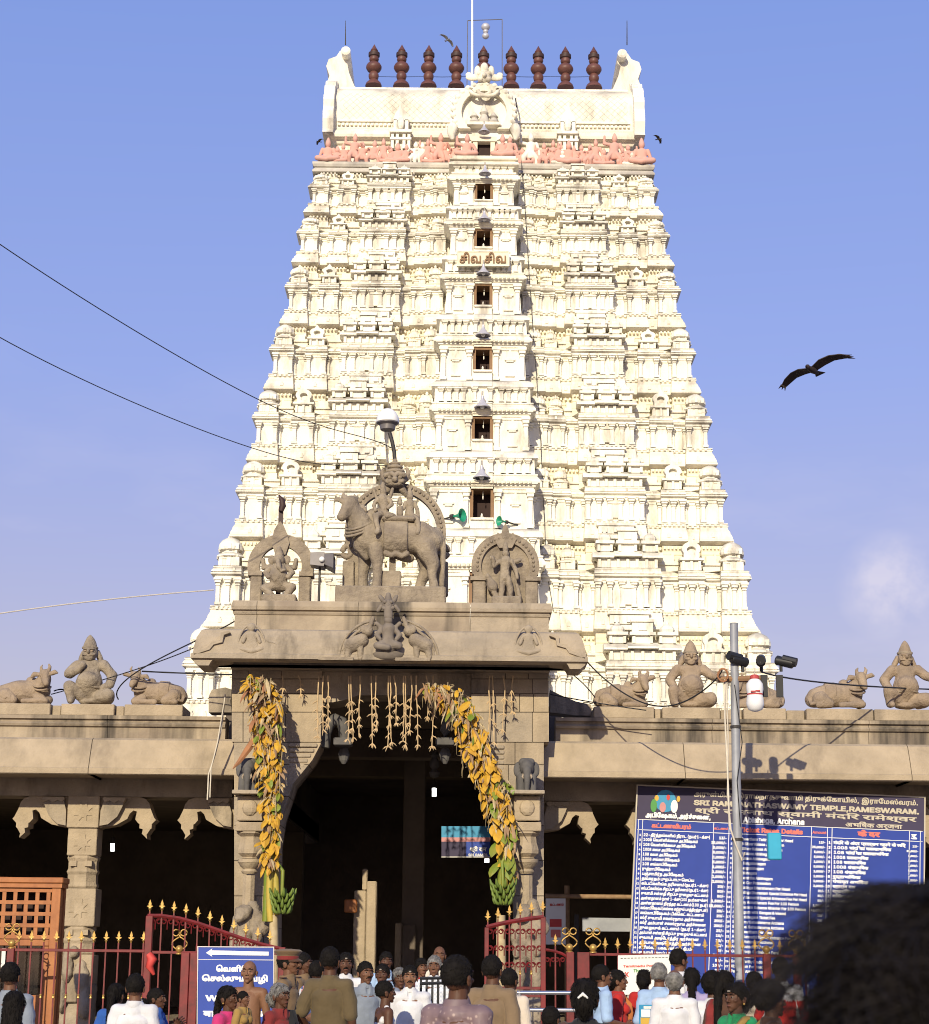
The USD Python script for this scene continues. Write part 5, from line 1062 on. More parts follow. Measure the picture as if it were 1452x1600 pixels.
def post(par, a, b, ztop, d=.05): obj('post', MB().box(fx(a), fx(b), YF - d, YF + d, 0, ztop, .006), 'red_paint', par)
fl = thing('iron_railing', 'red iron railing with gold spear tips in front of the left wing', 'railing')
zr_ = fz(1485, 100); rail(fl, -160, 227, zr_); rail(fl, -160, 227, .2)
for i in range(20):
    px = -147 + 19.5 * i
    if not 8 < px < 22: picket(fl, px, zr_ + .11, .18, fz(1557, 100))
post(fl, 12, 23, zr_ + .02); ornament(fl, 17.5, zr_ + .03)
fr_ = thing('iron_railing', 'red iron railing with gold spear tips before the blue price board', 'railing')
zr2 = fz(1493, 1100); rail(fr_, 921, 1640, zr2); rail(fr_, 921, 1640, .2)
for i in range(36):
    px = 946 + 19.5 * i
    if abs(px - 1198) > 9 and abs(px - 1245) > 9: picket(fr_, px, zr2 + .07, .18, fz(1566, 1100))
for a, b, c in ((885, 897, 890), (902, 921, 927), (1192, 1204, 1198), (1239, 1251, 1245)):
    post(fr_, a, b, zr2 + .03, .05); ornament(fr_, c, zr2 + .03)
def scroll_pair(par, px, py, r):
    x, z = fx(px), fz(py, px)
    for s in (-1, 1):
        pts = [(x + s * (r * .55 + r * .45 * math.cos(a) * (1 - i * .035)), YF, z + r * .5 * math.sin(a) * (1 - i * .035)) for i, a in enumerate(np.linspace(math.pi, -1.6 * math.pi, 16))]
        obj('scroll', MB().tube(pts + [], .008, 4), 'red_paint', par)
    obj('scroll', MB().tube([(x, YF, z), (x, YF, z - r * 1.3)], .008, 4), 'red_paint', par)
gl = thing('iron_gate', 'red iron gate with curved top descending towards the blue exit sign', 'gate')
top = [(231, 1431), (252, 1431), (280, 1435), (310, 1443), (345, 1455), (380, 1467), (410, 1476), (440, 1483)]
obj('top_rail', MB().tube([at(a, b, YF) for a, b in top], .03, 6), 'red_paint', gl)
post(gl, 226, 237, fz(1431, 231)); post(gl, 284, 297, fz(1488, 290)); post(gl, 298, 311, fz(1488, 300)); post(gl, 436, 446, fz(1480, 440))
rail(gl, 237, 436, fz(1489, 330)); rail(gl, 237, 436, .15)
for i in range(11):
    px = 231 + 19 * i; py = float(np.interp(px, [a for a, b in top], [b for a, b in top]))
    picket(gl, px, fz(py - 7, px), fz(1489, px), None); 
    if i < 10: scroll_pair(gl, px + 9.5, py + 9 + i * .2, .085)
for px in (249, 268, 330, 349, 368, 387, 406, 425): obj('picket', MB().box(fx(px) - .01, fx(px) + .01, YF - .01, YF + .01, .15, fz(1489, px)), 'red_paint', gl)
ornament(gl, 280, fz(1490, 280))
obj('ribbon', MB().tube([at(234, 1492, YF - .06), at(238, 1500, YF - .08), at(234, 1510, YF - .07), at(239, 1522, YF - .06)], [.05, .07, .06, .02], 6).rough(.04, 9, 2), 'print_red', gl, smooth=True)
gr = thing('iron_gate', 'red iron gate leaf with scrolls right of the doorway', 'gate')
top = [(760, 1449), (780, 1444), (800, 1440), (825, 1436), (850, 1433)]
obj('top_rail', MB().tube([at(a, b, YF) for a, b in top], .035, 6), 'red_paint', gr)
post(gr, 757, 764, fz(1449, 760), .03); post(gr, 845, 853, fz(1433, 850), .03); rail(gr, 764, 845, fz(1544, 800)); rail(gr, 764, 845, fz(1556, 800))
for px in (762, 778, 796, 813, 830.5, 848.5):
    py = float(np.interp(px, [a for a, b in top], [b for a, b in top])); picket(gr, px, fz(py - 8, px), fz(1544, px), fz(1520, px))
for r in range(3):
    for px in (771, 788, 805, 822, 838): scroll_pair(gr, px, 1456 + 26 * r, .08)
obj('top_rail', MB().tube([at(a, b, YF) for a, b in ((853, 1484), (865, 1486), (878, 1490), (888, 1496))], .022, 6), 'red_paint', gr)
for px in (868,): picket(gr, px, fz(1478, px), .2, None)
for px in (860, 875): scroll_pair(gr, px, 1500, .07)
rail(gr, 853, 886, .3)
# ------------------------------------------------------------------ exit sign
YS = 25.6
ex = thing('exit_sign', 'blue exit sign with white arrow and lettering, standing before the left gate', 'sign')
m_ = flat_map(YS, (310, 1480), (1, .008), (-.008, 1)); 
obj('panel', quad_on(m_, 0, 0, 117, 175, YS, YS + .03), 'sign_blue', ex)
for a in ((0, -1.5, 117, 0), (-1.5, -1.5, 0, 175), (117, -1.5, 118.5, 175)): obj('frame', quad_on(m_, *a, YS - .008, YS + .035), 'steel', ex)
ar = Polygon([tuple(float(c) for c in m_(u, v)) for u, v in ((12, 9), (22, 2), (21, 5), (110, 6.5), (110, 12.5), (21, 12), (22, 15))]); obj('arrow', MB().extrude(ar, YS - .006, YS - .001), 'letter_white', ex)
obj('line', quad_on(m_, 0, 19, 117, 19.8, YS - .005, YS - .001), 'letter_white', ex)
for tx, v, h, c, wd in (('ெவளிேய', 38, 8.5, 58, 60), ('ெசல்லும் வழி', 53, 8.5, 58, 104), ('WAY OUT', 84, 8.5, 58, 92), ('बाहर जाने का', 108, 9, 58, 98), ('रास्ता', 128, 9, 58, 46)):
    board_text(m_, tx, c - wd / 2, v, h, 'letter_white', ex, YS - .006, YS - .001, width=wd, px=40, bold=2)
for u in (8, 108): obj('leg', MB().box(float(m_(u, 0)[0]) - .02, float(m_(u, 0)[0]) + .02, YS + .035, YS + .075, 0, fz(1490, 340)), 'steel', ex)
# ------------------------------------------------------------------ the price board
YB2 = 31.6
pb = thing('price_board', 'large blue board of white lettered temple rates under the right eave', 'board')
m_ = flat_map(YB2, (997, 1228), (1, .042), (-.044, 1))
BW, BH = 447, 330
obj('panel', quad_on(m_, 0, 52, BW, BH, YB2, YB2 + .05), 'board_blue', pb); obj('header', quad_on(m_, 0, 0, BW, 51.9, YB2 + .003, YB2 + .05), 'board_header', pb)
for a in ((-2, -2, BW + 2, 0), (-2, 0, 0, BH), (BW, 0, BW + 2, BH)): obj('frame', quad_on(m_, *a, YB2 - .015, YB2 + .06), 'letter_grey', pb)
y0, y1 = YB2 - .005, YB2 - .0005
def line(u0, v0, u1, v1): obj('line', quad_on(m_, u0, v0, u1, v1, y0, y1), 'letter_white', pb)
for v in (52, 68): line(2, v, BW - 2, v + .9)
for u in (3, 9.5, 120, 144, 151, 272, 297, 304, 424, 441): line(u, 53, u + .9, BH)
T = lambda tx, u, v, h, mat='letter_white', **k: board_text(m_, tx, u, v, h, mat, pb, y0, y1, **k)
T('அருள்மிகு இராமநாதசுவாமி திருக்ேகாயில், இராேமஸ்வரம்.', 88, 12, 7, 'letter_grey', width=350, px=32)
T('SRI RAMANATHASWAMY TEMPLE,RAMESWARAM.', 88, 26, 7.2, 'letter_grey', width=352, px=36, bold=2)
T('श्री रामनाथ स्वामी मंदिर रामेश्वर', 90, 38, 7.5, 'letter_grey', width=345, px=40, bold=1)
T('அபிேஷகம்,அர்ச்சைன,', 14, 48, 6.5, 'letter_white', width=102, px=32, bold=2); T('Abishega, Archana', 166, 50, 8, 'letter_white', width=96, px=36, bold=2); T('अभिषेक अर्जना', 325, 50, 6.5, 'letter_grey', width=88, px=36)
T('கட்டணவிபரம்', 24, 64, 6, 'letter_red', width=62, px=32, bold=2); T('Ticket Rates Details', 160, 65, 6.5, 'letter_red', width=100, px=32, bold=2); T('के दर', 345, 64, 7.5, 'letter_red', width=34, px=32, bold=2)
T('கட்டணம்', 121, 63, 3.5, 'letter_red', width=22, px=24); T('Amount', 274, 63, 4, 'letter_red', width=22, px=24); T('रु', 428, 63, 6, 'letter_white', width=8, px=24)
TA = ['22-தீர்த்தங்களில் நீராட (நபர்1-க்கு)', '1008 ெவள்ளிக்கலச அபிேஷகம்', '108 ெவள்ளிக்கலச அபிேஷகம்', '1008 கலச அபிேஷகம்', '108 கலச அபிேஷகம்', '1008 சங்காபிேஷகம்', '108 சங்காபிேஷகம்', 'ருத்ராபிேஷகம்', 'பஞ்சாமிர்த அபிேஷகம்', 'தங்கரதம் புறப்பாடு ெசய்ய', 'ஸ்படிகலிங்க தரிசனம்(நபர்1-க்கு)', 'ஸ்படிகலிங்க சிறப்பு தரிசனம்(நபர்1-க்கு)', 'சுவாமி சன்னதி சிறப்பு நுைழவு கட்டணம்', 'அன்னதானம் நாள் 1-க்கு(100 நபர்களுக்கு)', 'அன்னதானம் நிரந்தர கட்டணம்(100 நபர்)', 'கங்காபிேஷகம்(கங்ைக மற்றும் பாத்திரத்துடன்)', 'கங்காபிேஷகம் டிக்ெகட் கட்டணம்', 'ஸ்ரீ சுவாமி சகஸ்ரநாம அர்ச்சைன', 'ஸ்ரீ அம்பாள் சகஸ்ரநாம அர்ச்சைன', 'நுைழவுக் கட்டணம் (நபர் 1-க்கு)', 'அம்பாள் சன்னதி சிறப்பு நுைழவுக் கட்டணம்', 'சுவாமி அஷ்ேடாத்திர அர்ச்சைன', 'அம்பாள் அஷ்ேடாத்திர அர்ச்சைன', 'சனீஸ்வர பகவான் எள் தீபம்', 'சுவாமி புறப்பாடு', 'ஆஞ்சேநயர் அபிேஷகம்', 'நவக்கிரக அபிேஷகம்', 'விேசஷ அபிேஷகம்']
EN = ['22 Theertham Taking bath per Head', '1008 Silver Kalasa Abishegam', '108 Silver Kalasa Abishegam', '1008 Kalasa Abishegam', '108 Kalasa Abishegam', '1008 Sangabishegam', '108 Sangabishegam', 'Rudrabishegam', 'Panchamirtha Abishegam', 'Golden Car Procession', 'Spatikalinga Dharshanam Per Head', 'Spatikalinga Dharsanam Special Entrance Per Head', 'Swamy Sannathi Special Entrance Fee Per Head', 'One Day Annathanam Fee For 100 Person', 'Annathanam Scheme Nirantar For 100 Person', 'Abishegam with Ganges & Vessel', 'Gangabishegam Ticket Fee', 'Sri Swamy Sahasranama Archana', 'Sri Ambal Sahasranama Archana', 'Kodi Theertham Per Head', 'Ambal Sannathi Special Entrance Fee Per Head', 'Swamy Ashtothra Archana', 'Ambal Ashtothra Archana', 'Ganga Pooja Sankalpam Family', 'Car Procession', 'Swamy Parthy Pradoshanam', 'Abishegam Per Head', 'Pallakku Abishegam']
HI = ['मंदिर के अंदर प्रदर्शन नहाने के लिए', '1008 चांदि का कलशाभिषेक', '108 चांदि का कलशाभिषेक', '1008 कलशाभिषेक', '108 कलशाभिषेक', '1008 शंखाभिषेक', '108 शंखाभिषेक', 'रुद्राभिषेक', 'पंचामृत अभिषेक', 'स्वर्ण रथ', 'स्फटिक लिंग दर्शन', 'विशेष दर्शन', 'अन्नदान शुल्क', 'गंगाभिषेक', 'सहस्रनाम अर्चना']
PR = ['13/-', '25,000/-', '5,000/-', '5,000/-', '1,000/-', '5,000/-', '1,000/-', '1,500/-', '1,000/-', '2,000/-', '20/-', '50/-', '50/-', '1,500/-', '15,000/-', '20/-', '20/-', '200/-', '200/-', '25/-', '10/-', '10/-', '5/-', '5/-', '500/-', '50/-', '100/-', '25/-']
for i in range(28):
    v = 78 + 7.5 * i
    T(str(i + 1), 8.5, v, 3, px=20, align='r'); T(TA[i], 12, v, 4.3, width=min(104, 3.4 * len(TA[i])), px=24); T(PR[i], 142, v, 4, px=20, align='r', width=None)
    T(str(i + 1), 150.5, v, 3, px=20, align='r'); T(EN[i], 154, v, 4.2, width=min(114, 2.75 * len(EN[i])), px=24); T(PR[i], 295, v, 3.4, px=20, align='r')
    if i < 15: T(str(i + 1), 303, v, 4, px=20, align='r'); T(HI[i], 307, v, 4.6, width=min(112, 3.9 * len(HI[i])), px=24); T(PR[i], 439, v, 3, px=20, align='r')
# small printed picture in the board's corner
for (u, v, ru, rv, mt) in ((44, 26, 30, 22, 'print_cyan'), (26, 34, 9, 13, 'print_green'), (40, 36, 9, 10, 'print_pink'), (58, 34, 10, 13, 'letter_white'), (30, 22, 6, 6, 'print_yellow'), (48, 20, 5, 6, 'print_red'), (64, 22, 5, 6, 'print_yellow')):
    k_ = y0 - .0006 * (u % 7) - (.004 if ru < 20 else 0); e = Polygon([tuple(float(c) for c in m_(u + ru * math.cos(a) * .55, v - 4 + rv * math.sin(a) * .8)) for a in np.linspace(0, 2 * math.pi, 17)[:-1]]); obj('print', MB().extrude(e, k_, y1 - (.004 if ru < 20 else 0)), mt, pb)
for u in (30, 300, 420): x = float(m_(u, 0)[0]); obj('support', MB().box(x - .03, x + .03, YB2 + .06, YB2 + .12, 0, float(m_(u, 10)[1])), 'dark_iron', pb)
# white notice board by the railing
Yq = 24.5
nb_ = thing('notice_board', 'white notice board with small red and green print standing among the crowd', 'sign'); m_ = flat_map(Yq, (966, 1493), (1, -.02), (0, 1))
obj('panel', quad_on(m_, 0, 0, 82, 62, Yq, Yq + .02), 'paper_white', nb_)
for i in range(14): obj('dash', quad_on(m_, 4 + 5.4 * i, 4.2, 7.4 + 5.4 * i, 5.2, Yq - .005, Yq - .001), 'black_plastic', nb_)
board_text(m_, 'Tamilnadu Police', 8, 19, 3.2, 'print_red', nb_, Yq - .005, Yq - .001, width=56, px=28)
board_text(m_, 'X', 10, 34, 7, 'print_red', nb_, Yq - .005, Yq - .001, px=28); board_text(m_, 'Thank', 24, 27, 4.5, 'print_green', nb_, Yq - .005, Yq - .001, px=28)
for u in (6, 76): x = float(m_(u, 0)[0]); obj('leg', MB().box(x - .02, x + .02, Yq + .021, Yq + .06, 0, float(m_(u, 55)[1])), 'dark_iron', nb_)
# posters in the passage and in the right wing
def poster(px0, py0, px1, py1, Y, lab, bands, words=()):
    t = thing('poster', lab, 'poster'); m = flat_map(Y, (px0, py0)); w, h = px1 - px0, py1 - py0
    obj('sheet', quad_on(m, 0, 0, w, h, Y, Y + .02), 'paper_white', t)
    for k_, (u0, v0, u1, v1, mt) in enumerate(bands): obj('print', quad_on(m, u0 * w, v0 * h, u1 * w, v1 * h, Y - .004 - .001 * k_, Y - .001), mt, t)
    for tx, u, v, hh, mt, wd in words: board_text(m, tx, u * w, v * h, hh, mt, t, Y - .012, Y - .0095, width=wd, px=32, bold=1)
    return t
poster(690, 1291, 766, 1340, 34.6, 'blue and pink banner hanging inside the dark doorway', [(0, 0, 1, .36, 'print_cyan'), (0, .36, 1, .5, 'print_pink'), (.5, .5, 1, .97, 'sign_blue'), (0, .5, .5, .97, 'board_header')], [('श्री राम', .58, .8, 6, 'letter_white', 26), ('SRI RAMES', .55, .96, 3.5, 'letter_white', 30)])
poster(853, 1404, 884, 1476, 33.5, 'white poster with red print right of the porch column', [(.2, .45, .8, .62, 'print_red'), (.25, .68, .75, .85, 'letter_red')], [('கட்டணம்', .2, .16, 4, 'print_red', 22)])
ct = thing('ticket_counter', 'grey ticket counter shutter inside the right wing', 'counter')
q = lambda a, b: at(a, b, 34.5)
obj('shutter', MB().box(q(903, 0)[0], q(975, 0)[0], 34.5, 34.6, q(0, 1446)[2], q(0, 1425)[2]), 'galvanised', ct); obj('counter', MB().box(q(893, 0)[0], q(985, 0)[0], 34.45, 34.7, .42, q(0, 1560)[2]), 'stone_interior', ct)
for a in (895, 978): obj('post', MB().box(q(a, 0)[0] - .04, q(a, 0)[0] + .04, 34.45, 34.6, .42, q(0, 1420)[2]), 'dark_iron', ct)
bb = thing('bamboo_frame', 'frame of thin brown poles in the dark of the right wing', 'frame'); obj('cross_pole', MB().bar(at(852, 1400, 33.8), at(990, 1402, 33.8), .045), 'leaf_dry', bb, smooth=True); obj('upright', MB().bar((at(886, 1384, 33.9)[0], 33.9, .42), at(886, 1384, 33.9), .05), 'leaf_dry', bb, smooth=True)
# ------------------------------------------------------------------ wooden booth
Yk = 28.0
bo = thing('wooden_booth', 'orange wooden booth with square lattice and window at far left', 'booth')
kx = lambda p: at(p, 1480, Yk)[0]; kz = lambda p: at(50, p, Yk)[2]
obj('cornice', MB().box(kx(-52), kx(94), Yk - .06, Yk + .42, kz(1380), kz(1371), .012).box(kx(-51), kx(92), Yk - .03, Yk + .42, kz(1387), kz(1380) - .002), 'orange_wood', bo)
obj('post', MB().box(kx(76), kx(90), Yk, Yk + .12, 0, kz(1387) - .002, .006), 'orange_wood', bo); obj('post', MB().box(kx(-50), kx(-38), Yk, Yk + .12, 0, kz(1387) - .002, .006), 'orange_wood', bo); obj('post', MB().box(kx(78), kx(90), Yk + .27, Yk + .39, 0, kz(1387) - .002), 'orange_wood', bo)
for i, y in enumerate((1391, 1410, 1428, 1446, 1464)): obj('lattice_bar', MB().box(kx(-38), kx(76), Yk + .02, Yk + .06, kz(y + 3), kz(y - 3)), 'orange_wood', bo)
for i in range(7):
    p = -34 + 17.4 * i; obj('lattice_bar', MB().box(kx(p - 3), kx(p + 3), Yk + .025, Yk + .055, kz(1466), kz(1390)), 'orange_wood', bo)
obj('mid_rail', MB().box(kx(-38), kx(76), Yk + .005, Yk + .1, kz(1478), kz(1468) - .002, .006), 'orange_wood', bo); obj('pane', MB().box(kx(-38), kx(76), Yk + .05, Yk + .056, kz(1553), kz(1478)), 'glass', bo)
for p in (20, 71): obj('window_stile', MB().box(kx(p - 4), kx(p + 4), Yk + .03, Yk + .08, kz(1555), kz(1478)), 'orange_wood', bo)
obj('lower_panel', MB().box(kx(-38), kx(76), Yk + .02, Yk + .07, 0.05, kz(1555), .01), 'orange_wood', bo); obj('back_panel', MB().box(kx(-49), kx(78) - .01, Yk + .34, Yk + .38, 0, kz(1390)), 'window_wood', bo); obj('side_panel', MB().box(kx(86), kx(88), Yk + .12, Yk + .27, 0, kz(1390)), 'orange_wood', bo)
tag(obj('paper_strip', MB().box(kx(4), kx(10), Yk - .03, Yk - .02, kz(1512), kz(1482)), 'paper_white'), 'narrow white paper strip stuck on the booth window', 'paper')
# ------------------------------------------------------------------ steel barrier and black barricade
Yb = 24.8
sb = thing('steel_barrier', 'shiny steel tube barrier in front of the right gate', 'barrier')
for y in (1551, 1578, 1612): obj('tube', MB().bar(at(808, y, Yb), at(1090, y + 2, Yb), .027, 8), 'steel', sb, smooth=True)
for a in (812, 905, 992, 1085): p = at(a, 1551, Yb); obj('upright', MB().bar((p[0], Yb, 0), (p[0], Yb, p[2] + .02), .027, 8), 'steel', sb, smooth=True)
Yb3 = 19.2
bk = thing('barricade', 'black metal barricade in front of the man in the checked shirt', 'barrier')
for y in (1529, 1537, 1590): obj('rail', MB().bar(at(656, y, Yb3), at(706, y - 1, Yb3), .018, 6), 'black_plastic', bk)
for a in (658, 667, 676, 685, 695, 704): p, p2 = at(a, 1529, Yb3), at(a, 1590, Yb3); obj('bar', MB().bar(p, (p[0], Yb3, 0.05 if a in (658, 704) else p2[2]), .012, 6), 'black_plastic', bk)
# ------------------------------------------------------------------ people
for nm, c in dict(skin_dark=(.095, .042, .024), skin_mid=(.15, .07, .04), skin_tan=(.21, .105, .06)).items(): pmat(nm, c, .55, var=.1, scale=14, spec=.25, bump=.001, bscale=60)
pmat('hair_black', (.011, .009, .008), .75, var=.2, scale=40, bump=.006, bscale=90, spec=.12); pmat('hair_near', (.014, .010, .008), .6, var=.3, scale=9, spec=.25); pmat('hair_grey', (.22, .21, .20), .6, color2=(.07, .065, .06), scale=25, bump=.004, bscale=110); pmat('hair_white', (.42, .41, .39), .65, color2=(.2, .19, .18), scale=25, bump=.003, bscale=110)
pmat('eye_white', (.26, .22, .18), .3, var=.02); pmat('eye_dark', (.015, .01, .008), .2, var=0); pmat('lip', (.16, .06, .045), .5, var=.1)
for nm, c in dict(white=(.64, .64, .66), offwhite=(.66, .62, .54), skyblue=(.33, .46, .66), greyblue=(.22, .25, .30), blue=(.03, .10, .36), khaki=(.20, .14, .085), olive=(.115, .085, .045), uniform=(.19, .125, .07), mauve=(.17, .115, .12), pink=(.50, .04, .16), red=(.42, .025, .022), darkred=(.20, .03, .03), green=(.02, .26, .10), yellowbrown=(.30, .19, .06), lavender=(.35, .30, .48), black=(.02, .02, .022), brown=(.09, .045, .03), charcoal=(.06, .06, .07), cream=(.6, .52, .42), orange=(.5, .16, .04)).items():
    pmat('cloth_' + nm, c, .85, var=.1, scale=6, bump=.006, bscale=11, spec=.15, sheen=.1)
MAT['cloth_check'] = usdkit.material(stage, '/World/Looks/cloth_check', {'g': ('geometry', {}), 'm': ('mapping', {'scale': (28, 28, 28)}), 'w': ('wave_texture', {'scale': .5}) if False else ('checker_texture', {'scale': 1.6, 'color1': (.72, .72, .74), 'color2': (.5, .53, .6)}), 'p': ('principled_bsdf', {'roughness': .85})}, [('g.position', 'm.vector'), ('m.vector', 'w.vector'), ('w.color', 'p.base_color')], surface='p.BSDF')
MAT['cloth_print'] = usdkit.material(stage, '/World/Looks/cloth_print', {'g': ('geometry', {}), 'v': ('voronoi_texture', {'scale': 26.0}), 'r': ('rgb_ramp', {'ramp': [(0, (.40, .30, .26)), (.16, (.34, .25, .23)), (.26, (.18, .12, .125)), (1, (.15, .10, .11))]}), 'p': ('principled_bsdf', {'roughness': .6})}, [('g.position', 'v.vector'), ('v.distance', 'r.fac'), ('r.color', 'p.base_color')], surface='p.BSDF')
def man_of(v, f): return m3.Manifold(m3.Mesh(np.ascontiguousarray(v, np.float32), np.ascontiguousarray(f, np.uint32)))
def arr(m): q = m.to_mesh(); return np.array(q.vert_properties[:, :3], float), np.array(q.tri_verts)
def mirror(m): return m.mirror((1, 0, 0))
def make_head():                                 # faces -y, chin at z = 1.475, crown at z = 1.70
    c = [bone((0, .012, 1.605), (.074, .092, .095), (0, -.025, 1.575), (.066, .07, .07)), bone((0, -.02, 1.56), (.062, .07, .05), (0, -.045, 1.52), (.045, .045, .03)), bone((0, -.05, 1.515), (.035, .035, .025), (0, -.072, 1.496), (.02, .017, .016)),
         bone((-.03, -.078, 1.622), (.024, .012, .009), (.03, -.078, 1.622), (.024, .012, .009)), bone((0, -.088, 1.605), .008, (0, -.106, 1.567), .011), ball((-.012, -.096, 1.562), .009), ball((.012, -.096, 1.562), .009),
         ball((-.042, -.06, 1.572), (.022, .02, .018)), ball((.042, -.06, 1.572), (.022, .02, .018)), bone((-.014, -.086, 1.534), .008, (.014, -.086, 1.534), .008), bone((-.012, -.084, 1.523), .008, (.012, -.084, 1.523), .008)]
    for s in (-1, 1): c += [ball((s * .077, .012, 1.572), (.009, .02, .03)), ball((s * .081, .018, 1.583), (.008, .017, .018))]
    m = fuse(c)
    for s in (-1, 1): m = m - ball((s * .031, -.103, 1.598), (.017, .017, .012))
    return man_of(*soft(m, .011, 2))
HEAD = make_head()
def make_hand():                                 # wrist at the origin, fingers towards -z, palm towards +x (a right hand hanging at -x), thumb forward (-y)
    p = [bone((0, 0, 0), (.018, .024, .02), (0, -.012, -.05), (.014, .036, .02), (0, -.008, -.088), (.012, .036, .012))]
    for i, (y, L) in enumerate(((-.036, .07), (-.013, .078), (.010, .072), (.030, .056))):
        a = np.array([.002, y, -.092]); b = a + [.010, -.004 * (1.5 - i), -L * .5]; c_ = b + [.022, 0, -L * .40]
        p += [bone(a, .0095, b, .009), bone(b, .009, c_, .0075)]
    p += [bone((.004, -.028, -.022), .013, (.014, -.056, -.052), .011), bone((.014, -.056, -.052), .011, (.026, -.062, -.085), .0085)]
    return man_of(*soft(p, .012, 1))
HAND = make_hand()
def place_hand(wr, el, s):                       # turn the hand so that it goes on in the forearm's direction
    d = np.array(wr) - np.array(el); d /= np.linalg.norm(d)
    z = -d; x = np.array([-s * 1.0, 0, 0]) - z * np.dot([-s * 1.0, 0, 0], z); x /= np.linalg.norm(x) + 1e-9
    y = np.cross(z, x); h = HAND
    if s > 0: h = mirror(HAND); x = -x; y = np.cross(z, x)
    M = np.stack([x, y, z], 1); return h.transform(np.hstack([M, np.array(wr)[:, None]]))
ARMS = {'down': ((.205, .03, 1.12), (.215, -.05, .88)), 'front': ((.205, .02, 1.13), (.11, -.22, 1.09)), 'pray': ((.19, -.09, 1.14), (.025, -.24, 1.29)), 'hip': ((.24, .06, 1.15), (.18, -.10, 1.01)), 'hold': ((.205, .0, 1.13), (.08, -.26, 1.17))}
BODIES = {}
def body(al, ar, sex):
    key = (al, ar, sex)
    if key in BODIES: return BODIES[key]
    sh = .148 if sex == 'm' else .13
    b = [bone((-.05, .01, .98), (.12, .10, .10), (.05, .01, .98), (.12, .10, .10)), bone((0, .01, .98), (.15, .11, .1), (0, .0, 1.15), (.135 if sex == 'm' else .12, .10, .1)), bone((0, 0, 1.15), (.135 if sex == 'm' else .12, .10, .1), (0, .01, 1.32), (.138 if sex == 'm' else .122, .10, .1)),
         bone((-sh + .03, .01, 1.385), .058, (sh - .03, .01, 1.385), .058), bone((0, .01, 1.37), (.085, .06, .05), (0, .0, 1.44), (.055, .055, .04)), bone((0, .005, 1.43), .056, (0, -.005, 1.53), .05)]
    if sex == 'f': b += [ball((-.065, -.075, 1.27), (.06, .05, .06)), ball((.065, -.075, 1.27), (.06, .05, .06))]
    for s in (-1, 1):
        b += chain((s * .095, .01, .93), .085, (s * .10, -.01, .49), .056, (s * .10, .02, .09), .036); b += [bone((s * .10, .03, .06), .035, (s * .105, -.11, .035), (.04, .05, .03))]
        b += [bone((s * .1, .04, .38), .05, (s * .1, .03, .25), .042)]
        el, wr = ARMS[al if s < 0 else ar]; S = np.array([s, 1, 1])
        b += chain((s * sh, .01, 1.385), .052, np.array(el) * S, .037, np.array(wr) * S, .025)
    v, f = soft(b, .035, 4)
    m = man_of(v, f) + HEAD
    for s in (-1, 1):
        el, wr = ARMS[al if s < 0 else ar]; S = np.array([s, 1, 1]); m = m + place_hand(np.array(wr) * S, np.array(el) * S, s)
    BODIES[key] = arr(m); return BODIES[key]
SHIRTS = {}
def shirt(al, ar, sex, long_=False, sleeveless=False, seed=0, loose=.02):
    key = (al, ar, sex, long_, sleeveless, seed % 3)
    if key in SHIRTS: return SHIRTS[key]
    sh = .148 if sex == 'm' else .13; o = loose
    b = [bone((0, .01, .84), (.175 + o * .3, .125, .04), (0, .0, 1.10), (.136 + o, .112, .08)), bone((0, .0, 1.10), (.136 + o, .112, .08), (0, .01, 1.31), (.142 + o if sex == 'm' else .132 + o * .5, .112, .09)), bone((-sh + .03, .01, 1.38), .070, (sh - .03, .01, 1.38), .070), bone((0, .012, 1.38), (.11, .098, .07), (0, .004, 1.455), (.076, .078, .03))]
    if sex == 'f': b += [ball((-.065, -.078, 1.27), (.068, .056, .066)), ball((.065, -.078, 1.27), (.068, .056, .066))]
    if sleeveless: b = b[:1] + [bone((0, .0, 1.10), (.136 + o, .112, .08), (0, .0, 1.27), (.13, .108, .06)), bone((-.085, .05, 1.30), .04, (-.075, .01, 1.43), .028), bone((.085, .05, 1.30), .04, (.075, .01, 1.43), .028), bone((-.085, -.05, 1.28), .04, (-.075, .01, 1.43), .028), bone((.085, -.05, 1.28), .04, (.075, .01, 1.43), .028)]
    else:
        for s in (-1, 1):
            el, wr = ARMS[al if s < 0 else ar]; S = np.array([s, 1, 1]); a0 = np.array((s * sh, .01, 1.385)); e = np.array(el) * S; w = np.array(wr) * S
            b += [bone(a0, .068, a0 + (e - a0) * .85, .062)]
            if long_: b += [bone(a0 + (e - a0) * .85, .062, e, .052), bone(e, .052, e + (w - e) * .9, .04)]
    v, f = soft(b, .03, 4)
    n = meshkit.fbm(v * [9, 9, 14], 3, seed) - .5; fold = np.sin(v[:, 2] * 38 + 6 * meshkit.noise(v * 7, seed))
    c = v.mean(0) * [1, 1, 0]; d = (v - c) * [1, 1, 0]; d /= np.linalg.norm(d, axis=1, keepdims=True) + 1e-6
    v = v + d * (n * .022 + fold * .004)[:, None]
    m = man_of(v, f) - bone((0, -.004, 1.46), (.058, .06, .02), (0, -.03, 1.52), (.07, .08, .03)) - ball((0, -.10, 1.435), (.034, .045, .07)) - mbox(-.5, .5, -.5, .5, .5, .84)
    SHIRTS[key] = arr(m); return SHIRTS[key]
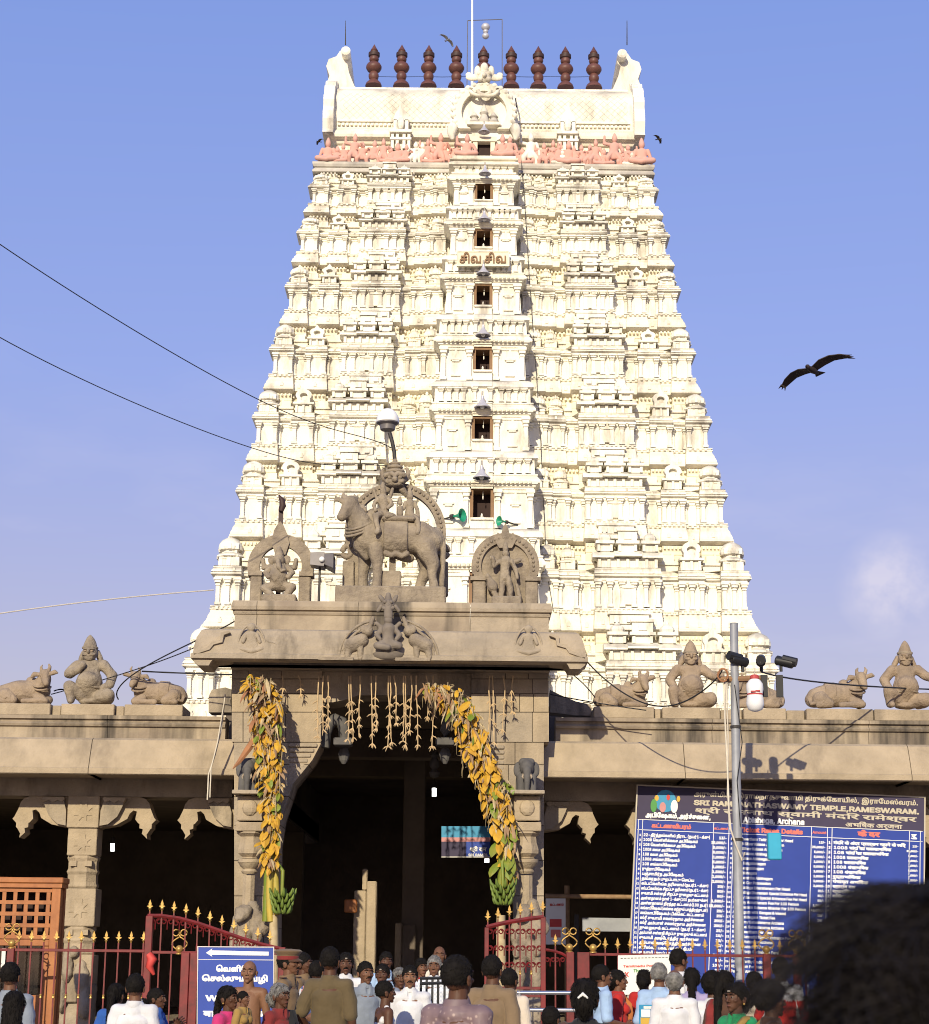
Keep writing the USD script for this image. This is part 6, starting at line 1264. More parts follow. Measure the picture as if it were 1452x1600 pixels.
def collar():
    mb = MB(); a = np.linspace(-.2 * math.pi, 1.2 * math.pi, 20)
    return mb.loft([[(.066 * r * math.cos(t), .012 - .07 * r * math.sin(-t) * -1 * -1, z - .022 * max(0, -math.sin(t)) * -1) for t in np.linspace(0, 2 * math.pi, 21)[:-1]] for r, z in ((1.12, 1.42), (1.16, 1.445), (1.0, 1.475), (.93, 1.474), (.95, 1.44))])
def lower(kind, seed=0):
    if kind == 'trousers':
        b = [bone((-.03, .01, .98), (.15, .12, .06), (.03, .01, .9), (.15, .125, .08))]
        for s in (-1, 1): b += chain((s * .09, .01, .90), .105, (s * .10, -.005, .49), .078, (s * .10, .02, .07), .066)
        v, f = soft(b, .045, 3)
    else:
        r = MB().revolve([(.15, 1.02), (.165, .95), (.19, .8), (.2, .5), (.23, .25), (.25, .05), (.2, .045)][::-1], (0, .0, 0), 28, sy=.8); v, f = r.arrays()
        f = np.array(f); a = np.arctan2(v[:, 1], v[:, 0]); k = np.clip((1.0 - v[:, 2]) * .03, 0, .025); v = v + np.stack([np.cos(a), np.sin(a), 0 * a], 1) * (k * np.sin(a * 9 + seed))[:, None]
    n = meshkit.fbm(v * 8, 3, seed) - .5; return v + np.stack([n, n, 0 * n], 1) * .015, f
LOW = {k: lower(k) for k in ('trousers', 'skirt')}
def drape(seed=0):                               # a length of cloth over the left shoulder, across chest and back
    a = [(.17, -.10, .98), (.10, -.15, 1.12), (0, -.165, 1.24), (-.08, -.15, 1.34), (-.12, -.06, 1.45), (-.115, .05, 1.45), (-.10, .14, 1.36), (-.10, .165, 1.15), (-.11, .17, .9), (-.11, .17, .72)]
    wv = [.10, .11, .10, .085, .06, .06, .075, .09, .1, .1]
    P = np.array(a) * [-1, 1, 1]; rows = []
    for (x, y, z), w in zip(P, wv):
        rows.append([(x + (u - .5) * 2 * w * .8, y + (.012 * math.sin(u * 14 + z * 9)) + (.06 * (abs(u - .5) * 2) ** 2 * (1 if y < 0 else -1) if abs(y) > .08 else 0), z + (u - .5) * w * .9 - (.05 * (abs(u - .5) * 2) ** 2 if z > 1.4 else 0)) for u in np.linspace(0, 1, 9)])
    rows = np.array(rows); n = rows.shape[1]; k = len(rows)
    V = np.concatenate([rows.reshape(-1, 3), (rows * [.985, .955, 1]).reshape(-1, 3)]); F = []
    for i in range(k - 1):
        for j in range(n - 1): F += [[i * n + j, i * n + j + 1, (i + 1) * n + j + 1, (i + 1) * n + j]]
    F = np.array(F); F = np.vstack([F[:, [0, 1, 2]], F[:, [0, 2, 3]]]); return V, np.vstack([F, F[:, ::-1] + len(V) // 2])
DRAPE = drape()
def hair(style, seed=0):
    rx, ry, rz, cz = (.079, .098, .1, 1.61) if style == 'short' else (.082, .103, .104, 1.612)
    if style in ('curly',): rx, ry, rz, cz = .11, .128, .122, 1.625
    if style == 'short': pass
    m = m3.Manifold.sphere(1.0, 40).scale((rx, ry, rz)).translate((0, .016, cz))
    low = {'short': 1.553, 'curly': 1.53}.get(style, 1.50)
    m = m.trim_by_plane((0, .70, .71), .70 * (-.086) + .71 * 1.655) if style not in ('rim',) else m.trim_by_plane((0, .55, -.83), .55 * .0 - .83 * 1.625)
    m = m.trim_by_plane((0, 0, 1), low)
    if style in ('rim',): m = m.trim_by_plane((0, 1, 0), -.03)
    parts = [m]
    if style == 'bun': parts += [ball((0, .125, 1.565), (.062, .045, .055)), bone((0, .09, 1.60), .05, (0, .10, 1.53), .05)]
    if style in ('tail', 'plait'): parts += chain((0, .09, 1.60), .045, (0, .125, 1.53), .036, (0, .135, 1.40), .034, (.01, .13, 1.25), .03, (.015, .125, 1.10), .02, (.015, .125, 1.03), .008)
    if style == 'long': parts += [bone((0, .05, 1.58), (.085, .07, .06), (0, .09, 1.45), (.08, .05, .05), (0, .125, 1.34), (.06, .03, .04))]
    v, f = soft(parts, .016, 2)
    amp, fr = (.03, 34) if style == 'curly' else (.010, 55)
    c = np.array([0, .016, cz]); d = v - c; d /= np.linalg.norm(d, axis=1, keepdims=True)
    v = v + d * ((meshkit.fbm(v * fr, 3, seed) - .45) * amp)[:, None]
    return v, f
HAIRS = {}
def hair_of(style, seed):
    k = (style, seed % 3)
    if k not in HAIRS: HAIRS[k] = hair(style, seed % 3)
    return HAIRS[k]
STR = {}
def strands(par, style, seed, mat):              # short visible locks over the cap of hair
    key = (style, seed % 3)
    if key not in STR:
        v, f = hair_of(style, seed); g_ = np.random.default_rng(seed % 3 + 5); tri = v[f]; ar_ = np.linalg.norm(np.cross(tri[:, 1] - tri[:, 0], tri[:, 2] - tri[:, 0]), axis=1); k = g_.choice(len(f), 900, p=ar_ / ar_.sum()); w = g_.dirichlet((1, 1, 1), 900)
        p0 = (tri[k] * w[..., None]).sum(1); nn = np.cross(tri[k, 1] - tri[k, 0], tri[k, 2] - tri[k, 0]); nn /= np.linalg.norm(nn, axis=1, keepdims=True) + 1e-9
        cu = style in ('curly', 'short', 'rim'); sl = .35 if style == 'curly' else .12; dn_ = np.array([0, .25, -1.0]) + g_.normal(size=(900, 3)) * (.9 if style == 'curly' else .45 if style == 'short' else .15); L = (g_.uniform(.008, .02, 900) if cu else g_.uniform(.02, .045, 900))[:, None]
        dn_ -= nn * (dn_ * nn).sum(1, keepdims=True); dn_ /= np.linalg.norm(dn_, axis=1, keepdims=True)
        STR[key] = np.stack([p0 - nn * .003, p0 + (nn * sl + dn_ * .4) * L, p0 + (nn * sl * .6 + dn_) * L], 1).reshape(-1, 3)
    P = STR[key]; c = UsdGeom.BasisCurves.Define(stage, fresh(par, 'locks')); c.CreateTypeAttr('linear'); c.CreatePointsAttr(Vt.Vec3fArray.FromNumpy(P.astype(np.float32))); c.CreateCurveVertexCountsAttr(Vt.IntArray([3] * (len(P) // 3))); c.CreateWidthsAttr(Vt.FloatArray([.0032])); c.SetWidthsInterpolation('constant')
    UsdShade.MaterialBindingAPI.Apply(c.GetPrim()).Bind(MAT[mat]); tag(c, kind='stuff')
CAPM = MB().revolve([(.088, 1.62), (.092, 1.655), (.092, 1.66), (.118, 1.69), (.122, 1.70), (.10, 1.715), (.03, 1.722)], (0, .01, 0), 24, sy=1.12)
VIS = MB().loft([[(.085 * math.cos(a), .01 - .1 * math.sin(a) * 1.0 - e * math.sin(a), 1.635 - e * .5) for a in np.linspace(.25, math.pi - .25, 12)] + [(.085 * math.cos(a), .01 - .1 * math.sin(a) - e * math.sin(a), 1.628 - e * .5) for a in np.linspace(math.pi - .25, .25, 12)] for e in (0, .05)], True)
COLL = collar()
def eyes_of(t):
    for s in (-1, 1):
        e = obj('eye', MB().sphere((s * .031, -.083, 1.598), (.0115, .009, .0048), 10, 6), 'eye_white', t, smooth=True); obj('iris', MB().sphere((s * .031, -.0905, 1.598), (.0062, .003, .0058), 8, 5), 'eye_dark', e, smooth=True)
        obj('eyebrow', MB().tube([(s * .014, -.094, 1.618), (s * .03, -.092, 1.624), (s * .05, -.078, 1.619)], [.004, .005, .003], 5), 'hair_black', t, smooth=True)
    obj('lips', MB().tube([(-.022, -.088, 1.529), (-.008, -.0955, 1.530), (.008, -.0955, 1.530), (.022, -.088, 1.529)], [.003, .006, .006, .003], 6), 'lip', t, smooth=True)
def person(px, py, Y, yaw, label, sex='m', skin='skin_mid', hr='short', hm='hair_black', top='cloth_white', low='cloth_charcoal', lk=None, al='down', ar='down', long_=False, vest=False, bare=False, sari=None, cap=None, mustache=False, beard=False, mark=None, face=True, seed=None, extra=None, lift=0.0, H=None, coll=True):
    if 9 < Y < 40: Y = Y * 1.08
    p = at(px, py, Y); H = H or p[2]
    seed = seed if seed is not None else int(px) % 7
    s = H / (1.715 if hr != 'curly' else 1.745)
    t = thing('person', label, 'person', (p[0], Y, lift), math.radians(yaw), scale=s)
    obj('body', body(al, ar, sex), skin, t, smooth=True)
    if not bare:
        obj('vest' if vest else 'blouse' if sex == 'f' else 'shirt', shirt(al, ar, sex, long_, vest, seed), top, t, smooth=True)
        if coll and not vest and sex == 'm': obj('collar', COLL, top, t, smooth=40)
    lk = lk or ('skirt' if sex == 'f' else 'trousers')
    obj('skirt' if lk == 'skirt' else 'trousers', LOW[lk], low, t, smooth=True)
    if sari: obj('shawl', DRAPE, sari, t, smooth=True)
    if hr:
        hp = obj('hair', hair_of(hr, seed), hm, t, smooth=True)
        if py < 1600 and Y > 5: strands(hp, hr, seed, hm)
    if face: eyes_of(t)
    if mustache: obj('mustache', MB().tube([(-.03, -.085, 1.538), (-.012, -.1, 1.546), (0, -.102, 1.545), (.012, -.1, 1.546), (.03, -.085, 1.538)], [.003, .007, .006, .007, .003], 6), 'hair_black' if hm != 'hair_grey' else 'hair_grey', t, smooth=True)
    if mark: obj('forehead_mark', MB().box(-.012, .012, -.094, -.08, 1.637, 1.652, .002), mark, t)
    if cap: c_ = obj('cap', CAPM, cap, t, smooth=40); obj('visor', VIS, 'cloth_brown', c_); obj('cap_band', MB().revolve([(.0925, 1.622), (.094, 1.63), (.0945, 1.65), (.093, 1.656)], (0, .01, 0), 24, sy=1.12), 'cloth_darkred', c_)
    if extra: extra(t)
    return t
def belt(t): obj('belt', MB().revolve([(.183, .93), (.19, .935), (.19, .965), (.183, .97)], (0, .005, 0), 24, sy=.78), 'cloth_brown', t, smooth=30)
def epaulettes(t):
    belt(t)
    for s in (-1, 1): obj('epaulette', MB().box(s * .15 - .045, s * .15 + .045, -.02, .03, 1.452, 1.462, .003), 'cloth_brown', t)
def earring(t):
    for s in (-1, 1): obj('earring', MB().sphere((s * .084, .0, 1.545), .009, 8, 6), 'gold_paint', t, smooth=True)
def necklace(t): earring(t); obj('necklace', MB().tube([(.075 * math.cos(a), .0 - .08 * math.sin(a), 1.43 - .05 * math.sin(a)) for a in np.linspace(-.4, math.pi + .4, 18)], .005, 5), 'gold_paint', t, smooth=True)
def flower_clip(t): obj('hair_clip', MB().tube([(-.03, .155, 1.60), (0, .165, 1.625), (.03, .155, 1.60)], [.006, .012, .006], 6), 'lamp_white', t)
F, B, R_p, L_p = 0, 180, 90, -90               # facing the camera, away from it, to the right, to the left
person(18, 1502, 14.5, 175, 'person from behind in a grey blue shirt at the far left edge', top='cloth_greyblue')
person(24, 1548, 12.4, 180, 'dark haired person from behind, low in the bottom left corner', sex='f', hr='long', top='cloth_charcoal', low='cloth_brown')
person(183, 1536, 16, 165, 'person in a bright blue shirt beside the man in white, left crowd', top='cloth_blue', sex='f', hr='tail', low='cloth_blue')
person(213, 1520, 14.3, 178, 'man from behind in a crisp white shirt, left of the exit sign', top='cloth_white', long_=False)
person(246, 1543, 16.8, 80, 'dark person in profile praying with joined hands beside the exit sign', skin='skin_dark', al='pray', ar='pray', top='cloth_blue')
person(358, 1540, 15, 60, 'woman in a magenta sari with an earring before the exit sign', sex='f', skin='skin_dark', hr='tail', top='cloth_pink', sari='cloth_pink', low='cloth_pink', al='hold', ar='hold', extra=earring)
person(381, 1550, 14.9, 60, 'small child carried against the shoulder of the woman in magenta', sex='f', skin='skin_mid', hr='short', top='cloth_yellowbrown', low='cloth_pink', H=.92, lift=at(377, 1548, 14.9 * 1.08)[2] - .92, al='front', ar='front')
person(390, 1499, 17.6, -8, 'bald bare-chested man facing forward before the exit sign', skin='skin_tan', hr=None, bare=True, low='cloth_offwhite', lk='skirt')
person(439, 1536, 15.4, 50, 'old woman with grey hair in a red and black sari', sex='f', skin='skin_dark', hr='bun', hm='hair_grey', top='cloth_darkred', sari='cloth_black', low='cloth_red')
person(452, 1484, 17.4, 78, 'policeman in brown uniform and peaked cap in profile', top='cloth_uniform', low='cloth_uniform', cap='cloth_uniform', mustache=True, extra=epaulettes, al='front')
person(475, 1487, 19, 75, 'second brown uniformed policeman close behind the capped one', top='cloth_uniform', low='cloth_uniform', skin='skin_dark', extra=epaulettes, cap=None)
person(497, 1500, 18.2, 150, 'man in a white shirt hidden behind the man in olive, holding pink flowers', top='cloth_white', al='front', ar='front')
person(517, 1478, 15.6, 168, 'man from behind in an olive brown shirt left of the doorway', top='cloth_olive', low='cloth_khaki', skin='skin_dark', ar='hip', extra=belt)
person(541, 1487, 19, 5, 'man with pale forehead mark and white shirt facing out of the doorway', skin='skin_dark', top='cloth_white', mark='eye_white', mustache=True)
person(572, 1501, 17.8, 25, 'man in a grey blue shirt looking right, centre of the crowd', skin='skin_mid', top='cloth_greyblue', mustache=True, ar='front')
person(598, 1505, 19.2, -12, 'dark haired man just behind the boy in the vest', skin='skin_dark', top='cloth_greyblue', mark='eye_white')
person(603, 1531, 16.4, 110, 'boy in a white sleeveless vest turned to the right', skin='skin_dark', top='cloth_white', vest=True)
person(604, 1486, 22.5, 10, 'man in a pale blue shirt far back in the doorway', skin='skin_dark', top='cloth_skyblue')
person(625, 1512, 19.4, 12, 'grey haired person behind the mustached man in white', sex='f', skin='skin_dark', hr='bun', hm='hair_grey', top='cloth_offwhite', sari='cloth_offwhite')
person(641, 1507, 17.2, 2, 'man with mustache and open white shirt walking out of the doorway', skin='skin_tan', top='cloth_white', mustache=True, mark='eye_white')
person(659, 1497, 22.8, 20, 'dark haired woman in red far back in the doorway', sex='f', skin='skin_mid', hr='tail', top='cloth_red', sari='cloth_red', low='cloth_red')
person(679, 1492, 20, -5, 'man in a checked white shirt standing behind the black barricade', skin='skin_mid', top='cloth_check', hm='hair_grey')
person(687, 1477, 24, 0, 'bald man furthest back in the dark doorway', skin='skin_mid', hr=None, top='cloth_offwhite')
person(716, 1490, 9.8, 150, 'large man from behind in a patterned mauve shirt, front centre', skin='skin_dark', top='cloth_print', hr='short', seed=2)
person(770, 1491, 14.6, 158, 'man from behind in a khaki shirt right of centre', skin='skin_dark', top='cloth_khaki', low='cloth_khaki', extra=belt, ar='hip')
person(797, 1512, 16.6, 150, 'dark haired person in cream close behind the khaki shirted man', top='cloth_cream', skin='skin_dark')
person(914, 1529, 10.4, 172, 'woman from behind with black hair bun and silver clip', sex='f', skin='skin_dark', hr='bun', top='cloth_black', sari='cloth_brown', low='cloth_brown', extra=flower_clip, seed=1)
person(862, 1571, 13.2, 150, 'small dark haired child low before the steel barrier', skin='skin_dark', top='cloth_orange')
person(941, 1506, 18.2, 105, 'man in a pale blue shirt in profile left of the notice board', top='cloth_skyblue', skin='skin_mid', al='front')
person(966, 1515, 19.2, 88, 'woman in red in profile before the notice board', sex='f', hr='tail', top='cloth_red', sari='cloth_orange', low='cloth_red', skin='skin_mid')
person(1007, 1515, 20.2, 160, 'dark haired woman in red partly hidden by the notice board', sex='f', hr='bun', top='cloth_red', low='cloth_red', skin='skin_dark')
person(1030, 1503, 17.2, 165, 'grey haired man from behind in a light blue shirt holding a picture magazine', hm='hair_grey', top='cloth_skyblue', skin='skin_mid', al='front', ar='down')
person(1054, 1513, 15.8, 170, 'balding man from behind in a white shirt before the price board', hr='rim', hm='hair_grey', top='cloth_white', skin='skin_mid')
person(1061, 1481, 19.6, 130, 'tall dark haired man turned right under the price board', top='cloth_white', skin='skin_mid')
person(1081, 1512, 17.8, 172, 'woman from behind with a long black plait and lavender blouse', sex='f', hr='plait', top='cloth_lavender', sari='cloth_lavender', skin='skin_dark')
person(1113, 1517, 16.8, 165, 'curly haired person from behind in a white top beside the pole', hr='curly', sex='f', top='cloth_white', low='cloth_white', skin='skin_dark')
person(1133, 1516, 15.8, 140, 'black haired woman from behind in brown just left of the pole foot', sex='f', hr='tail', top='cloth_brown', low='cloth_darkred', sari='cloth_darkred', skin='skin_dark')
person(1150, 1535, 13.2, -50, 'woman looking left with earring, necklace and green blouse', sex='f', hr='bun', top='cloth_green', sari='cloth_yellowbrown', low='cloth_green', skin='skin_dark', extra=necklace, mark='eye_white')
person(1178, 1518, 18, 175, 'black haired woman from behind in a pale pink top right of the pole', sex='f', hr='bun', top='cloth_cream', low='cloth_cream', skin='skin_dark')
person(1204, 1531, 12.2, 95, 'dark curly haired woman in profile facing right, brown sari', sex='f', hr='curly', top='cloth_brown', sari='cloth_yellowbrown', low='cloth_brown', skin='skin_dark')
def red_lower(t):
    v, f = shirt('down', 'down', 'm', False, False, 1); k = (v[f].mean(1)[:, 2] < 1.30); f = f[k]; ix = np.unique(f); obj('shirt_front', (v[ix] * [1.012, 1.012, 1], np.searchsorted(ix, f)), 'cloth_red', t, smooth=True)
person(1219, 1494, 17.6, 172, 'man from behind in a red shirt with white shoulders before the price board', top='cloth_white', skin='skin_mid', extra=red_lower, seed=1)
person(225, 1560, 18.5, 40, 'person in blue half hidden behind the man in the crisp white shirt', top='cloth_blue', skin='skin_dark', sex='f', hr='tail', low='cloth_blue')
# the man whose dark head fills the lower right corner
hd = person(1430, 1402, 1.8, 172, 'blurred dark curly head of a man very near the camera, lower right', skin='skin_dark', hr='short', top='cloth_charcoal', seed=4)
rs = np.random.default_rng(8); N = 9000
dirs = rs.normal(size=(N * 3, 3)); dirs /= np.linalg.norm(dirs, axis=1, keepdims=True); dirs = dirs[(dirs[:, 1] * .70 + dirs[:, 2] * .71 > -.15) & (dirs[:, 2] > -.62)][:N]
pts_, cnt = [], []
for d in dirs:
    b0 = np.array([0, .016, 1.612]) + d * [.080, .101, .102]; tang = np.cross(d, rs.normal(size=3)); tang /= np.linalg.norm(tang); cl_ = meshkit.noise(b0[None] * 45, 3)[0]; L = rs.uniform(.012, .03) + .022 * cl_; tang = tang + 1.2 * np.array([math.sin(cl_ * 9), math.cos(cl_ * 9), -.6])
    pts_ += [b0, b0 + d * L * .5 + tang * L * .3, b0 + d * L * .8 + tang * L * .8, b0 + d * L * .75 + tang * L * 1.2]; cnt.append(4)
cv = UsdGeom.BasisCurves.Define(stage, fresh(hd, 'hair_strands')); cv.CreateTypeAttr('linear'); cv.CreatePointsAttr(Vt.Vec3fArray.FromNumpy(np.array(pts_, np.float32))); cv.CreateCurveVertexCountsAttr(Vt.IntArray(cnt)); cv.CreateWidthsAttr(Vt.FloatArray([.0008])); cv.SetWidthsInterpolation('constant')
UsdShade.MaterialBindingAPI.Apply(cv.GetPrim()).Bind(MAT['hair_near']); tag(cv, kind='stuff')
# things they carry
p = at(481, 1557, 17.8); fb = thing('flower_bundle', 'pink bundle of flowers held by the hidden man in white', 'flowers', p); r_ = random.Random(4)
for i in range(22):
    c = np.array([r_.gauss(0, .05), r_.gauss(0, .04), r_.gauss(0, .045)]); obj('bloom', MB().sphere(c, r_.uniform(.02, .032), 7, 5).rough(.012, 40, i), 'print_pink' if i % 3 else 'print_red', fb, smooth=True)
p = at(1014, 1586, 17.6); mg = thing('magazine', 'picture magazine held by the grey haired man in light blue', 'magazine', p, math.radians(8)); k = 1 / 168
obj('cover', MB().box(-15 * k, 15 * k, 0, .008, -17 * k, 15 * k), 'print_cyan', mg)
for (a, b, c, d, mt) in ((-13, -15, 13, -4, 'print_yellow'), (-12, -3, 2, 8, 'letter_white'), (4, -2, 13, 6, 'print_pink'), (-8, 9, 8, 13, 'paper_white')): obj('print', MB().box(a * k, c * k, -.003, -.0005, b * k, d * k), mt, mg)
# ------------------------------------------------------------------ lamps and loudspeakers on the tower
for j, (px, py) in enumerate(((753, 204), (755, 269), (754, 341), (753, 425), (753, 521), (752.5, 633), (752, 743))):
    fw = FW + .75 if j else FW + .35; z = tz(py, fw=fw); y = ty(z) - fw; k = 14 * depth_of((TX, y, z)) / FPX / 14
    if j == 0:
        lam = thing('dome_lamp', 'metal lamp shade above the topmost tower window, under the arched gable', 'lamp', (TX, y, z), scale=.85)
        obj('shade', MB().revolve([(.02, .34), (.05, .33), (.055, .22), (.09, .16), (.14, .08), (.21, .0), (.29, -.07), (.29, -.09), (.26, -.09), (.2, -.05), (.02, .04)][::-1], (0, 0, 0), 16), 'lamp_silver', lam, smooth=50)
        obj('stem', MB().bar((0, 0, .28), (0, 0, .5), .03, 6).bar((0, 0, .46), (0, 1.0, .52), .025, 6), 'lamp_grey', lam); obj('bulb', MB().sphere((0, 0, -.06), .08, 8, 6), 'lamp_white', lam, smooth=True)
        first = lam
    else:
        copy_of(first, (TX + (px - 753) * .02, y, z), 0, ['', 'metal lamp shade over the second window from the top of the tower', 'metal lamp shade over the third tower window, above the name sign', 'metal lamp shade just below the name sign on the tower', 'metal lamp shade over the fifth window from the top of the tower', 'metal lamp shade over the sixth tower window, right of the white street lamp', 'metal lamp shade over the lowest visible tower window, between the green horns'][j], scale=.8 + .06 * j)
for px, py, s, lab in ((717, 807, -1, 'green horn loudspeaker left of the lowest visible tower window'), (784, 815, 1, 'smaller green horn loudspeaker right of the lowest visible tower window')):
    z = tz(py, fw=FW + .4); y = ty(z) - FW - .5; k = depth_of((TX, y, z)) / FPX; x = at(px, py, y)[0]
    h = thing('horn_speaker', lab, 'loudspeaker', (x, y, z), math.radians(-55 * s)); c = .95 if s < 0 else .7
    v = MB().revolve([(.04, 0), (.06, .12), (.1, .25), (.2, .38), (.27, .42), (.26, .43), (.17, .36), (.03, .2)], (0, 0, 0), 16); M = np.array([[1, 0, 0, 0], [0, 0, -1, .25], [0, 1, 0, 0]]) * c; v.xf(M)
    obj('horn', v, 'horn_green', h, smooth=40); v = MB().revolve([(.09, 0), (.1, .02), (.1, .14), (.05, .16)], (0, 0, 0), 10).xf(np.array([[1, 0, 0, 0], [0, 0, 1, .25], [0, 1, 0, 0]]) * c); obj('driver', v, 'dark_iron', h); obj('bracket', MB().bar((0, .3, 0), (0, .75, -.05), .03), 'dark_iron', h)
# street lamp over the bull, loudspeaker beside the left arch
Yl_ = 31.2; q = lambda a, b, d=0: at(a, b, Yl_ + d); k = depth_of(q(608, 670)) / FPX
sl = thing('street_lamp', 'white domed lamp on a bent pipe above the bull statue', 'lamp')
obj('pipe', MB().tube([q(617, 718), q(616, 705), q(613, 690), q(609, 676)], .035, 8), 'dark_iron', sl, smooth=True)
p = q(606, 660); obj('hood', MB().revolve([(17.5 * k, 0), (18 * k, 2 * k), (17 * k, 9 * k), (13 * k, 16 * k), (7 * k, 21 * k), (.5 * k, 23 * k)], p, 20), 'lamp_white', sl, smooth=50)
obj('reflector', MB().revolve([(10 * k, -13 * k), (11.5 * k, -12 * k), (12.5 * k, -5 * k), (17.6 * k, -2 * k), (17.8 * k, -.2 * k)], p, 20), 'lamp_grey', sl, smooth=40)
q = lambda a, b, d=0: at(a, b, 30.7 + d); k = depth_of(q(503, 872)) / FPX
hs = thing('horn_speaker', 'grey square horn loudspeaker beside the left arched statue', 'loudspeaker')
a_, b_ = [q(486, 862), q(486, 882), q(509, 884), q(509, 860)], [q(518, 858, .25), q(518, 886, .25), q(522, 886, .1), q(522, 858, .1)]
mb = MB(); X0, X1, X2 = q(486, 872), q(508, 872), q(523, 870)
mb.loft([[(X0[0], 30.55, q(0, 880)[2]), (X0[0], 30.85, q(0, 880)[2]), (X0[0], 30.85, q(0, 861)[2]), (X0[0], 30.55, q(0, 861)[2])], [(X1[0], 30.5, q(0, 883)[2]), (X1[0], 30.9, q(0, 883)[2]), (X1[0], 30.9, q(0, 861)[2]), (X1[0], 30.5, q(0, 861)[2])]], True); obj('throat', mb, 'lamp_grey', hs)
mb = MB().loft([[(X1[0], 30.5, q(0, 880)[2]), (X1[0], 30.9, q(0, 880)[2]), (X1[0], 30.9, q(0, 864)[2]), (X1[0], 30.5, q(0, 864)[2])], [(X2[0], 30.42, q(0, 887)[2]), (X2[0], 30.98, q(0, 887)[2]), (X2[0], 30.98, q(0, 864)[2]), (X2[0], 30.42, q(0, 864)[2])]], False); obj('horn', mb, 'lamp_grey', hs)
obj('driver', MB().sphere(q(503, 874, -.22), 4.5 * k, 10, 8), 'lamp_white', hs, smooth=True); obj('stand', MB().bar(q(500, 884), (q(500, 884)[0], 30.7, ZTOP), .02), 'dark_iron', hs)
# masts and wires on the crown of the tower
def mast(px, y0, y1, r, mat, lab, Y): p, p2 = at(px, y0, Y), at(px, y1, Y); tag(obj('lightning_rod', MB().tube([p2, (p[0] * .5 + p2[0] * .5, Y, (p[2] + p2[2]) / 2), p], [r, r * .8, r * .5], 6), mat), lab, 'rod')
mast(738, -60, 136, .06, 'lamp_white', 'tall thin white mast left of the middle finial', yc - 1.3)
mast(540, 32, 70, .025, 'dark_iron', 'thin lightning rod on the left gable of the tower', yc - 2); mast(980, 32, 70, .025, 'dark_iron', 'thin lightning rod on the right gable of the tower', yc - 2)
wf = thing('wire_frame', 'thin metal frame with small hanging bells around the middle finial', 'frame'); Yw = yc - 1.1
for a, b in (((730, 134), (731, 32)), ((785, 134), (785, 30)), ((731, 32), (785, 30))): obj('bar', MB().bar(at(*a, Yw), at(*b, Yw), .02, 5), 'lamp_grey', wf)
for py, r in ((42, .2), (49, .12), (56, .16)): obj('bell', MB().sphere(at(759, py, Yw), (r, r, r * .9), 10, 8), 'lamp_silver', wf, smooth=True)
tag(obj('finial_wire', MB().tube([at(590 + 34 * i, 119.5 + (i % 2) * .6, yc - .4) for i in range(11)], .012, 4), 'wire_black'), 'thin wire strung between the brown finials', 'wire')
tag(obj('roof_cable', MB().tube([np.array([TX + (a - 757) * .0268, ty(tz(b)) - (1.0 if b > 150 else -1.2), tz(b)]) for a, b in ((810, 136), (811, 150), (806, 170), (808, 186), (804, 205))], .03, 5), 'dark_iron'), 'dark cable hanging down the barrel roof right of the arched gable', 'cable')
tag(obj('tower_cable', MB().tube([np.array([TX + (a - 754) * depth_of((0, ty(tz(b)), tz(b))) / FPX, ty(tz(b)) - .75, tz(b)]) for a, b in ((812, 262), (818, 330), (824, 420), (830, 500), (838, 600), (845, 700), (850, 800), (856, 900), (866, 960))], .014, 5), 'dark_iron'), 'dark cable running down the tower right of the window bay', 'cable')
# ------------------------------------------------------------------ lamp pole with cameras
Yp = 28.0; q = lambda a, b, d=0.0: at(a, b, Yp + d); k = depth_of(q(1150, 1200)) / FPX
po = thing('lamp_pole', 'grey galvanised steel pole in front of the right wing', 'pole')
b_ = q(1157, 1560); t_ = q(1147, 976)
obj('pole', MB().tube([b_ + (b_ - t_) / np.linalg.norm(b_ - t_) * (b_[2] / ((t_ - b_) / np.linalg.norm(b_ - t_))[2]), b_, q(1152, 1280), t_], [.078, .076, .07, .062], 14), 'galvanised', po, smooth=40)
obj('cap', MB().revolve([(.06, 0), (.066, .004), (.066, .02), (.03, .03)], t_, 12), 'galvanised', po)
for y in (1136, 1312): p = q(1150 + (y - 1140) * .015, y); obj('clamp', MB().revolve([(.08, -.02), (.084, -.02), (.084, .02), (.08, .02)], p, 12), 'dark_iron', po)
obj('cross_arm', MB().bar(q(1122, 1062), q(1196, 1060), .05, 8), 'frame_ochre', po)
for a in (1164, 1186): obj('camera_post', MB().box(q(a - 5, 0)[0], q(a + 4, 0)[0], Yp - .1, Yp - .02, q(0, 1078)[2], q(0, 1044)[2]), 'black_plastic', po)
def cctv(c, tip, lab, r=.075):
    t = thing('security_camera', lab, 'camera'); c, tip = np.array(c), np.array(tip); d = (tip - c) / np.linalg.norm(tip - c)
    obj('housing', MB().tube([c, c + d * .02, tip - d * .02, tip], [r * .7, r, r, r * .85], 10), 'black_plastic', t, smooth=40); obj('visor', MB().tube([c + (tip - c) * .4 + [0, 0, r * .5], tip + d * .05 + [0, 0, r * .5]], r * .95, 10), 'black_plastic', t)
    obj('lens', MB().sphere(tip, r * .6, 10, 6), 'dark_iron', t, smooth=True); obj('mount', MB().bar(c + (tip - c) * .3, c + (tip - c) * .3 - [0, 0, .16], .025, 6), 'black_plastic', t)
cctv(q(1168, 1036), q(1143, 1029, -.12), 'black security camera pointing left at the top of the pole'); cctv(q(1190, 1032, .08), q(1189, 1035, -.3), 'black security camera pointing forward beside the pole'); cctv(q(1212, 1031), q(1240, 1038, -.1), 'black security camera pointing right at the end of the arm')
bu = thing('hanging_bundle', 'white egg-shaped bundle with red marks hanging beside the pole', 'bundle'); c = q(1180, 1085, -.22)
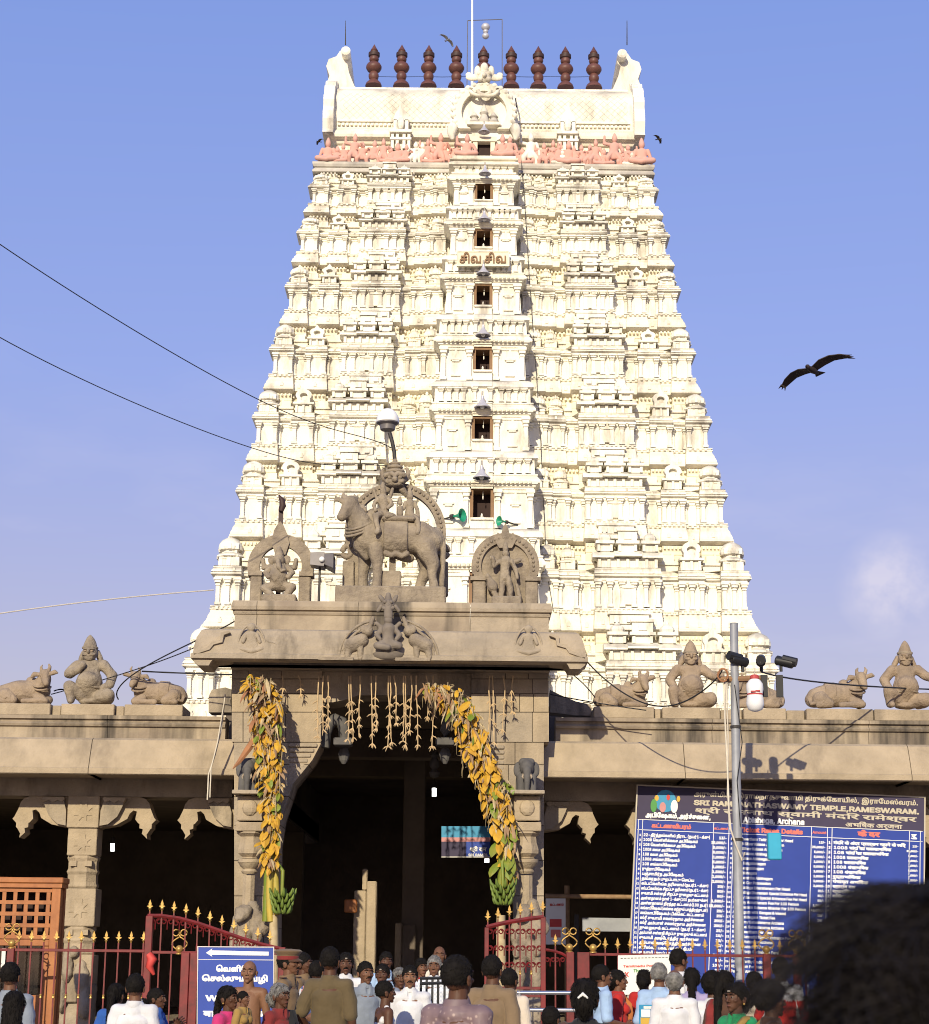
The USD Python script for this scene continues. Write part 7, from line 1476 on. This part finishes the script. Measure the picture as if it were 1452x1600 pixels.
obj('body', MB().revolve([(.04, -27 * k), (11 * k, -24 * k), (14 * k, -16 * k), (13.5 * k, -8 * k), (12 * k, 0), (13.5 * k, 8 * k), (13 * k, 16 * k), (9 * k, 22 * k), (5 * k, 25 * k)], c, 16), 'bundle_white', bu, smooth=60); obj('neck_band', MB().revolve([(6 * k, 23 * k), (7.5 * k, 25 * k), (7 * k, 29 * k), (4 * k, 31 * k)], c, 12), 'bundle_red', bu)
for a, z in ((-.75, 3), (.4, 4)): obj('red_mark', MB().box(c[0] + a * 6 * k - 3.5 * k, c[0] + a * 6 * k + 3.5 * k, c[1] - 14 * k, c[1] - 10 * k, c[2] + (z - 1) * k, c[2] + (z + 1) * k), 'bundle_red', bu)
obj('waist_band', MB().revolve([(12.3 * k, -1.5 * k), (12.6 * k, 0), (12.3 * k, 1 * k)], c, 16), 'bundle_red', bu); obj('cord', MB().bar(c + [0, 0, 30 * k], q(1180, 1044, -.1), .008, 4), 'rope_white', bu)
tag(obj('cable_coil', MB().tube([q(1130 + (7 + .5 * i % 2) * math.cos(i * .5), 1055 + 10 * math.sin(i * .5), -.08 - .003 * i) for i in range(40)], .014, 5), 'leaf_rust'), 'brown coil of cable hung left on the pole', 'cable')
tag(obj('junction_box', MB().box(q(1162, 0)[0], q(1181, 0)[0], Yp - .12, Yp + .02, q(0, 1332)[2], q(0, 1290)[2], .015), 'box_blue'), 'small turquoise box fixed on the pole before the price board', 'box')
for j, (pts, lab, r, mt) in enumerate((([(1133, 1062), (1133, 1120), (1137, 1200), (1140, 1290), (1150, 1320), (1160, 1345), (1164, 1332)], 'white rope hanging down the left of the pole to the turquoise box', .016, 'rope_white'), ([(1135, 1068), (1138, 1150), (1137, 1240), (1143, 1300), (1158, 1340)], 'thin white cord hanging beside the pole', .011, 'rope_white'), ([(1148, 1070), (1152, 1100), (1160, 1160), (1152, 1220), (1157, 1290)], 'black wire winding down the pole', .008, 'wire_black'))):
    tag(obj('hanging_rope', MB().tube([q(a, b, -.1) for a, b in pts], r, 5), mt, smooth=True), lab, 'rope')
# ------------------------------------------------------------------ overhead wires
def cable(pts, r, mat, lab):
    P = np.array([at(a, b, Y) for a, b, Y in pts]); t = np.linspace(0, 1, len(P)); u = np.linspace(0, 1, 8 * len(P))
    from scipy.interpolate import CubicSpline
    tag(obj('overhead_wire', MB().tube(CubicSpline(t, P)(u) if len(P) > 2 else np.array([P[0] + (P[-1] - P[0]) * x for x in u]), r, 5), mat, smooth=True), lab, 'wire')
cable([(-60, 340, 24), (200, 510, 26.5), (420, 632, 29), (540, 676, 30.3), (612, 700, 31.1)], .008, 'wire_black', 'upper black wire sagging from the left edge to the lamp on the bull')
cable([(-60, 492, 24), (200, 625, 26.5), (420, 708, 29), (530, 727, 30.3), (605, 728, 31.1)], .0075, 'wire_black', 'lower black wire sagging from the left edge to the bull statue')
cable([(-60, 968, 56), (140, 940, 58), (334, 922, 60)], .02, 'rope_white', 'white wire crossing the sky to the left side of the tower')
cable([(185, 1093, 32.4), (225, 1043, 31.6), (330, 990, 30.6), (372, 960, 30.2)], .012, 'wire_black', 'dark wire rising from the parapet bull to the canopy corner'); cable([(80, 1085, 32.6), (225, 1042, 31.6), (330, 1000, 30.4)], .01, 'wire_black', 'thin dark wire slanting up to the left end of the canopy')
cable([(222, 1049, 32.2), (290, 1052, 32.4), (362, 1054, 32.2)], .014, 'wire_black', 'level dark wire between the left bull and the porch wall'); cable([(84, 1080, 32.6), (102, 1079, 32.6), (108, 1096, 32.5)], .012, 'wire_black', 'short dark wire between bull and guardian on the left parapet')
cable([(908, 1022, 30.2), (950, 1065, 30), (1005, 1098, 29.6), (1060, 1100, 29), (1110, 1070, 28.3), (1128, 1044, 28)], .012, 'wire_black', 'black wire sagging from the canopy corner to the pole'); cable([(860, 1085, 31), (930, 1098, 31), (1010, 1110, 31)], .01, 'wire_black', 'dark wire along the right parapet near the broken slab')
cable([(862, 1035, 31.2), (900, 1058, 31.6), (930, 1090, 31.9)], .01, 'wire_black', 'thin dark wire from the porch wall down to the right parapet'); cable([(1190, 1050, 28), (1300, 1068, 30), (1480, 1078, 33)], .014, 'wire_black', 'dark wire from the pole towards the right edge')
tag(obj('parapet_wire', MB().tube([at(a, b, 30.55) for a, b in ((352, 1085), (346, 1140), (336, 1180), (326, 1210), (324, 1250))], .013, 5).tube([at(a, b, 30.5) for a, b in ((350, 1100), (340, 1160), (330, 1200), (328, 1246))], .011, 5), 'rope_white', smooth=True), 'two pale cords hanging over the left eave beside the porch', 'cord')
# ------------------------------------------------------------------ lit tubes in the dark halls
for px, py, h, Y, lab in ((678.5, 1238, 13, 36.8, 'lit white lamp hanging high in the dark doorway'), (176, 1324, 12, 38, 'lit white lamp deep in the left wing'), (761, 1345, 6, 36, 'small lit lamp under the banner in the doorway')):
    t = thing('tube_lamp', lab, 'lamp'); p, p2 = at(px, py + h / 2, Y), at(px, py - h / 2, Y); obj('tube', MB().tube([p, p2], .042, 8), 'lamp_glow', t); obj('holder', MB().tube([p2, p2 + [0, 0, .12]], .05, 8), 'dark_iron', t); obj('cord', MB().bar(p2 + [0, 0, .12], p2 + [0, 0, .9], .006, 4), 'dark_iron', t)
q = lambda a, b: at(a, b, 34.2)
t = thing('bell_chain', 'dark metal bell ornament hanging in the doorway above a lamp', 'bell'); obj('ornament', MB().revolve([(.02, 0), (.08, .03), (.1, .1), (.05, .16), (.09, .22), (.09, .3), (.05, .36), (.08, .42), (.03, .5)], q(679, 1216), 12), 'stone_grey', t, smooth=40); obj('cord', MB().bar(q(679, 1190), q(679, 1100), .01, 4), 'dark_iron', t)
# ------------------------------------------------------------------ banana plants and leaf garlands tied to the porch
def leaf(p, d, L, w, droop, twist, n=5):
    """a bent blade with two layers, so that it has thickness"""
    d = np.array(d, float); d /= np.linalg.norm(d); p = np.array(p, float); pts = []; v = d.copy()
    for i in range(n): pts.append(p.copy()); p = p + v * L / (n - 1); v = v + np.array([0, 0, -droop / (n - 1)]); v /= np.linalg.norm(v)
    pts = np.array(pts); side = np.array([math.cos(twist), math.sin(twist), 0]); prof = np.array([.35, .9, 1, .75, .08])[:n]
    fold = np.array([0, -.25 * w, 0])
    ring_ = [[c - side * w * f - fold * f * .6, c + fold * .4 + [0, -.004, 0], c + side * w * f - fold * f * .6, c + fold * .4 + [0, .004, 0]] for c, f in zip(pts, prof)]
    return MB().loft(ring_, True)
def garland(lab, path, Y, n, spread, mats, r, size=(.10, .26)):
    t = thing('leaf_garland', lab, 'garland'); P = np.array([at(a, b, Y) for a, b in path]); s = np.array([c for *_, c in [(0, x) for x in spread]])
    obj('stalk', MB().tube(P, .035, 6), 'stem_yellow', t, smooth=True)
    for i in range(n):
        u = r.random() ** .9 * (len(P) - 1); j = min(int(u), len(P) - 2); f = u - j; c = P[j] * (1 - f) + P[j + 1] * f; w = s[j] * (1 - f) + s[j + 1] * f
        c = c + [r.uniform(-w, w), r.uniform(-.2, .02), r.uniform(-.05, .1)]
        a = r.uniform(-.5, .5); m = r.choice(mats[min(int(u / (len(P) - 1) * len(mats)), len(mats) - 1)])
        obj('leaf', leaf(c, (a, -.3 - r.random() * .5, -.9 + r.random() * .75), r.uniform(*size) * (1.35 if m in ('leaf_dry', 'leaf_rust', 'leaf_pale') else 1), r.uniform(.012, .036) if m in ('leaf_dry', 'leaf_rust', 'leaf_pale') else r.uniform(.035, .085), r.uniform(.4, 1.4), r.uniform(-.9, .9)), m, t)
    for m, cnt in (('leaf_yellow', 240), ('leaf_pale', 200), ('leaf_dry', 200), ('leaf_green', 60)):      # the small torn leaves underneath
        mb = MB()
        for i in range(cnt):
            u = r.random() * (len(P) - 1); j = min(int(u), len(P) - 2); f = u - j
            if m in ('leaf_pale', 'leaf_dry') and u > .62 * (len(P) - 1) and r.random() < .7: continue
            c = P[j] * (1 - f) + P[j + 1] * f; w = (s[j] * (1 - f) + s[j + 1] * f) * 1.05; c = c + [r.uniform(-w, w), r.uniform(-.16, .04), r.uniform(-.05, .1)]
            l = leaf(c, (r.uniform(-.7, .7), -.3 - r.random() * .5, -.9 + r.random()), r.uniform(.07, .18), r.uniform(.012, .04), r.uniform(.3, 1.8), r.uniform(-1.2, 1.2), 4); mb.add(*l.arrays())
        obj('small_leaves', mb, m, t, kind='stuff')
    mb = MB()                                    # loose fibres hanging out of the bundle
    for i in range(150):
        u = r.random() * (len(P) - 1) * .85; j = int(u); f = u - j; c = P[j] * (1 - f) + P[j + 1] * f; w = (s[j] * (1 - f) + s[j + 1] * f) * 1.15
        c = c + [r.uniform(-w, w), r.uniform(-.24, -.04), r.uniform(-.05, .1)]; L = r.uniform(.15, .42); a = r.uniform(-.35, .35)
        mb.tube([c, c + [a * L * .5, -.03, -L * .4], c + [a * L * (.7 + r.uniform(-.5, .5)), -.02, -L]], [.006, .006, .002], 3)
    obj('loose_fibres', mb, 'leaf_pale', t, kind='stuff')
    return t
R_ = random.Random(21)
dry, yel, mix_ = ['leaf_dry', 'leaf_dry', 'leaf_pale', 'leaf_rust', 'leaf_yellow', 'leaf_pale'], ['leaf_yellow'] * 5 + ['leaf_pale', 'leaf_dry', 'leaf_green'], ['leaf_dry', 'leaf_pale', 'leaf_dry', 'leaf_yellow', 'leaf_green', 'leaf_rust']
garland('dry brown and yellow leaf garland hanging on the left side of the porch', [(405, 1062), (412, 1090), (418, 1130), (420, 1165), (424, 1200), (426, 1260), (424, 1310), (423, 1350)], 29.9, 290, [.2, .24, .24, .22, .16, .11, .09, .07], [dry + ['leaf_yellow'], dry + ['leaf_yellow'] * 2, mix_, yel, yel, yel, yel], R_, (.14, .34))
tag(obj('dry_leaf_spray', (lambda m: m)(MB()).tube([at(402, 1150, 29.8), at(388, 1172, 29.75), at(374, 1190, 29.7), at(362, 1202, 29.7)], [.07, .06, .04, .01], 6).rough(.06, 7, 4), 'leaf_rust'), 'rust brown spray of dry leaves across the left stone elephant', 'leaves')
garland('yellow green banana leaf garland slanting down the right side of the doorway', [(672, 1078), (690, 1078), (712, 1098), (730, 1130), (742, 1165), (752, 1195), (772, 1230), (784, 1270), (790, 1310), (792, 1360)], 29.95, 290, [.13, .2, .23, .22, .21, .22, .21, .18, .13, .09], [dry + ['leaf_yellow'], mix_ + ['leaf_yellow'] * 2, yel, yel + ['leaf_pale'], yel, yel + ['leaf_green'], yel + ['leaf_green'] * 3], R_, (.14, .36))
def banana_plant(lab, x0, xs_, bunch, Y, r, flip):
    t = thing('banana_plant', lab, 'plant')
    for j, (a, b) in enumerate(xs_):
        obj('stem', MB().tube([np.array(at(a + 2 * math.sin(j * 2 + i), y, Y - .05 * (j % 2))) for i, y in enumerate(b)], [.05, .055, .06, .055, .05][:len(b)], 8), 'stem_yellow' if j % 3 else 'leaf_green', t, smooth=True)
    c = at(*bunch, Y - .18)
    obj('fruit_stalk', MB().tube([at(bunch[0] - 8 * flip, bunch[1] - 68, Y - .1), at(bunch[0] + 1 * flip, bunch[1] - 55, Y - .16), at(bunch[0], bunch[1] - 25, Y - .18), at(bunch[0], bunch[1] + 12, Y - .18)], [.03, .032, .028, .02], 7), 'leaf_green', t, smooth=True)
    for tier in range(4):
        for i in range(9):
            a = i / 9 * 2 * math.pi + tier * .3; R0 = .05; z0 = c[2] + .16 - .085 * tier
            pts = [c * [1, 1, 0] + [(R0 + (.17 - .02 * tier) * math.sin(u * 1.25)) * math.cos(a), (R0 + (.17 - .02 * tier) * math.sin(u * 1.25)) * math.sin(a) * .8, z0 - .07 * u + .15 * u * u] for u in np.linspace(0, 1.15, 5)]
            obj('banana', MB().tube(pts, [.014, .026, .029, .024, .008], 6), 'banana_green', t, smooth=True)
    obj('trunk_foot', MB().tube([at(x0, 1430, Y), at(x0, 1490, Y), (at(x0, 1560, Y)[0], Y, .0)], [.07, .08, .1], 8), 'leaf_pale', t, smooth=True)
banana_plant('banana stems with a green fruit bunch tied to the left porch column', 428, [(416, (1300, 1340, 1380, 1410, 1440)), (423, (1300, 1340, 1380, 1410, 1440)), (431, (1295, 1340, 1380, 1405, 1430))], (441, 1416), 29.85, R_, 1)
banana_plant('banana stems with a green fruit bunch tied to the right porch column', 783, [(782, (1300, 1330, 1360, 1380, 1405)), (790, (1300, 1330, 1360, 1385, 1410)), (799, (1295, 1330, 1358, 1372, 1395))], (786, 1402), 29.85, R_, -1)
for j, (a, b, nm) in enumerate(((424, 1440, 'x'),)): pass
# straw strings hung across the doorway
strs = [(497, 1150, 0), (505, 1140, 0), (513, 1132, 1), (544, 1155, 0), (552, 1152, 1), (561, 1146, 0), (582, 1162, 0), (589, 1138, 1), (606, 1166, 0), (612, 1160, 1), (619, 1130, 0), (630, 1158, 1), (634, 1164, 0), (640, 1142, 0), (653, 1164, 1), (675, 1166, 0), (668, 1120, 1), (763, 1150, 2), (785, 1140, 2), (800, 1112, 2), (772, 1160, 2), (440, 1100, 2), (470, 1085, 2)]
RS = random.Random(5)
ORD = ['first', 'second', 'third', 'fourth', 'fifth', 'sixth', 'seventh', 'eighth', 'ninth', 'tenth', 'eleventh', 'twelfth', 'thirteenth', 'fourteenth', 'fifteenth', 'sixteenth', 'seventeenth']
strs.sort(); nd = [0, 0]
for a, y1_, kind_ in strs:
    Y = 30.2 if kind_ != 2 else 30.4; w_ = int(kind_ == 2); nd[w_] += 1; s = thing('straw_string', ORD[nd[0] - 1] + ' straw tassel string from the left hanging across the doorway' if kind_ != 2 else (ORD[nd[1] - 1] if a < 600 else ORD[nd[1] - 3]) + ' straw string from the left against the porch wall ' + ('left' if a < 600 else 'right') + ' of the doorway', 'garland', group='straw strings across the doorway' if kind_ != 2 else 'straw strings against the porch wall')
    p0, p1 = at(a + RS.uniform(-4, 4), 1056, Y), at(a, y1_, Y); mid = (p0 + p1) / 2 + [RS.uniform(-.03, .03), 0, 0]
    obj('string', MB().tube([p0, (p0 + mid) / 2 + [RS.uniform(-.02, .02), 0, 0], mid, p1], [.014, .012, .011, .009], 5), 'straw', s, smooth=True)
    nt = 5 if kind_ != 2 else 3; us = np.linspace(.42, 1.0, nt)
    for u in us:
        c = mid + (p1 - mid) * max(0, (u - .5) * 2) if u > .5 else p0 + (mid - p0) * u * 2
        mb = MB()
        for q_ in range(RS.choice([2, 3, 4]) if u < 1 else 5):
            an = RS.uniform(-2.6, -.5); L = RS.uniform(.06, .11); mb.tube([c, c + [L * .6 * math.cos(an), -.02, L * .6 * math.sin(an) + .01], c + [L * math.cos(an), -.03, L * math.sin(an)]], [.010, .009, .002], 4)
        obj('tassel', mb, 'straw', s)
# ------------------------------------------------------------------ birds
def bird(c, span, yaw, roll, mat, lab, big=True):
    t = thing('flying_bird', lab, 'bird', c); s = span / 2
    b = soft([bone((0, -.22 * s, 0), .05 * s, (0, 0, 0), .095 * s, (0, .25 * s, 0), .06 * s), ball((0, -.30 * s, .01 * s), .065 * s), bone((0, -.36 * s, 0), .025 * s, (0, -.42 * s, -.01 * s), .008 * s)], .05 * s, 3)
    body = MB().add(*b)
    wings = []
    for g_ in (-1, 1):
        top_ = np.array([(.04, -.12, .03), (.3, -.2, .09), (.55, -.12, .12), (.8, .0, .08), (1.0, .14, .0)]); bot = np.array([(.04, .2, .02), (.3, .22, .07), (.55, .24, .09), (.78, .3, .05), (.96, .30, -.01)])
        a = top_ * [g_ * s, s, s]; b2 = bot * [g_ * s, s, s]
        m_ = MB().loft([[p, p + [0, 0, .02 * s], q_ + [0, 0, .012 * s], q_] if g_ > 0 else [q_, q_ + [0, 0, .012 * s], p + [0, 0, .02 * s], p] for p, q_ in zip(a, b2)], True)
        for i, u in enumerate((.0, .35, .7)):
            p = np.array([.93 * g_ * s, (.05 + .1 * i) * s, 0]); m_.tube([p, p + [(.14 - .02 * i) * g_ * s, (.08 + .05 * i) * s, -.02 * s]], [.03 * s, .006 * s], 5)
        wings.append(m_)
    tail = MB().loft([[(-.04 * s, .2 * s, 0), (.04 * s, .2 * s, 0), (.04 * s, .2 * s, .02 * s), (-.04 * s, .2 * s, .02 * s)], [(-.14 * s, .5 * s, 0), (.14 * s, .5 * s, 0), (.14 * s, .5 * s, .012 * s), (-.14 * s, .5 * s, .012 * s)]], True)
    C, S = math.cos(yaw), math.sin(yaw); c2, s2 = math.cos(roll), math.sin(roll)
    M = np.array([[C, -S, 0], [S, C, 0], [0, 0, 1]]) @ np.array([[c2, 0, s2], [0, 1, 0], [-s2, 0, c2]]); M4 = np.hstack([M, np.zeros((3, 1))])
    obj('body', body.xf(M4), mat, t, smooth=True)
    for w_ in wings: obj('wing', w_.xf(M4), mat, t)
    obj('tail', tail.xf(M4), mat, t)
p = at(1270, 578, 40); bird(p, 1.75, math.radians(-35), math.radians(-15), 'feather_dark', 'large dark kite gliding with spread wings in the sky right of the tower')
p = at(700, 62, 66); bird(p, .7, math.radians(40), math.radians(25), 'feather_grey', 'small grey bird flying left of the white mast')
p = at(1030, 217, 66); bird(p, .6, math.radians(60), math.radians(10), 'feather_dark', 'small dark bird flying beside the right end of the pink figures'); p = at(498, 221, 66); bird(p, .5, math.radians(-60), math.radians(-5), 'feather_dark', 'small dark bird flying beside the left end of the pink figures')
